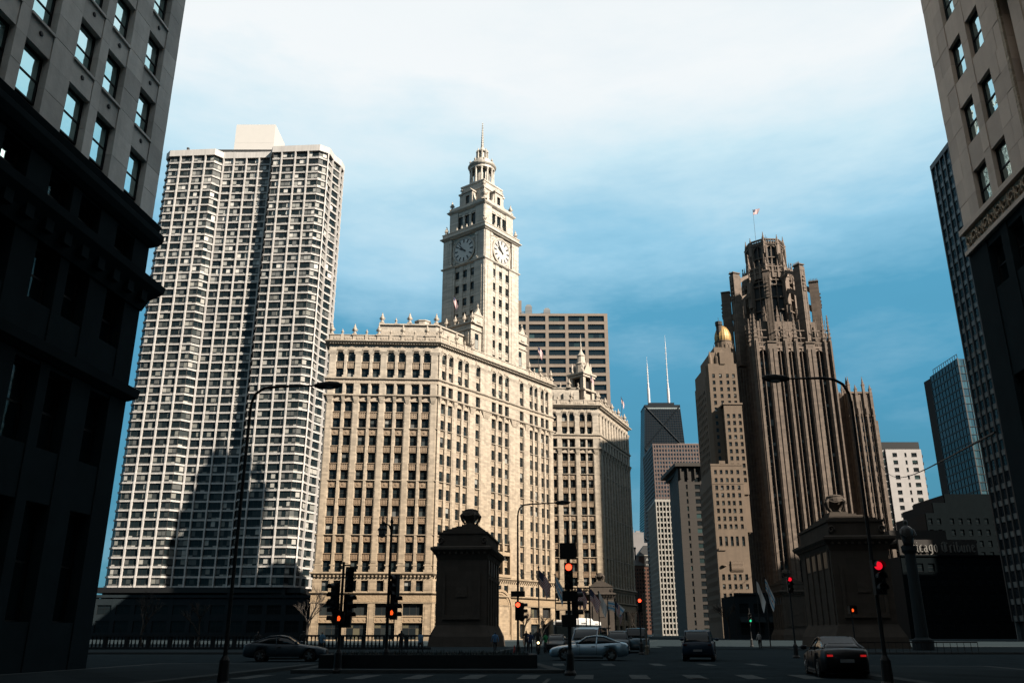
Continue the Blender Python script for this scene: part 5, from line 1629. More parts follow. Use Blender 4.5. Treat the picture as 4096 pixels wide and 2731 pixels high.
b = MB().box(6.8, 7.4, .45, .9, 19.7, 36.75); b.box(6.6, 6.8, -.10, .0, 19.7, 36.7)
b.taper(7.0, 9.0, -.5, .4, 27.2, 6.9, 9.4, -.8, .4, 31.0)
build_split(b, 'carved_pendant', M['rcarve'], rb, fr_.loc(0, 0, 0), fr_.a)
b = MB().sweep([fr_.p(0, 30), fr_.p(0), fr_.p(RL)], [(.04, 19.38), (.2, 19.45), (.24, 19.66), (.05, 19.74)]) if False else MB()
b.box(-.1, RL, -.24, .5, 19.42, 19.68); b.box(-.05, RL, -.16, .5, 18.36, 18.56)
build(b, 'band_moulding', M['rstone_w'], rb, fr_.loc(0, 0, 0), fr_.a)
b = MB().box(0, RL, -.02, .5, 18.56, 19.42)
for k in range(60):
    s = .4 + k * .62; sg_ = 1 if k % 2 else -1
    pts = [(s + .26 * math.cos(t * .7) * (1 - t * .07), -.08, 18.98 + sg_ * .26 * math.sin(t * .7) * (1 - t * .07)) for t in range(10)]
    b.tube(pts, .05, 5); b.tube([(s + .3, -.07, 18.72), (s + .38, -.1, 18.95), (s + .3, -.07, 19.25)], .045, 5)
build(b, 'carved_band', M['rcarve'], rb, fr_.loc(0, 0, 0), fr_.a)
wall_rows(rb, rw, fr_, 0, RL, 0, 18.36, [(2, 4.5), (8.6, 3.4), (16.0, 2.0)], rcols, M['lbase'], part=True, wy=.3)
build(MB().prism([fr_.p(.95, .95), fr_.p(RL, .95), fr_.p(RL, 52), fr_.p(.95, 52)], 0, 81.5), 'building_core', M['core'], rb)
build(MB().box(-52, -.0, 0, .9, 0, 81.8), 'north_wall', M['rstone_w'], rb, fr_.loc(0, 0.955, 0), fr_.a - PI / 2)
build(MB().prism([fr_.p(0, .2), fr_.p(RL, .2), fr_.p(RL, 52), fr_.p(0, 52)], 82, 82.5), 'roof', M['roof'], rb)
rw.done()

# added unseen blocks, to the right and behind, sized to shade the crossing
M['shadeblock'] = mat('shade_block_stone', (.22, .19, .16), .85, .12, .3, .1, brick=(3.2, 3.6, .25))
for nm, lab, q0, q1, h in (
        ('right_shade_block', 'added shading mass behind the right edge building, out of the frame', (55, 101), (-60, 34), 112),
        ('low_shade_block', 'added lower shading mass beyond the right edge building, out of the frame', (102, 175), (-60, 30), 78),
        ('left_sky_blocker', 'added unseen mass south of the left edge building, cutting skylight', (-62, -26), (-150, -20), 75),  # this and the next are added to dim skylight in the street
        ('rear_sky_blocker', 'added unseen mass behind the camera, cutting skylight', (-130, -66), (-90, 20), 70),):
    (xa, xb), (ya, yb) = q0, q1
    o = thing(nm, lab, 'building', (xa, ya, 0), R(-ST))
    b = MB().box(0, xb - xa, 0, yb - ya, 0, h) if yb > ya else MB().box(0, xb - xa, yb - ya, 0, 0, h)
    b.box(-.3, xb - xa + .3, min(0, yb - ya) - .3, max(0, yb - ya) + .3, h, h + 1.2)
    n = int((xb - xa) / 4)
    y_ = max(0, yb - ya)
    for k in range(n): b.box(k * 4 + .3, k * 4 + 1.2, y_, y_ + .4, 0, h)
    build(b, 'wall', M['shadeblock'], o)

# ================================================================== ground
M['asph'] = mat('asphalt', (.040, .056, .064), .95, .35, .8, spec=.0, bump=.3, bscale=8)
M['pave'] = mat('concrete_paving', (.048, .063, .070), .95, .2, .5, brick=(1.5, 1.5, .12), spec=.0)
M['kerb'] = mat('kerb_granite', (.10, .115, .12), .9, .15, 1, spec=.0)
M['earth'] = mat('city_ground', (.042, .058, .066), .95, .2, .05, spec=.0)
M['mark'] = mat('road_paint', (.15, .17, .175), .9, .45, 2, spec=.0)
def struct(mb, name, m):
    o = build(mb, name, m); o['kind'] = 'structure'; return o
struct(MB().add([(-4500, -600, -.02), (4500, -600, -.02), (4500, 6000, -.02), (-4500, 6000, -.02)], [(0, 1, 2, 3)]), 'ground', M['earth'])
def strip(p, az, w, length, z):
    d = Vector((math.sin(R(az)), math.cos(R(az)))); n_ = Vector((d.y, -d.x)) * w / 2; p = Vector(p); q = p + d * length
    return [tuple(p - n_) + (z,), tuple(p + n_) + (z,), tuple(q + n_) + (z,), tuple(q - n_) + (z,)]
mid = lambda y: -2 * dN + dF * y
b = MB().add(strip(mid(-60), ST, 24, 155, .004), [(0, 1, 2, 3)])
struct(b, 'avenue', M['asph'])
struct(MB().add(strip((12.5, 95), 11, 27, 1100, .008), [(0, 1, 2, 3)]), 'bridge_road', M['asph'])
struct(MB().add(strip((-120, 58), 92, 22, 300, .012), [(0, 1, 2, 3)]), 'cross_street', M['asph'])
def raised(poly, z, name):
    b = MB().prism(poly, -.015, z, 0)
    o = struct(b, name, M['pave'])
    k = MB().sweep(poly, [(.0, -.014), (.18, -.014), (.18, z + .004), (0, z + .004)], closed=True)
    build(k, 'kerb', M['kerb'], o)
    return o
pt = lambda a, t: tuple(dN * a + dF * t)
raised([pt(-21.9, -60), pt(-14, -60), pt(-14, 44), pt(-21.9, 44)][::1], .14, 'pavement_left')
raised([pt(10, -60), pt(17.9, -60), pt(17.9, 44), pt(10, 44)], .14, 'pavement_right')
raised([(-60, 72), (-1.5, 72), (.5, 93), (-.5, 100), (-60, 100)], .14, 'pavement_bridge_left')
raised([(27, 72), (75, 72), (75, 104), (29, 104)], .14, 'pavement_bridge_right')
raised([(-45, 163), (-16, 166), (16, 202), (24, 222), (17, 226), (-16, 172.5), (-45, 174)], .14, 'pavement_plaza')
# central reserve with planter by the crossing
raised([(-9, 38), (2.0, 38), (1.2, 46), (-9, 46)], .14, 'traffic_island')
b = MB()
for k in range(9): b.add(strip((-8 + k * 2.6, 46.5), 2, .6, 3.0, .016), [(0, 1, 2, 3)])
for k in range(14): b.add(strip((12.5 + .19 * k * 11, 98 + k * 11), 11, .14, 5, .014), [(0, 1, 2, 3)])
for k in range(8): b.add(strip(tuple(mid(-10 + k * 8) + dN * .2), ST, .14, 3.5, .012), [(0, 1, 2, 3)])
for k in range(11): b.add(strip((-10 + k * 2.1, 33.2), ST, .7, 3.2, .016), [(0, 1, 2, 3)])
for k in range(2): b.add(strip(tuple(mid(-20) + dN * (-5.6 + 5.4 * k)), ST, .12, 49, .0125), [(0, 1, 2, 3)])
struct(b, 'road_markings', M['mark'])
M['iron'] = mat('cast_iron', (.05, .06, .065), .8, .2, 6, spec=.1)
for k, (x, y) in enumerate(((3.2, 24.5), (-3.6, 29.0), (6.8, 33.5))):
    o = build(MB().lathe([(.36, .0), (.36, .022), (.30, .022), (.29, .016)], 20), 'manhole_cover', M['iron'], None, (x, y, .006))
    o['label'] = ('round iron manhole cover nearest the camera', 'round iron manhole cover left of the avenue centre', 'round iron manhole cover farthest, to the right')[k]
    o['category'] = 'manhole cover'; o['group'] = 'manhole covers in the avenue'
    q = MB()
    for i in range(5): q.box(-.2, .2, -.2 + i * .1 - .015, -.2 + i * .1 + .015, .016, .024)
    put('grip_ribs', q.mesh('grip_ribs', M['iron']), o)

# ================================================================== bridge houses
M['bh'] = mat('bridge_limestone', (.115, .098, .084), .9, .14, .6, .14, brick=(1.2, .55, .08), spec=.0)
M['bh2'] = mat('bridge_carving', (.12, .101, .086), .9, .2, 1.5, .1, bump=.6, bscale=3, spec=.0)
M['bronze'] = mat('dark_bronze', (.02, .022, .022), .5, .2, 1)
def bridge_house(label, loc, rz, sc=1.0):
    t = thing('bridge_house', label, 'bridge house', loc, rz, 'stone bridge houses')
    t.scale = (sc, sc, sc)
    W, D = 5.7, 13.0
    b = MB().box(0, W, 0, D, 2.2, 10.1)
    b.taper(-.75, W + .75, -.75, D + .75, 0, -.6, W + .6, -.6, D + .6, 1.2); b.taper(-.6, W + .6, -.6, D + .6, 1.2, -.02, W + .02, -.02, D + .02, 2.4)
    for k in range(8):
        b.box(-.05, W + .05, -.05, D + .05, 2.6 + k * .95, 2.6 + k * .95 + .05) if False else None
    build(b, 'shaft', M['bh'], t)
    # carved figures relief on the front, panels and openings on the side
    b = MB()
    b.box(.7, W - .7, -.22, -.002, 3.0, 3.5); b.box(.7, 1.0, -.18, -.002, 3.5, 8.0); b.box(W - 1.0, W - .7, -.18, -.002, 3.5, 8.0)
    b.box(2.2, W - 2.2, -.10, -.002, 5.4, 6.6)
    build_split(b, 'carved_relief', M['bh2'], t)
    b = MB()
    for i in range(5):
        y = .5 + i * 2.5
        b.box(W - .1, W + .14, y, y + .5, 2.4, 9.9); b.box(-.14, .1, y, y + .5, 2.4, 9.9)
        b.box(W + .02, W + .1, y + .5, y + 2.5, 7.4, 7.8)
    build_split(b, 'pilaster', M['bh'], t)
    for i in range(4):
        y = 1.2 + i * 2.5
        for x in (W + .0, -.06):
            o = build(MB().box(x, x + .06, y, y + 1.5, 7.9, 9.5), 'window', M['bronze'], t)
    build(MB().box(W + .002, W + .08, 8.6, 9.8, .4, 3.4), 'door', M['bronze'], t)
    ln_ = [(0, 0), (W, 0), (W, D), (0, D)]
    build(MB().sweep(ln_, [(.02, 9.5), (.1, 9.7), (.25, 10.1), (.6, 10.45), (.72, 10.6), (.72, 10.85), (.3, 11.0)], closed=True), 'cornice', M['bh'], t)
    b = MB()
    for i in range(9):
        x = .2 + i * (W - .4) / 8; b.box(x - .12, x + .12, -.5, 0, 10.12, 10.44)
    for i in range(18):
        y = .3 + i * (D - .6) / 17; b.box(W, W + .5, y - .12, y + .12, 10.12, 10.44); b.box(-.5, 0, y - .12, y + .12, 10.12, 10.44)
    build_split(b, 'bracket', M['bh'], t)
    b = MB().box(.1, W - .1, .1, D - .1, 10.9, 12.4); b.box(-.05, W + .05, -.05, D + .05, 12.4, 12.62)
    for x in (.25, W - .25):
        b.lathe([(.42, 0), (.42, .35)], 10, 0, 0) if False else None
    build(b, 'attic', M['bh'], t)
    for x in (.35, W - .35):
        b = MB(); pts = [(x + .34 * math.cos(q * .6) * (1 - q * .06), .02, 11.6 + .42 * math.sin(q * .6) * (1 - q * .06)) for q in range(14)]
        b.tube(pts, .12, 6); build(b, 'scroll', M['bh2'], t)
    b = MB(); e = .35
    for k in range(4): b.box(.2 + e * (k + .6) , W - .2 - e * (k + .6), .2 + 1.1 * (k + .5), D - .2 - 1.1 * (k + .5), 12.62 + .28 * k, 12.9 + .28 * k)
    b.box(W / 2 - .95, W / 2 + .95, D / 2 - .95, D / 2 + .95, 13.74, 14.1)
    build(b, 'steps', M['bh'], t)
    cx, cy = W / 2, D / 2
    b = MB().lathe([(.8, 14.0), (.62, 14.15), (.5, 14.35), (.62, 14.6), (.95, 14.95), (1.08, 15.3), (1.02, 15.6), (.9, 15.75), (.95, 15.85), (.7, 16.0), (.3, 16.1)], 16, cx, cy)
    for k in range(4):
        a = k * PI / 2 + .6
        b.tube([(cx + 1.0 * math.cos(a), cy + 1.0 * math.sin(a), 15.5), (cx + 1.28 * math.cos(a), cy + 1.28 * math.sin(a), 15.2), (cx + 1.15 * math.cos(a), cy + 1.15 * math.sin(a), 14.7), (cx + .75 * math.cos(a), cy + .75 * math.sin(a), 14.2)], [.16, .22, .15, .1], 6)
        b.tube([(cx + 1.1 * math.cos(a + q * .26), cy + 1.1 * math.sin(a + q * .26), 15.45 - .32 * math.sin(q * PI / 6)) for q in range(7)], .09, 5)
    build(b, 'urn', M['bh2'], t)
    return t
bridge_house('shaded stone bridge house with urn, nearest, in front of the clock tower building', (-8.55, 100.4, 0), R(-ST))
bridge_house('sunlit stone bridge house with urn, behind the bus', (16.6, 190, 0), R(-4), .88)
bridge_house('shaded stone bridge house with urn, in front of the gothic tower', (32.4, 89, 0), R(-ST))
bridge_house('distant stone bridge house with urn, left of the gothic tower foot', (62.9, 207, 0), R(-ST))
# ================================================================== street furniture
M['pole'] = mat('black_pole', (.010, .011, .012), .6, .1, 2, spec=.2)
M['lensred'] = lamp_mat('red_lens', (1.0, .055, .02), 1.1)
M['lensred2'] = lamp_mat('deep_red_lens', (1.0, .01, .03), .22)
M['handred'] = lamp_mat('orange_hand', (1.0, .09, .012), .4)
M['lensgreen'] = lamp_mat('green_lens', (.02, .8, .35), .3)
M['warm'] = lamp_mat('warm_lamp', (1.0, .72, .35), 1.5)
M['offlens'] = mat('dark_lens', (.02, .02, .02), .3, 0)
M['glob'] = mat('frosted_glass', (.30, .33, .33), .4, .1, 3)

def signal_head(parent, x, y, z, lit=None, rz=0.0, m=None):
    """three lamp traffic head with visors; z = top"""
    b = MB().box(-.17, .17, -.10, .12, -1.05, 0)
    for k in range(3):
        st = len(b.v); n = 10
        vs, fs = [], []
        for q in range(n + 1):
            a = PI * (q / n * 1.15 - .075)
            for yy in (-.10, -.34): vs.append((.15 * math.cos(a), yy, -.18 - .34 * k + .15 * math.sin(a)))
        for q in range(n): fs.append((2 * q, 2 * q + 1, 2 * q + 3, 2 * q + 2))
        b.add(vs, fs)
    h = build(b, 'signal_head', M['pole'], parent, (x, y, z), rz)
    for k in range(3):
        ln = MB().lathe([(.13, 0), (.13, .02), (.10, .045), (.04, .06)], 14); ln.xf(Matrix.Translation((0, -.10, -.18 - .34 * k)) @ Matrix.Rotation(PI / 2, 4, 'X'))
        put('lens', ln.mesh('lens', (m or M['lensred']) if lit == k else M['offlens'], True), h)
    return h
def ped_head(parent, x, y, z, lit=True, rz=0.0):
    b = MB().box(-.23, .23, -.12, .12, -.5, 0); b.box(-.25, .25, -.3, -.1, -.02, .02); b.box(-.25, -.22, -.3, -.1, -.5, .02); b.box(.22, .25, -.3, -.1, -.5, .02)
    h = build(b, 'walk_signal', M['pole'], parent, (x, y, z), rz)
    if lit:
        g = MB()
        st_ = 0
        g.panel([(-.09, -.42), (.07, -.42), (.12, -.27), (.13, -.2), (.09, -.21), (.07, -.27), (.06, -.26), (-.09, -.26)], -.14, -.125)
        for k, (x0, l_) in enumerate(((-.09, .12), (-.05, .17), (-.005, .18), (.04, .15))):
            g.box(x0, x0 + .035, -.14, -.125, -.262, -.262 + l_)
        g.xf(Matrix.Translation((0, 0, -.12)) @ Matrix.Diagonal((.6, 1, .6, 1)))
        put('hand_symbol', g.mesh('hand_symbol', M['handred']), h)
    return h
def pole(parent, h, r=.08, name='pole', base=True):
    pr = [(.24, 0), (.24, .1), (.17, .2), (.15, .8), (r * 1.15, .95)] if base else [(r * 1.1, 0)]
    return build(MB().lathe(pr + [(r, 1.2 if base else .1), (r * .75, h)], 12), 'pole', M['pole'], parent)

# signal with the red light in the middle of the picture
t = thing('traffic_signal', 'black traffic signal pole with red light and large sign, in front of the silver sedan', 'traffic signal', (2.30, 36, 0))
pole(t, 5.95, .075)
signal_head(t, 0, -.16, 4.30, 0)
build(MB().box(-.34, .34, -.06, -.02, 4.44, 5.10), 'sign_plate', M['pole'], t, (0, -.06, 0))
signal_head(t, .25, .22, 3.2, None, 1.57)
build(MB().box(-.26, .24, -.2, .2, 2.8, 3.2).box(-.30, .28, -.22, .22, 1.82, 2.28), 'control_box', M['pole'], t)
# lamp post with signal, left of it
def cobra(parent, pts, head, r=.048):
    build(MB().tube(pts, [r] * (len(pts) - 1) + [r * .6], 10), 'arm', M['pole'], parent)
    e = Vector(pts[-1]); d = (Vector(pts[-1]) - Vector(pts[-2])).normalized()
    b = MB()
    prof = [(0, .05), (.15, .11), (.5, .15), (.8, .12), (.95, .03)]
    vs = []
    ang = math.atan2(d.y, d.x)
    b.lathe([(w, z) for z, w in prof], 10, sy=.5)
    b.xf(Matrix.Translation(e) @ Matrix.Rotation(ang, 4, 'Z') @ Matrix.Rotation(PI / 2 - .03, 4, 'Y'))
    build(b, 'lamp_head', M['pole'], parent)
    build(MB().lathe([(.11, 0), (.09, -.06), (.02, -.08)], 10, sx=1.8), 'lamp_glass', M['glob'], parent, tuple(e + d * .5 + Vector((0, 0, -.06))))
t = thing('street_lamp', 'black street lamp with curved arm and red signal, right of the nearest bridge house', 'street lamp', (.35, 53, 0), group='tall street lamps')
pole(t, 8.4, .07)
cobra(t, [(0, 0, 8.3), (.03, 0, 8.6), (.12, 0, 8.85), (.35, 0, 9.05), (.8, 0, 9.1), (2.3, 0, 9.18)], None)
signal_head(t, .0, -.18, 3.34, 0)
build(MB().box(-.42, .42, -.14, -.09, 3.62, 3.95), 'street_sign', M['pole'], t)
signal_head(t, .24, .2, 3.3, None, 1.57)
t = thing('street_lamp', 'black street lamp reaching over the avenue from the left, before the apartment tower', 'street lamp', (-8.85, 28, 0), group='tall street lamps')
pole(t, 8.8, .062)
cobra(t, [(0, 0, 8.7), (.03, 0, 9.0), (.13, 0, 9.28), (.4, 0, 9.48), (.9, 0, 9.54), (2.1, 0, 9.57)], None)
t = thing('street_lamp', 'black street lamp reaching over the avenue from the right, before the gothic tower', 'street lamp', (11.5, 28, 0), group='tall street lamps')
pole(t, 9.0, .062)
cobra(t, [(0, 0, 8.9), (-.04, 0, 9.3), (-.2, 0, 9.62), (-.5, 0, 9.8), (-.9, 0, 9.84), (-2.0, 0, 9.82)], None)
signal_head(t, .05, -.2, 3.78, 0, m=M['lensred2'])
# old style lantern with its walk signal
t = thing('lantern_post', 'ornate twin bracket lantern post with a lit red hand, left of the bridge house', 'street lamp', (-5.56, 40, 0))
pole(t, 5.9, .075)
b = MB().tube([(0, 0, 5.6), (-.02, 0, 6.05), (-.12, 0, 6.3), (-.32, 0, 6.38), (-.42, 0, 6.45)], .035, 8); b.lathe([(.05, 5.9), (.09, 6.2), (.05, 6.35), (.08, 6.45), (.02, 6.7)], 8)
b.lathe([(.05, 6.05), (.09, 6.25), (.05, 6.38), (.03, 6.7)], 8, -.42, 0)
build(b, 'bracket', M['pole'], t)
build(MB().lathe([(.04, 6.3), (.13, 6.22), (.22, 6.12), (.22, 6.06)], 12, -.42, 0), 'lamp_shade', M['pole'], t)
build(MB().lathe([(.19, 6.06), (.17, 5.9), (.09, 5.76), (.02, 5.72)], 12, -.42, 0), 'lamp_globe', M['glob'], t)
signal_head(t, .28, 0, 4.1, None, -.6); build(MB().box(-.03, .34, -.12, -.06, 3.4, 3.72), 'street_sign', M['pole'], t)
signal_head(t, .26, .05, 3.2, None, 1.2); ped_head(t, .2, -.1, 2.72)
t = thing('corner_signal', 'cluster of black traffic signals on one post with a lit red hand, far left', 'traffic signal', (-7.28, 38, 0))
pole(t, 4.5, .07)
build(MB().tube([(0, 0, 4.35), (.27, 0, 4.38), (.3, 0, 4.3)], .03, 6), 'bracket', M['pole'], t)
signal_head(t, .3, -.1, 4.28, None, .3); signal_head(t, .28, .1, 3.15, None, 1.0); signal_head(t, -.3, 0, 3.62, None, -.7); signal_head(t, -.26, .1, 3.0, None, -1.2)
ped_head(t, -.02, -.16, 2.45); ped_head(t, .22, .05, 2.3, False)
for i, (x, y, z, lab, mm, k, lk) in enumerate((
        (10.0, 70, 4.16, 'traffic signal with an amber red light beside the far lamp pole at the street gap', M['warm'], 0, 0),
        (18.8, 60, 5.2, 'traffic signal with a deep red light, at the foot of the gothic tower', M['lensred2'], 0, 0),
        (29.2, 110, 3.85, 'distant traffic signal showing green, before the domed hotel', M['lensgreen'], 2, 2))):
    t = thing('street_signal', lab, 'traffic signal', (x, y, 0))
    pole(t, z + .6, .06); signal_head(t, 0, -.15, z, lk, 0, m=M['lensred'] if i == 0 else mm)
t = thing('walk_signal_post', 'short post with a tiny lit orange hand, at the foot of the right bridge house', 'traffic signal', (22.8, 60, 0))
pole(t, 3.3, .05); ped_head(t, 0, -.14, 3.3)
t = thing('banner_pole', 'pale fluted pole with stacked sign frames, behind the street gap signal', 'pole', (10.5, 70.5, 0))
M['tanpole'] = mat('tan_pole', (.16, .13, .09), .7, .2, 2)
b = MB().lathe([(.16, 0), (.16, .6), (.07, .7), (.06, 4.6)], 10)
for k in range(5): b.box(-.16, .1, -.05, .05, 2.0 + k * .5, 2.06 + k * .5); b.box(-.16, -.12, -.04, .04, 2.06 + k * .5, 2.5 + k * .5)
build(b, 'pole', M['tanpole'], t)

# ---- flags
def flag_mat(kind):
    m, tr, b = principled('flag_' + kind)
    n = tr.nodes.new; l = tr.links.new
    uv = n('ShaderNodeTexCoord'); sp_ = n('ShaderNodeSeparateXYZ'); l(uv.outputs['UV'], sp_.inputs[0])
    def band(src, lo, hi):
        a = n('ShaderNodeMath'); a.operation = 'GREATER_THAN'; l(src, a.inputs[0]); a.inputs[1].default_value = lo
        c = n('ShaderNodeMath'); c.operation = 'LESS_THAN'; l(src, c.inputs[0]); c.inputs[1].default_value = hi
        d = n('ShaderNodeMath'); d.operation = 'MULTIPLY'; l(a.outputs[0], d.inputs[0]); l(c.outputs[0], d.inputs[1]); return d.outputs[0]
    def mixc(f, a, c):
        x = n('ShaderNodeMixRGB'); l(f, x.inputs[0])
        for k, q in ((1, a), (2, c)):
            if isinstance(q, tuple): x.inputs[k].default_value = q + (1,)
            else: l(q, x.inputs[k])
        return x.outputs[0]
    W, RD, BL, LB = (.34, .34, .33), (.17, .008, .014), (.006, .01, .035), (.05, .19, .31)
    if kind == 'stripes':
        m1 = n('ShaderNodeMath'); m1.operation = 'MULTIPLY'; l(sp_.outputs[1], m1.inputs[0]); m1.inputs[1].default_value = 6.5
        fr = n('ShaderNodeMath'); fr.operation = 'FRACT'; l(m1.outputs[0], fr.inputs[0])
        cur = mixc(band(fr.outputs[0], 0, .5), W, RD)
        ca = n('ShaderNodeMath'); ca.operation = 'MULTIPLY'; l(band(sp_.outputs[0], -1, .4), ca.inputs[0]); l(band(sp_.outputs[1], .46, 2), ca.inputs[1])
        cur = mixc(ca.outputs[0], cur, BL)
    elif kind == 'city':
        cur = mixc(band(sp_.outputs[1], .17, .34), W, LB); cur = mixc(band(sp_.outputs[1], .66, .83), cur, LB)
        st = None
        for cx in (.2, .4, .6, .8):
            mn = n('ShaderNodeVectorMath'); mn.operation = 'DISTANCE'; l(uv.outputs['UV'], mn.inputs[0]); mn.inputs[1].default_value = (cx, .5, 0)
            cur = mixc(band(mn.outputs['Value'], -1, .055), cur, RD)
    else:
        cur = mixc(band(sp_.outputs[1], -1, 2), W, W)
    l(cur, b.inputs['Base Color']); b.inputs['Roughness'].default_value = .8
    return m
FM = {k: flag_mat(k) for k in ('stripes', 'city', 'white')}
def flag(label, loc, h, kind, w=1.5, droop=1.1, ang=0.0, fz=1.0, seed=0):
    t = thing('flagpole', label, 'flag', loc, ang, 'flags along the bridge')
    build(MB().lathe([(.07, 0), (.045, h), (.09, h + .03), (.1, h + .1), (.05, h + .18), (.01, h + .2)], 8), 'pole', M['pole'], t)
    rnd = random.Random(seed)
    nx, nz = 14, 8; vs, fs, uv = [], [], []
    ph = rnd.uniform(0, 6)
    for i in range(nx + 1):
        u = i / nx
        for j in range(nz + 1):
            v = j / nz
            x = .05 + u * w * (.55 - .2 * (1 - v)); y = .16 * math.sin(u * 7 + v * 1.5 + ph) * u
            z = h - .05 - (1 - v) * fz - droop * (u ** 1.3) - .10 * math.sin(u * 5 + ph)
            vs.append((x, y, z)); uv.append((u, v))
    for i in range(nx):
        for j in range(nz):
            a = i * (nz + 1) + j; fs.append((a, a + nz + 1, a + nz + 2, a + 1))
    me = bpy.data.meshes.new('flag'); me.from_pydata(vs, [], fs); me.materials.append(FM[kind])
    ul = me.uv_layers.new()
    for lp in me.loops: ul.data[lp.index].uv = uv[lp.vertex_index]
    me.polygons.foreach_set('use_smooth', [True] * len(me.polygons))
    put('flag', me, t)
k_ = 95
flag('red and white striped flag on a tall pole, leftmost of the bridge flags', (2.35, 78, 0), 7.0, 'stripes', 2.0, 1.5, 0.2, 1.2, 1)
flag('pale blue and white city flag hanging on the second bridge pole', (4.3, 88, 0), 7.0, 'city', 1.8, 1.7, .2, 1.3, 2)
flag('striped flag on the pole just right of the signal with the sign plate', (7.0, 95, 0), 6.4, 'stripes', 1.9, 1.5, .1, 1.2, 3)
flag('striped flag leaning left above the bus roof', (8.0, 96.5, 0), 6.1, 'stripes', 1.6, 1.1, 2.9, 1.1, 4)
flag('striped flag in front of the sunlit bridge house, left corner', (8.3, 95, 0), 6.0, 'stripes', 2.1, 1.2, 0, 1.2, 5)
flag('plain white flag hanging before the sunlit bridge house', (9.25, 95, 0), 5.65, 'white', 1.7, 1.5, 0, 1.1, 6)
flag('city flag with blue bands blowing out before the sunlit bridge house', (10.2, 95, 0), 4.95, 'city', 3.2, .9, 0, .9, 7)
flag('striped flag at the right corner of the sunlit bridge house', (11.0, 95, 0), 4.9, 'stripes', 1.3, 1.5, 0, 1.0, 8)
flag('white flag hanging at the foot of the gothic tower', (27.6, 100, 0), 7.2, 'white', 1.5, 2.2, 0, 1.2, 9)
flag('city flag with blue bands at the foot of the gothic tower', (28.6, 100, 0), 7.4, 'city', 1.8, 2.2, .2, 1.3, 10)
def roof_flag(label, loc, h, kind, w, ang, seed, fz=1.0, droop=1.0):
    flag(label, loc, h, kind, w, droop, ang, fz, seed)
roof_flag('striped flag flying on the mast at the top of the gothic tower', (94.6, 300, 144.5), 14.2, 'stripes', 5.0, 0, 11, 2.2, -.6)
roof_flag('furled striped flag on the roof of the clock tower building, left of the tower', (-13.2, 178.5, 66.3), 7.0, 'stripes', 2.0, 0, 12, 1.4, 2.2)
roof_flag('striped flag on the roof right of the clock tower', (6.6, 204.5, 62.6), 7.6, 'stripes', 2.4, 0, 13, 1.5, 2.2)
roof_flag('furled striped flag on the companion block roof corner', (22.2, 231.2, 62.6), 8.0, 'stripes', 1.8, 0, 14, 1.5, 2.4)
roof_flag('dark furled flag on the far roof edge of the companion block', (33.5, 253, 62.6), 7.4, 'stripes', 1.6, 0, 15, 1.5, 2.4)

# ================================================================== vehicles
M['tyre'] = mat('tyre_rubber', (.012, .012, .012), .9, 0)
M['rim'] = mat('alloy_rim', (.45, .46, .47), .3, 0, metal=.8)
M['carglass'] = glass('car_glass', dark=(.004, .006, .007), rough=.03, wav=0, spec=.22)
M['trim'] = mat('car_trim', (.010, .011, .012), .5, 0)
M['hlamp'] = mat('headlamp_glass', (.35, .38, .40), .15, 0, spec=.6)
M['tail'] = mat('tail_glass', (.10, .006, .006), .2, 0)
M['tail_on'] = lamp_mat('tail_lit', (1.0, .02, .02), .08)
def paint(name, col, rough=.22):
    m, tr, b = principled(name)
    b.inputs['Base Color'].default_value = col + (1,)
    dk = max(col) < .04
    b.inputs['Metallic'].default_value = 0 if dk else .35; b.inputs['Roughness'].default_value = .5 if dk else rough + .1
    b.inputs['Specular IOR Level'].default_value = .15 if dk else .5
    b.inputs['Coat Weight'].default_value = .06 if dk else .35; b.inputs['Coat Roughness'].default_value = .06
    return m
# side profiles: stations along the length (0 = nose): (x, sill z, belt z, half width)
PROF = {
 'sedan': dict(L=4.75, st=[(0, .30, .60, .62), (.12, .22, .70, .78), (.5, .20, .80, .88), (1.3, .18, .90, .92), (1.75, .18, .96, .92), (2.9, .18, .98, .93), (3.75, .20, 1.02, .92), (4.35, .24, 1.04, .86), (4.65, .30, .98, .76), (4.75, .36, .86, .68)],
   gh=[(1.62, .95, .78), (2.25, 1.38, .62), (2.75, 1.455, .60), (3.3, 1.42, .60), (3.9, 1.20, .62), (4.3, 1.05, .66)], gb=(1.5, 4.3), wh=(.92, 3.72), wr=.335, doors=(1.85, 2.85, 3.62)),
 'suv': dict(L=4.9, st=[(0, .36, .80, .70), (.12, .28, .95, .86), (.5, .26, 1.02, .93), (1.3, .25, 1.08, .95), (1.7, .25, 1.12, .96), (4.3, .28, 1.14, .95), (4.8, .36, 1.1, .88), (4.9, .42, 1.0, .84)],
   gh=[(1.45, 1.1, .84), (2.05, 1.66, .72), (2.7, 1.76, .70), (4.0, 1.74, .70), (4.5, 1.66, .70), (4.82, 1.15, .78)], gb=(1.4, 4.84), wh=(.95, 3.85), wr=.37, doors=(1.85, 2.85, 3.8)),
 'van': dict(L=5.3, st=[(0, .36, .85, .72), (.12, .28, 1.0, .90), (.5, .26, 1.08, .96), (1.0, .25, 1.14, .98), (1.4, .25, 1.16, .99), (4.8, .28, 1.16, .98), (5.25, .36, 1.16, .94), (5.3, .42, 1.1, .92)],
   gh=[(.85, 1.12, .90), (1.6, 1.82, .80), (2.1, 1.95, .78), (4.7, 1.96, .78), (5.1, 1.92, .78), (5.26, 1.2, .90)], gb=(.8, 5.27), wh=(.95, 4.25), wr=.36, doors=(1.6, 2.6, 3.9))}
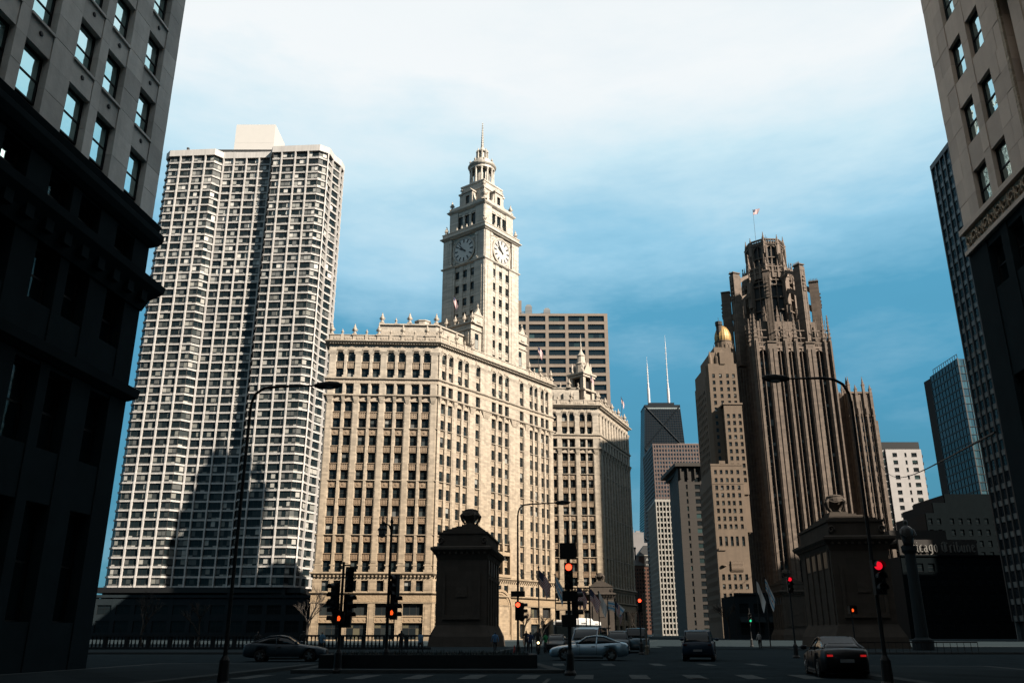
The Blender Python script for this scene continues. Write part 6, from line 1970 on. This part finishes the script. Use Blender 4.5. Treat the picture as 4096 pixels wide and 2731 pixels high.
def car(name, label, kind, loc, az, col, group=None, lit=False, tail=False, cat='car'):
    """local x runs from nose to tail; az = heading, clockwise from +Y"""
    P = PROF[kind]; d = Vector((math.sin(R(az)), math.cos(R(az))))
    rz = math.atan2(-d.y, -d.x)
    t = thing(name, label, cat, loc, rz, group)
    pm = paint(name + '_paint', col)
    def loft(rings, cap=True):
        b = MB(); n = len(rings[0]); vs = [p for r in rings for p in r]; fs = []
        for i in range(len(rings) - 1):
            for j in range(n): fs.append((i * n + j, i * n + (j + 1) % n, (i + 1) * n + (j + 1) % n, (i + 1) * n + j))
        fs.append(tuple(range(n - 1, -1, -1))); fs.append(tuple(range((len(rings) - 1) * n, len(rings) * n)))
        return b.add(vs, fs)
    # interpolate stations
    st = P['st']; rings = []
    xs = sorted(set([s[0] for s in st] + [P['L'] * k / 30 for k in range(31)]))
    def itp(x):
        for a, c in zip(st, st[1:]):
            if a[0] <= x <= c[0]:
                f = (x - a[0]) / (c[0] - a[0]); return [a[k] + (c[k] - a[k]) * f for k in range(4)]
        return list(st[-1])
    for x in xs:
        _, zs, zb, w = itp(x)
        lo = zs
        for cx in P['wh']:
            q = P['wr'] * 1.18
            if abs(x - cx) < q: lo = max(lo, P['wr'] + math.sqrt(q * q - (x - cx) ** 2) * .98)
        lo = min(lo, zb - .1)
        zm = lo + (zb - lo) * .55
        pr = [(-w * .96, lo), (-w * 1.0, zm), (-w * .97, zb - .06), (-w * .86, zb), (0, zb + .035), (w * .86, zb), (w * .97, zb - .06), (w * 1.0, zm), (w * .96, lo), (0, lo)]
        rings.append([(x, y, z) for y, z in pr])
    o = build(loft(rings), 'body', pm, t, smooth=True)
    gh = P['gh']; rings = []
    base = itp
    for x, z, w in gh:
        zb = itp(x)[2] - .02
        wb_ = itp(x)[3] * .88
        z = max(z, zb + .02)
        rings.append([(x, -wb_, zb), (x, -(w + wb_) / 2 - .02, (z + zb) / 2), (x, -w, z - .05), (x, -w * .8, z), (x, w * .8, z), (x, w, z - .05), (x, (w + wb_) / 2 + .02, (z + zb) / 2), (x, wb_, zb)])
    build(loft(rings), 'cabin_glass', M['carglass'], t, smooth=True)
    # roof skin and pillars
    rf = MB(); top = gh[1:-1] if kind != 'sedan' else gh[1:5]
    for (x0, z0, w0), (x1, z1, w1) in zip(top, top[1:]):
        rf.add([(x0, -w0 * .98, z0 - .02), (x0, -w0 * .7, z0 + .015), (x0, w0 * .7, z0 + .015), (x0, w0 * .98, z0 - .02), (x1, -w1 * .98, z1 - .02), (x1, -w1 * .7, z1 + .015), (x1, w1 * .7, z1 + .015), (x1, w1 * .98, z1 - .02)],
               [(0, 1, 5, 4), (1, 2, 6, 5), (2, 3, 7, 6)])
    build(rf, 'roof', pm, t, smooth=True)
    for s in (-1, 1):
        pl_ = MB()
        g0, g1 = gh[0], gh[1]
        zb = itp(g0[0])[2]
        pl_.tube([(g0[0] - .02, s * itp(g0[0])[3] * .86, zb), (g1[0], s * g1[2] * .99, g1[1] - .03)] + [(x, s * w * 1.0, z - .035) for x, z, w in gh[2:-1]] + [(gh[-1][0], s * itp(gh[-1][0])[3] * .86, itp(gh[-1][0])[2])], .045, 6)
        xd = P['doors'][1]
        w_ = [w for x, z, w in gh if x >= xd][0]; z_ = [z for x, z, w in gh if x >= xd][0]
        pl_.tube([(xd, s * itp(xd)[3] * .90, itp(xd)[2]), (xd + .05, s * w_ * 1.02, z_ - .05)], .035, 5)
        build(pl_, 'pillar', pm if kind == 'sedan' else pm, t)
        for k in (0, 1):
            x = P['doors'][k + 1] - .18; w = itp(x)[3]
            build(MB().box(x - .12, x + .1, -.02, .03, -.02, .025), 'door_handle', M['trim'], t, (0, s * w * .985, itp(x)[2] - .17))
        x = P['doors'][0] - .15
        build(MB().lathe([(.03, -.1), (.1, -.06), (.11, .04), (.06, .08)], 8, sx=.8, sy=1.2), 'mirror', pm, t, (x, s * (itp(x)[3] + .1), itp(x)[2] + .1))
        for k, cx in enumerate(P['wh']):
            w = itp(cx)[3]; r = P['wr']
            ty = MB().lathe([(r * .62, -.11), (r * .97, -.11), (r, -.08), (r, .08), (r * .97, .11), (r * .62, .11)], 24); ty.xf(Matrix.Rotation(PI / 2, 4, 'X'))
            wh = put('wheel', ty.mesh('wheel', M['tyre'], True), t, (cx, s * (w - .13), r))
            rm = MB().lathe([(r * .66, -.02), (r * .66, .05), (r * .60, .06)], 20)
            for q in range(5):
                stv = len(rm.v); rm.taper(.04, r * .62, -.05, .05, .05, .06, r * .60, -.03, .03, .085); rm.xf(Matrix.Rotation(q * 2 * PI / 5, 4, 'Z'), stv)
            rm.lathe([(.06, .05), (.06, .1)], 10); rm.xf(Matrix.Translation((0, s * .05, 0)) @ Matrix.Rotation(-s * PI / 2, 4, 'X'))
            put('rim', rm.mesh('rim', M['rim']), wh)
        zf = itp(.12)[2]
        build(MB().lathe([(.06, -.12), (.1, 0), (.06, .12)], 8, sx=.6), 'headlight', M['warm'] if lit and s == 1 else M['hlamp'], t, (.16, s * itp(.12)[3] * .8, zf - .1)).rotation_euler = (PI / 2, 0, 0)
        xe = P['L']
        build(MB().box(-.06, .05, -.10, .10, -.035, .035), 'taillight', M['tail_on'] if tail else M['tail'], t, (xe - .03, s * itp(xe - .05)[3] * .82, itp(xe - .05)[2] - .12))
    for s in (-1, 1):
        for x in P['doors']:
            w = itp(x)[3]; zb = itp(x)[2]
            build(MB().box(x - .008, x + .008, -.012, .012, .34, zb - .03), 'door_seam', M['trim'], t, (0, s * w * .995, 0))
    build(MB().box(-.02, .1, -.55, .55, .0, .22), 'grille', M['trim'], t, (.0, 0, .42))
    build(MB().box(-.01, .03, -.25, .25, -.06, .06), 'number_plate', M['hlamp'], t, (P['L'] + .0, 0, .62))
    build(MB().box(P['wh'][0] + .5, P['wh'][1] - .5, -itp(2.5)[3] * .97, itp(2.5)[3] * .97, P['st'][4][1] - .05, P['st'][4][1] + .05), 'side_skirt', M['trim'], t)
    if kind == 'sedan':
        sl = MB()
        for z in (.24,): sl.box(1.5, 3.2, -itp(2.5)[3] * .985, itp(2.5)[3] * .985, z, z + .05)
        build(sl, 'chrome_strip', M['rim'], t)
    return t
G_ = 'vehicles at the crossing'
c = car('silver_sedan', 'silver blue sedan turning across the crossing, behind the signal pole', 'sedan', (2.35, 55.6, .0), -83, (.13, .20, .25), G_)
car('dark_sedan', 'dark sedan with its nose just showing at the lower left', 'sedan', (-10.9, 53.5, 0), 86, (.012, .022, .03), G_)
car('pale_van', 'pale roofed van passing behind the silver sedan', 'van', (4.7, 60.8, 0), 196, (.03, .06, .085), G_, cat='van')
car('black_car', 'black car right of the silver sedan, facing the bridge', 'suv', (8.4, 72, 0), 188, (.012, .016, .02), G_)
car('blue_minivan', 'blue grey minivan driving up the street, right of the sedan', 'van', (11.3, 80.6, 0), 10, (.05, .085, .11), G_, cat='van')
car('blue_suv', 'dark blue sport utility car in shade, below the domed hotel', 'suv', (12.0, 57.5, 0), 14, (.005, .015, .028), G_)
car('braking_car', 'black car seen from behind with small lit tail lights, lower right', 'sedan', (13.1, 38.2, 0), 9, (.003, .003, .004), G_, tail=True)
car('waiting_car', 'dark car with one bright headlight behind the signal pole', 'sedan', (3.5, 78, 0), 190, (.010, .012, .014), G_, lit=True)
# bus
M['buswhite'] = mat('bus_white', (.75, .74, .71), .45, .05, 1)
M['busblue'] = mat('bus_side', (.02, .03, .04), .4, .1, 1)
bd = Vector((math.sin(R(22)), math.cos(R(22))))
bu = thing('city_bus', 'white roofed city bus with route display, behind the sedan on the bridge', 'bus', (6.3, 110, 0), math.atan2(bd.y, bd.x))
Lb, Wb = 12.0, 1.28
build(MB().box(0, Lb, -Wb, Wb, .35, 2.55), 'body', M['busblue'], bu)
b = MB().taper(0.0, Lb, -Wb, Wb, 2.551, .05, Lb - .05, -Wb + .03, Wb - .03, 2.95); b.taper(.05, Lb - .05, -Wb + .03, Wb - .03, 2.951, .4, Lb - .4, -.9, .9, 3.08)
build(b, 'roof', M['buswhite'], bu)
b = MB().taper(2.2, 9.6, -.95, .95, 3.081, 2.6, 9.0, -.85, .85, 3.38)
for k in range(5): b.box(3.0 + k * .35, 3.2 + k * .35, -.5, .5, 3.381, 3.40)
build(b, 'roof_unit', M['buswhite'], bu)
for k in range(7): build(MB().box(.5 + k * 1.6, 1.9 + k * 1.6, -Wb - .015, -Wb + .02, 1.25, 2.4), 'window', M['carglass'], bu)
build(MB().box(-.02, .02, -1.1, 1.1, .95, 2.35), 'windscreen', M['carglass'], bu)
build(MB().box(-.04, .0, -.9, .9, 2.5, 2.85), 'display_case', M['trim'], bu)
text_obj('route_display', '151', .30, lamp_mat('display_led', (1, .06, .02), .5), bu, (-.06, .0, 2.55), -PI / 2, .005)
text_obj('side_lettering', 'Clean Air Hybrid Bus', .26, M['trim'], bu, (3.2, -Wb - .0, 2.64), 0, .01)
text_obj('side_lettering', 'transitchicago.com', .16, M['trim'], bu, (9.2, -Wb - .0, 2.66), 0, .01)
for x in (2.6, 8.6):
    for s in (-1, 1):
        ty = MB().lathe([(.3, -.14), (.48, -.14), (.5, 0), (.48, .14), (.3, .14)], 18); ty.xf(Matrix.Rotation(PI / 2, 4, 'X'))
        put('wheel', ty.mesh('wheel', M['tyre']), bu, (x, s * (Wb - .1), .5))
for y in (-.8, .8): build(MB().lathe([(.1, 0), (.06, .04)], 8), 'headlight', M['hlamp'], bu, (-.01, y, .75))

# ================================================================== people
def skin_mesh(joints, bones, mats, rule):
    me = bpy.data.meshes.new('person_mesh')
    names = list(joints)
    me.from_pydata([joints[n][0] for n in names], [(names.index(a), names.index(b)) for a, b in bones], [])
    ob = bpy.data.objects.new('person_tmp', me); COL.objects.link(ob)
    ob.modifiers.new('skin', 'SKIN'); sub = ob.modifiers.new('sub', 'SUBSURF'); sub.levels = 1; sub.render_levels = 1
    for i, n in enumerate(names):
        r = joints[n][1]
        me.skin_vertices[0].data[i].radius = r if isinstance(r, tuple) else (r, r)
        me.skin_vertices[0].data[i].use_root = (n == 'pelvis')
    dg = bpy.context.evaluated_depsgraph_get()
    m2 = bpy.data.meshes.new_from_object(ob.evaluated_get(dg)); m2.name = 'person_body'
    bpy.data.objects.remove(ob)
    m2.materials.clear()
    for q in mats: m2.materials.append(q)
    for p in m2.polygons: p.material_index = rule(p.center); p.use_smooth = True
    return m2
M['skin'] = mat('skin_tone', (.30, .17, .11), .6, .05); M['hair'] = mat('dark_hair', (.015, .011, .008), .7, .1); M['shoe'] = mat('dark_shoe', (.015, .014, .013), .6, 0)
def person(label, loc, rz, shirt, trousers, stride=.18, arm=.15, short=False, h=1.72):
    k = h / 1.72
    J = {'pelvis': ((0, 0, .95), (.15, .11)), 'spine': ((0, -.01, 1.15), (.14, .10)), 'chest': ((0, -.01, 1.33), (.17, .115)), 'neck': ((0, -.01, 1.47), .055),
         'head0': ((0, .01, 1.56), (.075, .085)), 'head1': ((0, .015, 1.67), (.07, .085))}
    for s, n in ((-1, 'l'), (1, 'r')):
        f = stride * s
        J['hip' + n] = ((.095 * s, 0, .9), .085); J['knee' + n] = ((.10 * s, f * .55 + .03, .50), .06); J['ank' + n] = ((.10 * s, f - .03, .09), .04); J['toe' + n] = ((.11 * s, f + .14, .035), .035)
        J['sho' + n] = ((.19 * s, -.01, 1.39), .06); J['elb' + n] = ((.25 * s, -f * .5 - .03, 1.12), .045); J['wri' + n] = ((.25 * s, -f + arm * .6, .90), .03)
        J['hand' + n] = ((.25 * s, -f + arm * .7, .82), (.022, .04))
        for q in range(3):
            J['fin%d%s' % (q, n)] = ((.25 * s + (q - 1) * .012, -f + arm * .75 + (q - 1) * .024, .74 - (.012 if q == 1 else 0)), .010)
        J['thumb' + n] = ((.235 * s, -f + arm * .7 + .06, .80), .011)
    bones = [('pelvis', 'spine'), ('spine', 'chest'), ('chest', 'neck'), ('neck', 'head0'), ('head0', 'head1')]
    for n in 'lr':
        bones += [('pelvis', 'hip' + n), ('hip' + n, 'knee' + n), ('knee' + n, 'ank' + n), ('ank' + n, 'toe' + n), ('chest', 'sho' + n), ('sho' + n, 'elb' + n), ('elb' + n, 'wri' + n), ('wri' + n, 'hand' + n), ('hand' + n, 'thumb' + n)]
        bones += [('hand' + n, 'fin%d%s' % (q, n)) for q in range(3)]
    cut = 1.14 if short else .93
    def rule(c):
        if c.z > 1.50: return 3 if (c.z > 1.66 or c.y < -.01) else 2
        if abs(c.x) > .17 and c.z < (1.2 if short else .93) and c.z > .65: return 2
        if c.z > .93: return 0
        if c.z > .10: return 1
        return 4
    ms = [mat('shirt', shirt, .85, .1, 8), mat('trousers', trousers, .85, .1, 8), M['skin'], M['hair'], M['shoe']]
    me = skin_mesh(J, bones, ms, rule)
    o = put('person', me, None, loc, rz); o.scale = (k, k, k)
    o['label'] = label; o['category'] = 'person'; o['group'] = 'people at the crossing'
    return o
BLK = (.010, .010, .012)
for a in (('person in a light blue shirt beside the nearest bridge house, walking', (-1.35, 72, .0), .3, (.10, .24, .45), BLK, .15),
          ('person in a blue top in front of the bridge lamp, back turned', (1.42, 70, 0), 0, (.03, .06, .16), BLK, .1),
          ('person in a white shirt behind the motorcycle', (2.15, 73, 0), .2, (.55, .55, .53), BLK, .12),
          ('person in a green shirt walking right of the motorcycle', (2.75, 74, 0), .8, (.02, .32, .10), BLK, .2, .15, True, 1.62),
          ('tall person in dark clothes left of the white shirted person', (1.2, 76, 0), 3.0, BLK, BLK, .1, .1, False, 1.84),
          ('person in a pale blue jacket leaning at the river rail', (-13.9, 66, 0), 2.8, (.12, .28, .42), BLK, .05),
          ('person in a dark coat standing by the corner signals', (-16.2, 70, 0), .1, BLK, BLK, .05, .1, False, 1.8),
          ('person in a pale blue shirt right of the lantern post', (-6.9, 68, 0), -.6, (.12, .26, .42), BLK, .2),
          ('person in dark clothes next to the lantern post', (-8.6, 70, 0), .4, BLK, BLK, .05, .1, False, 1.85),
          ('person in dark clothes far left at the building edge', (-20.3, 72, 0), .4, BLK, BLK, .05),
          ('person in a white top waiting at the foot of the gothic tower', (26.3, 96, 0), .4, (.5, .5, .5), BLK, .05)):
    person(*a)

# motorcycle with rider
mc = thing('motorcycle', 'motorcycle with lit headlight facing the camera, among the people', 'motorcycle', (2.05, 70.6, 0))
for y in (0, 1.35):
    ty = MB().lathe([(.2, -.06), (.3, -.06), (.32, 0), (.3, .06), (.2, .06)], 18); ty.xf(Matrix.Rotation(PI / 2, 4, 'Y'))
    put('wheel', ty.mesh('wheel', M['tyre']), mc, (0, y, .32))
b = MB().tube([(0, .05, .7), (0, .35, .78), (0, .8, .72), (0, 1.35, .62)], [.1, .17, .15, .08], 8); b.tube([(-.1, 0, .32), (-.1, .12, .95)], .03, 6); b.tube([(.1, 0, .32), (.1, .12, .95)], .03, 6); b.box(-.16, .16, .4, .95, .28, .6)
build(b, 'frame', M['trim'], mc)
build(MB().tube([(-.38, .22, 1.02), (-.12, .12, .98), (.12, .12, .98), (.38, .22, 1.02)], .02, 6), 'handlebar', M['trim'], mc)
ln = MB().lathe([(.09, 0), (.09, .06), (.03, .09)], 12); ln.xf(Matrix.Rotation(PI / 2, 4, 'X')); build(ln, 'headlight', M['warm'], mc, (0, -.02, .86))
person('rider in black sitting astride the motorcycle', (2.05, 71.4, .12), PI, BLK, BLK, .05, .6)

# cone, barrier, wall
M['cone'] = mat('cone_orange', (.55, .03, .02), .6, .05)
t = thing('traffic_cone', 'orange traffic cone on the pavement left of the street lamp', 'traffic cone', (.15, 57, .14))
build(MB().lathe([(.13, .03), (.03, .7), (.02, .72)], 12), 'cone', M['cone'], t); build(MB().box(-.18, .18, -.18, .18, 0, .03), 'base', M['trim'], t)
M['wallstone'] = mat('river_wall_stone', (.035, .046, .052), .9, .15, 1, spec=.05)
rl = thing('balustrade', 'dark stone balustrade along the river edge, left of the bridge house', 'balustrade', (-62, 84, 0))
for k in range(27):
    build(MB().box(k * 2, k * 2 + .35, -.18, .18, .14, 1.25), 'post', M['wallstone'], rl)
build(MB().box(-.2, 54.5, -.24, .24, 1.25, 1.42), 'coping', M['wallstone'], rl); build(MB().box(-.2, 54.5, -.2, .2, .14, .34), 'plinth', M['wallstone'], rl)
bal = MB().lathe([(.07, .34), (.1, .55), (.06, .8), (.05, 1.0), (.08, 1.25)], 8).mesh('baluster', M['wallstone'])
for k in range(27):
    for q in range(4): put('baluster', bal, rl, (k * 2 + .6 + q * .36, 0, 0))
pw = thing('planter_wall', 'low stone planter on the traffic island in the foreground', 'planter', (-8.4, 39.5, .14))
build(MB().box(0, 9.5, 0, .35, 0, .55).box(0, 9.5, 3.6, 3.95, 0, .55).box(0, .35, .35, 3.6, 0, .55).box(9.15, 9.5, .35, 3.6, 0, .55), 'rim', M['wallstone'], pw)
build(MB().box(.36, 9.14, .36, 3.59, 0, .45), 'soil', M['trim'], pw)
M['leaf'] = mat('ground_plants', (.012, .028, .024), .7, .3, 5)
b = MB(); rnd = random.Random(3)
for k in range(700):
    x, y = rnd.uniform(.4, 9.1), rnd.uniform(.4, 3.5); a = rnd.uniform(0, 6.28); h = rnd.uniform(.15, .34); w = .03
    b.add([(x - w * math.cos(a), y - w * math.sin(a), .45), (x + w * math.cos(a), y + w * math.sin(a), .45), (x + .1 * math.sin(a), y + .1 * math.cos(a), .45 + h)], [(0, 1, 2)])
build(b, 'bedding_plants', M['leaf'], pw, kind='stuff')
# railing by the right
rr2 = thing('steel_railing', 'low steel barrier rail beside the lit kerb, right of the street', 'railing', (22.0, 66, 0))
b = MB().box(0, 12, -.04, .04, .9, .98)
build(b, 'rail', M['pole'], rr2)
for k in range(25): build(MB().box(k * .5 - .015, k * .5 + .015, -.015, .015, .14, .9), 'baluster', M['pole'], rr2)
# statue on the far right plinth
sta = thing('seated_statue', 'dark bronze statue on a column, in front of the white panel block', 'statue', (36.4, 80, 0))
build(MB().lathe([(.9, 0), (.9, 1), (.55, 1.2), (.45, 8.4), (.65, 8.7), (.7, 9.1)], 14), 'column', M['wallstone'], sta)
b = MB().lathe([(.42, 9.1), (.5, 9.5), (.62, 10.1), (.58, 10.6), (.38, 10.85), (.16, 10.95), (.15, 11.05), (.2, 11.2), (.19, 11.36), (.1, 11.47), (.02, 11.5)], 14, sy=.75)
b.tube([(-.5, -.1, 10.6), (-.66, -.2, 10.15), (-.35, -.45, 9.85)], [.15, .13, .09], 8); b.tube([(.5, -.1, 10.6), (.66, -.2, 10.15), (.35, -.45, 9.85)], [.15, .13, .09], 8)
build(b, 'figure', M['bronze'], sta, smooth=True)
# overhead wire
wv = thing('overhead_wire', 'thin cable slung across in front of the white panel block', 'cable', (21.4, 37, 10.0))
build(MB().tube([(109.4 * q / 12, 263 * q / 12, 47.5 * q / 12 - 3.0 * math.sin(PI * q / 12)) for q in range(13)], .06, 5), 'cable', M['pole'], wv)

# ================================================================== bare trees
M['bark'] = mat('bark', (.04, .03, .022), .9, .2, 4)
def bare_tree(label, loc, h, seed, cat='tree'):
    rnd = random.Random(seed)
    t = thing('bare_tree', label, cat, loc, 0, 'bare street trees')
    tr = MB(); br = MB()
    def grow(p, d, l_, r, lev):
        q = p + d * l_
        m = (p + q) / 2 + Vector((rnd.uniform(-1, 1), rnd.uniform(-1, 1), 0)) * l_ * .06
        (tr if lev == 0 else br).tube([p, m, q], [r, r * .85, r * .68], 6 if lev < 2 else 4, cap=False)
        if lev >= 5: return
        for _ in range(3 if lev < 4 else 2):
            a = rnd.uniform(0, 2 * PI); s = rnd.uniform(.35, .75)
            nd = (d + Vector((math.cos(a) * s, math.sin(a) * s, rnd.uniform(0, .25)))).normalized()
            grow(p + (q - p) * rnd.uniform(.55, 1.0), nd, l_ * rnd.uniform(.6, .8), r * .6, lev + 1)
    grow(Vector((0, 0, 0)), Vector((0, 0, 1)), h * .3, h * .018, 0)
    build(tr, 'trunk', M['bark'], t); build(br, 'crown', M['bark'], t)
bare_tree('leafless tree in front of the clock tower building entrance, behind the flags', (1.6, 120, 0), 6.0, 1)
bare_tree('small leafless tree right of the entrance arch, near the bus', (3.9, 122, 0), 6.0, 2)
bare_tree('leafless tree at the left corner of the clock tower building', (-37.5, 165, 0), 13, 3)
bare_tree('leafless tree in shade below the apartment tower, left', (-46, 112, 0), 9, 4)
bare_tree('leafless tree in shade below the apartment tower, right', (-39, 112, 0), 8, 5)
bare_tree('leafless tree at the foot of the far companion block', (27.5, 200, 0), 9, 6)
bare_tree('leafless tree beside the domed hotel', (58, 240, 0), 14, 7)
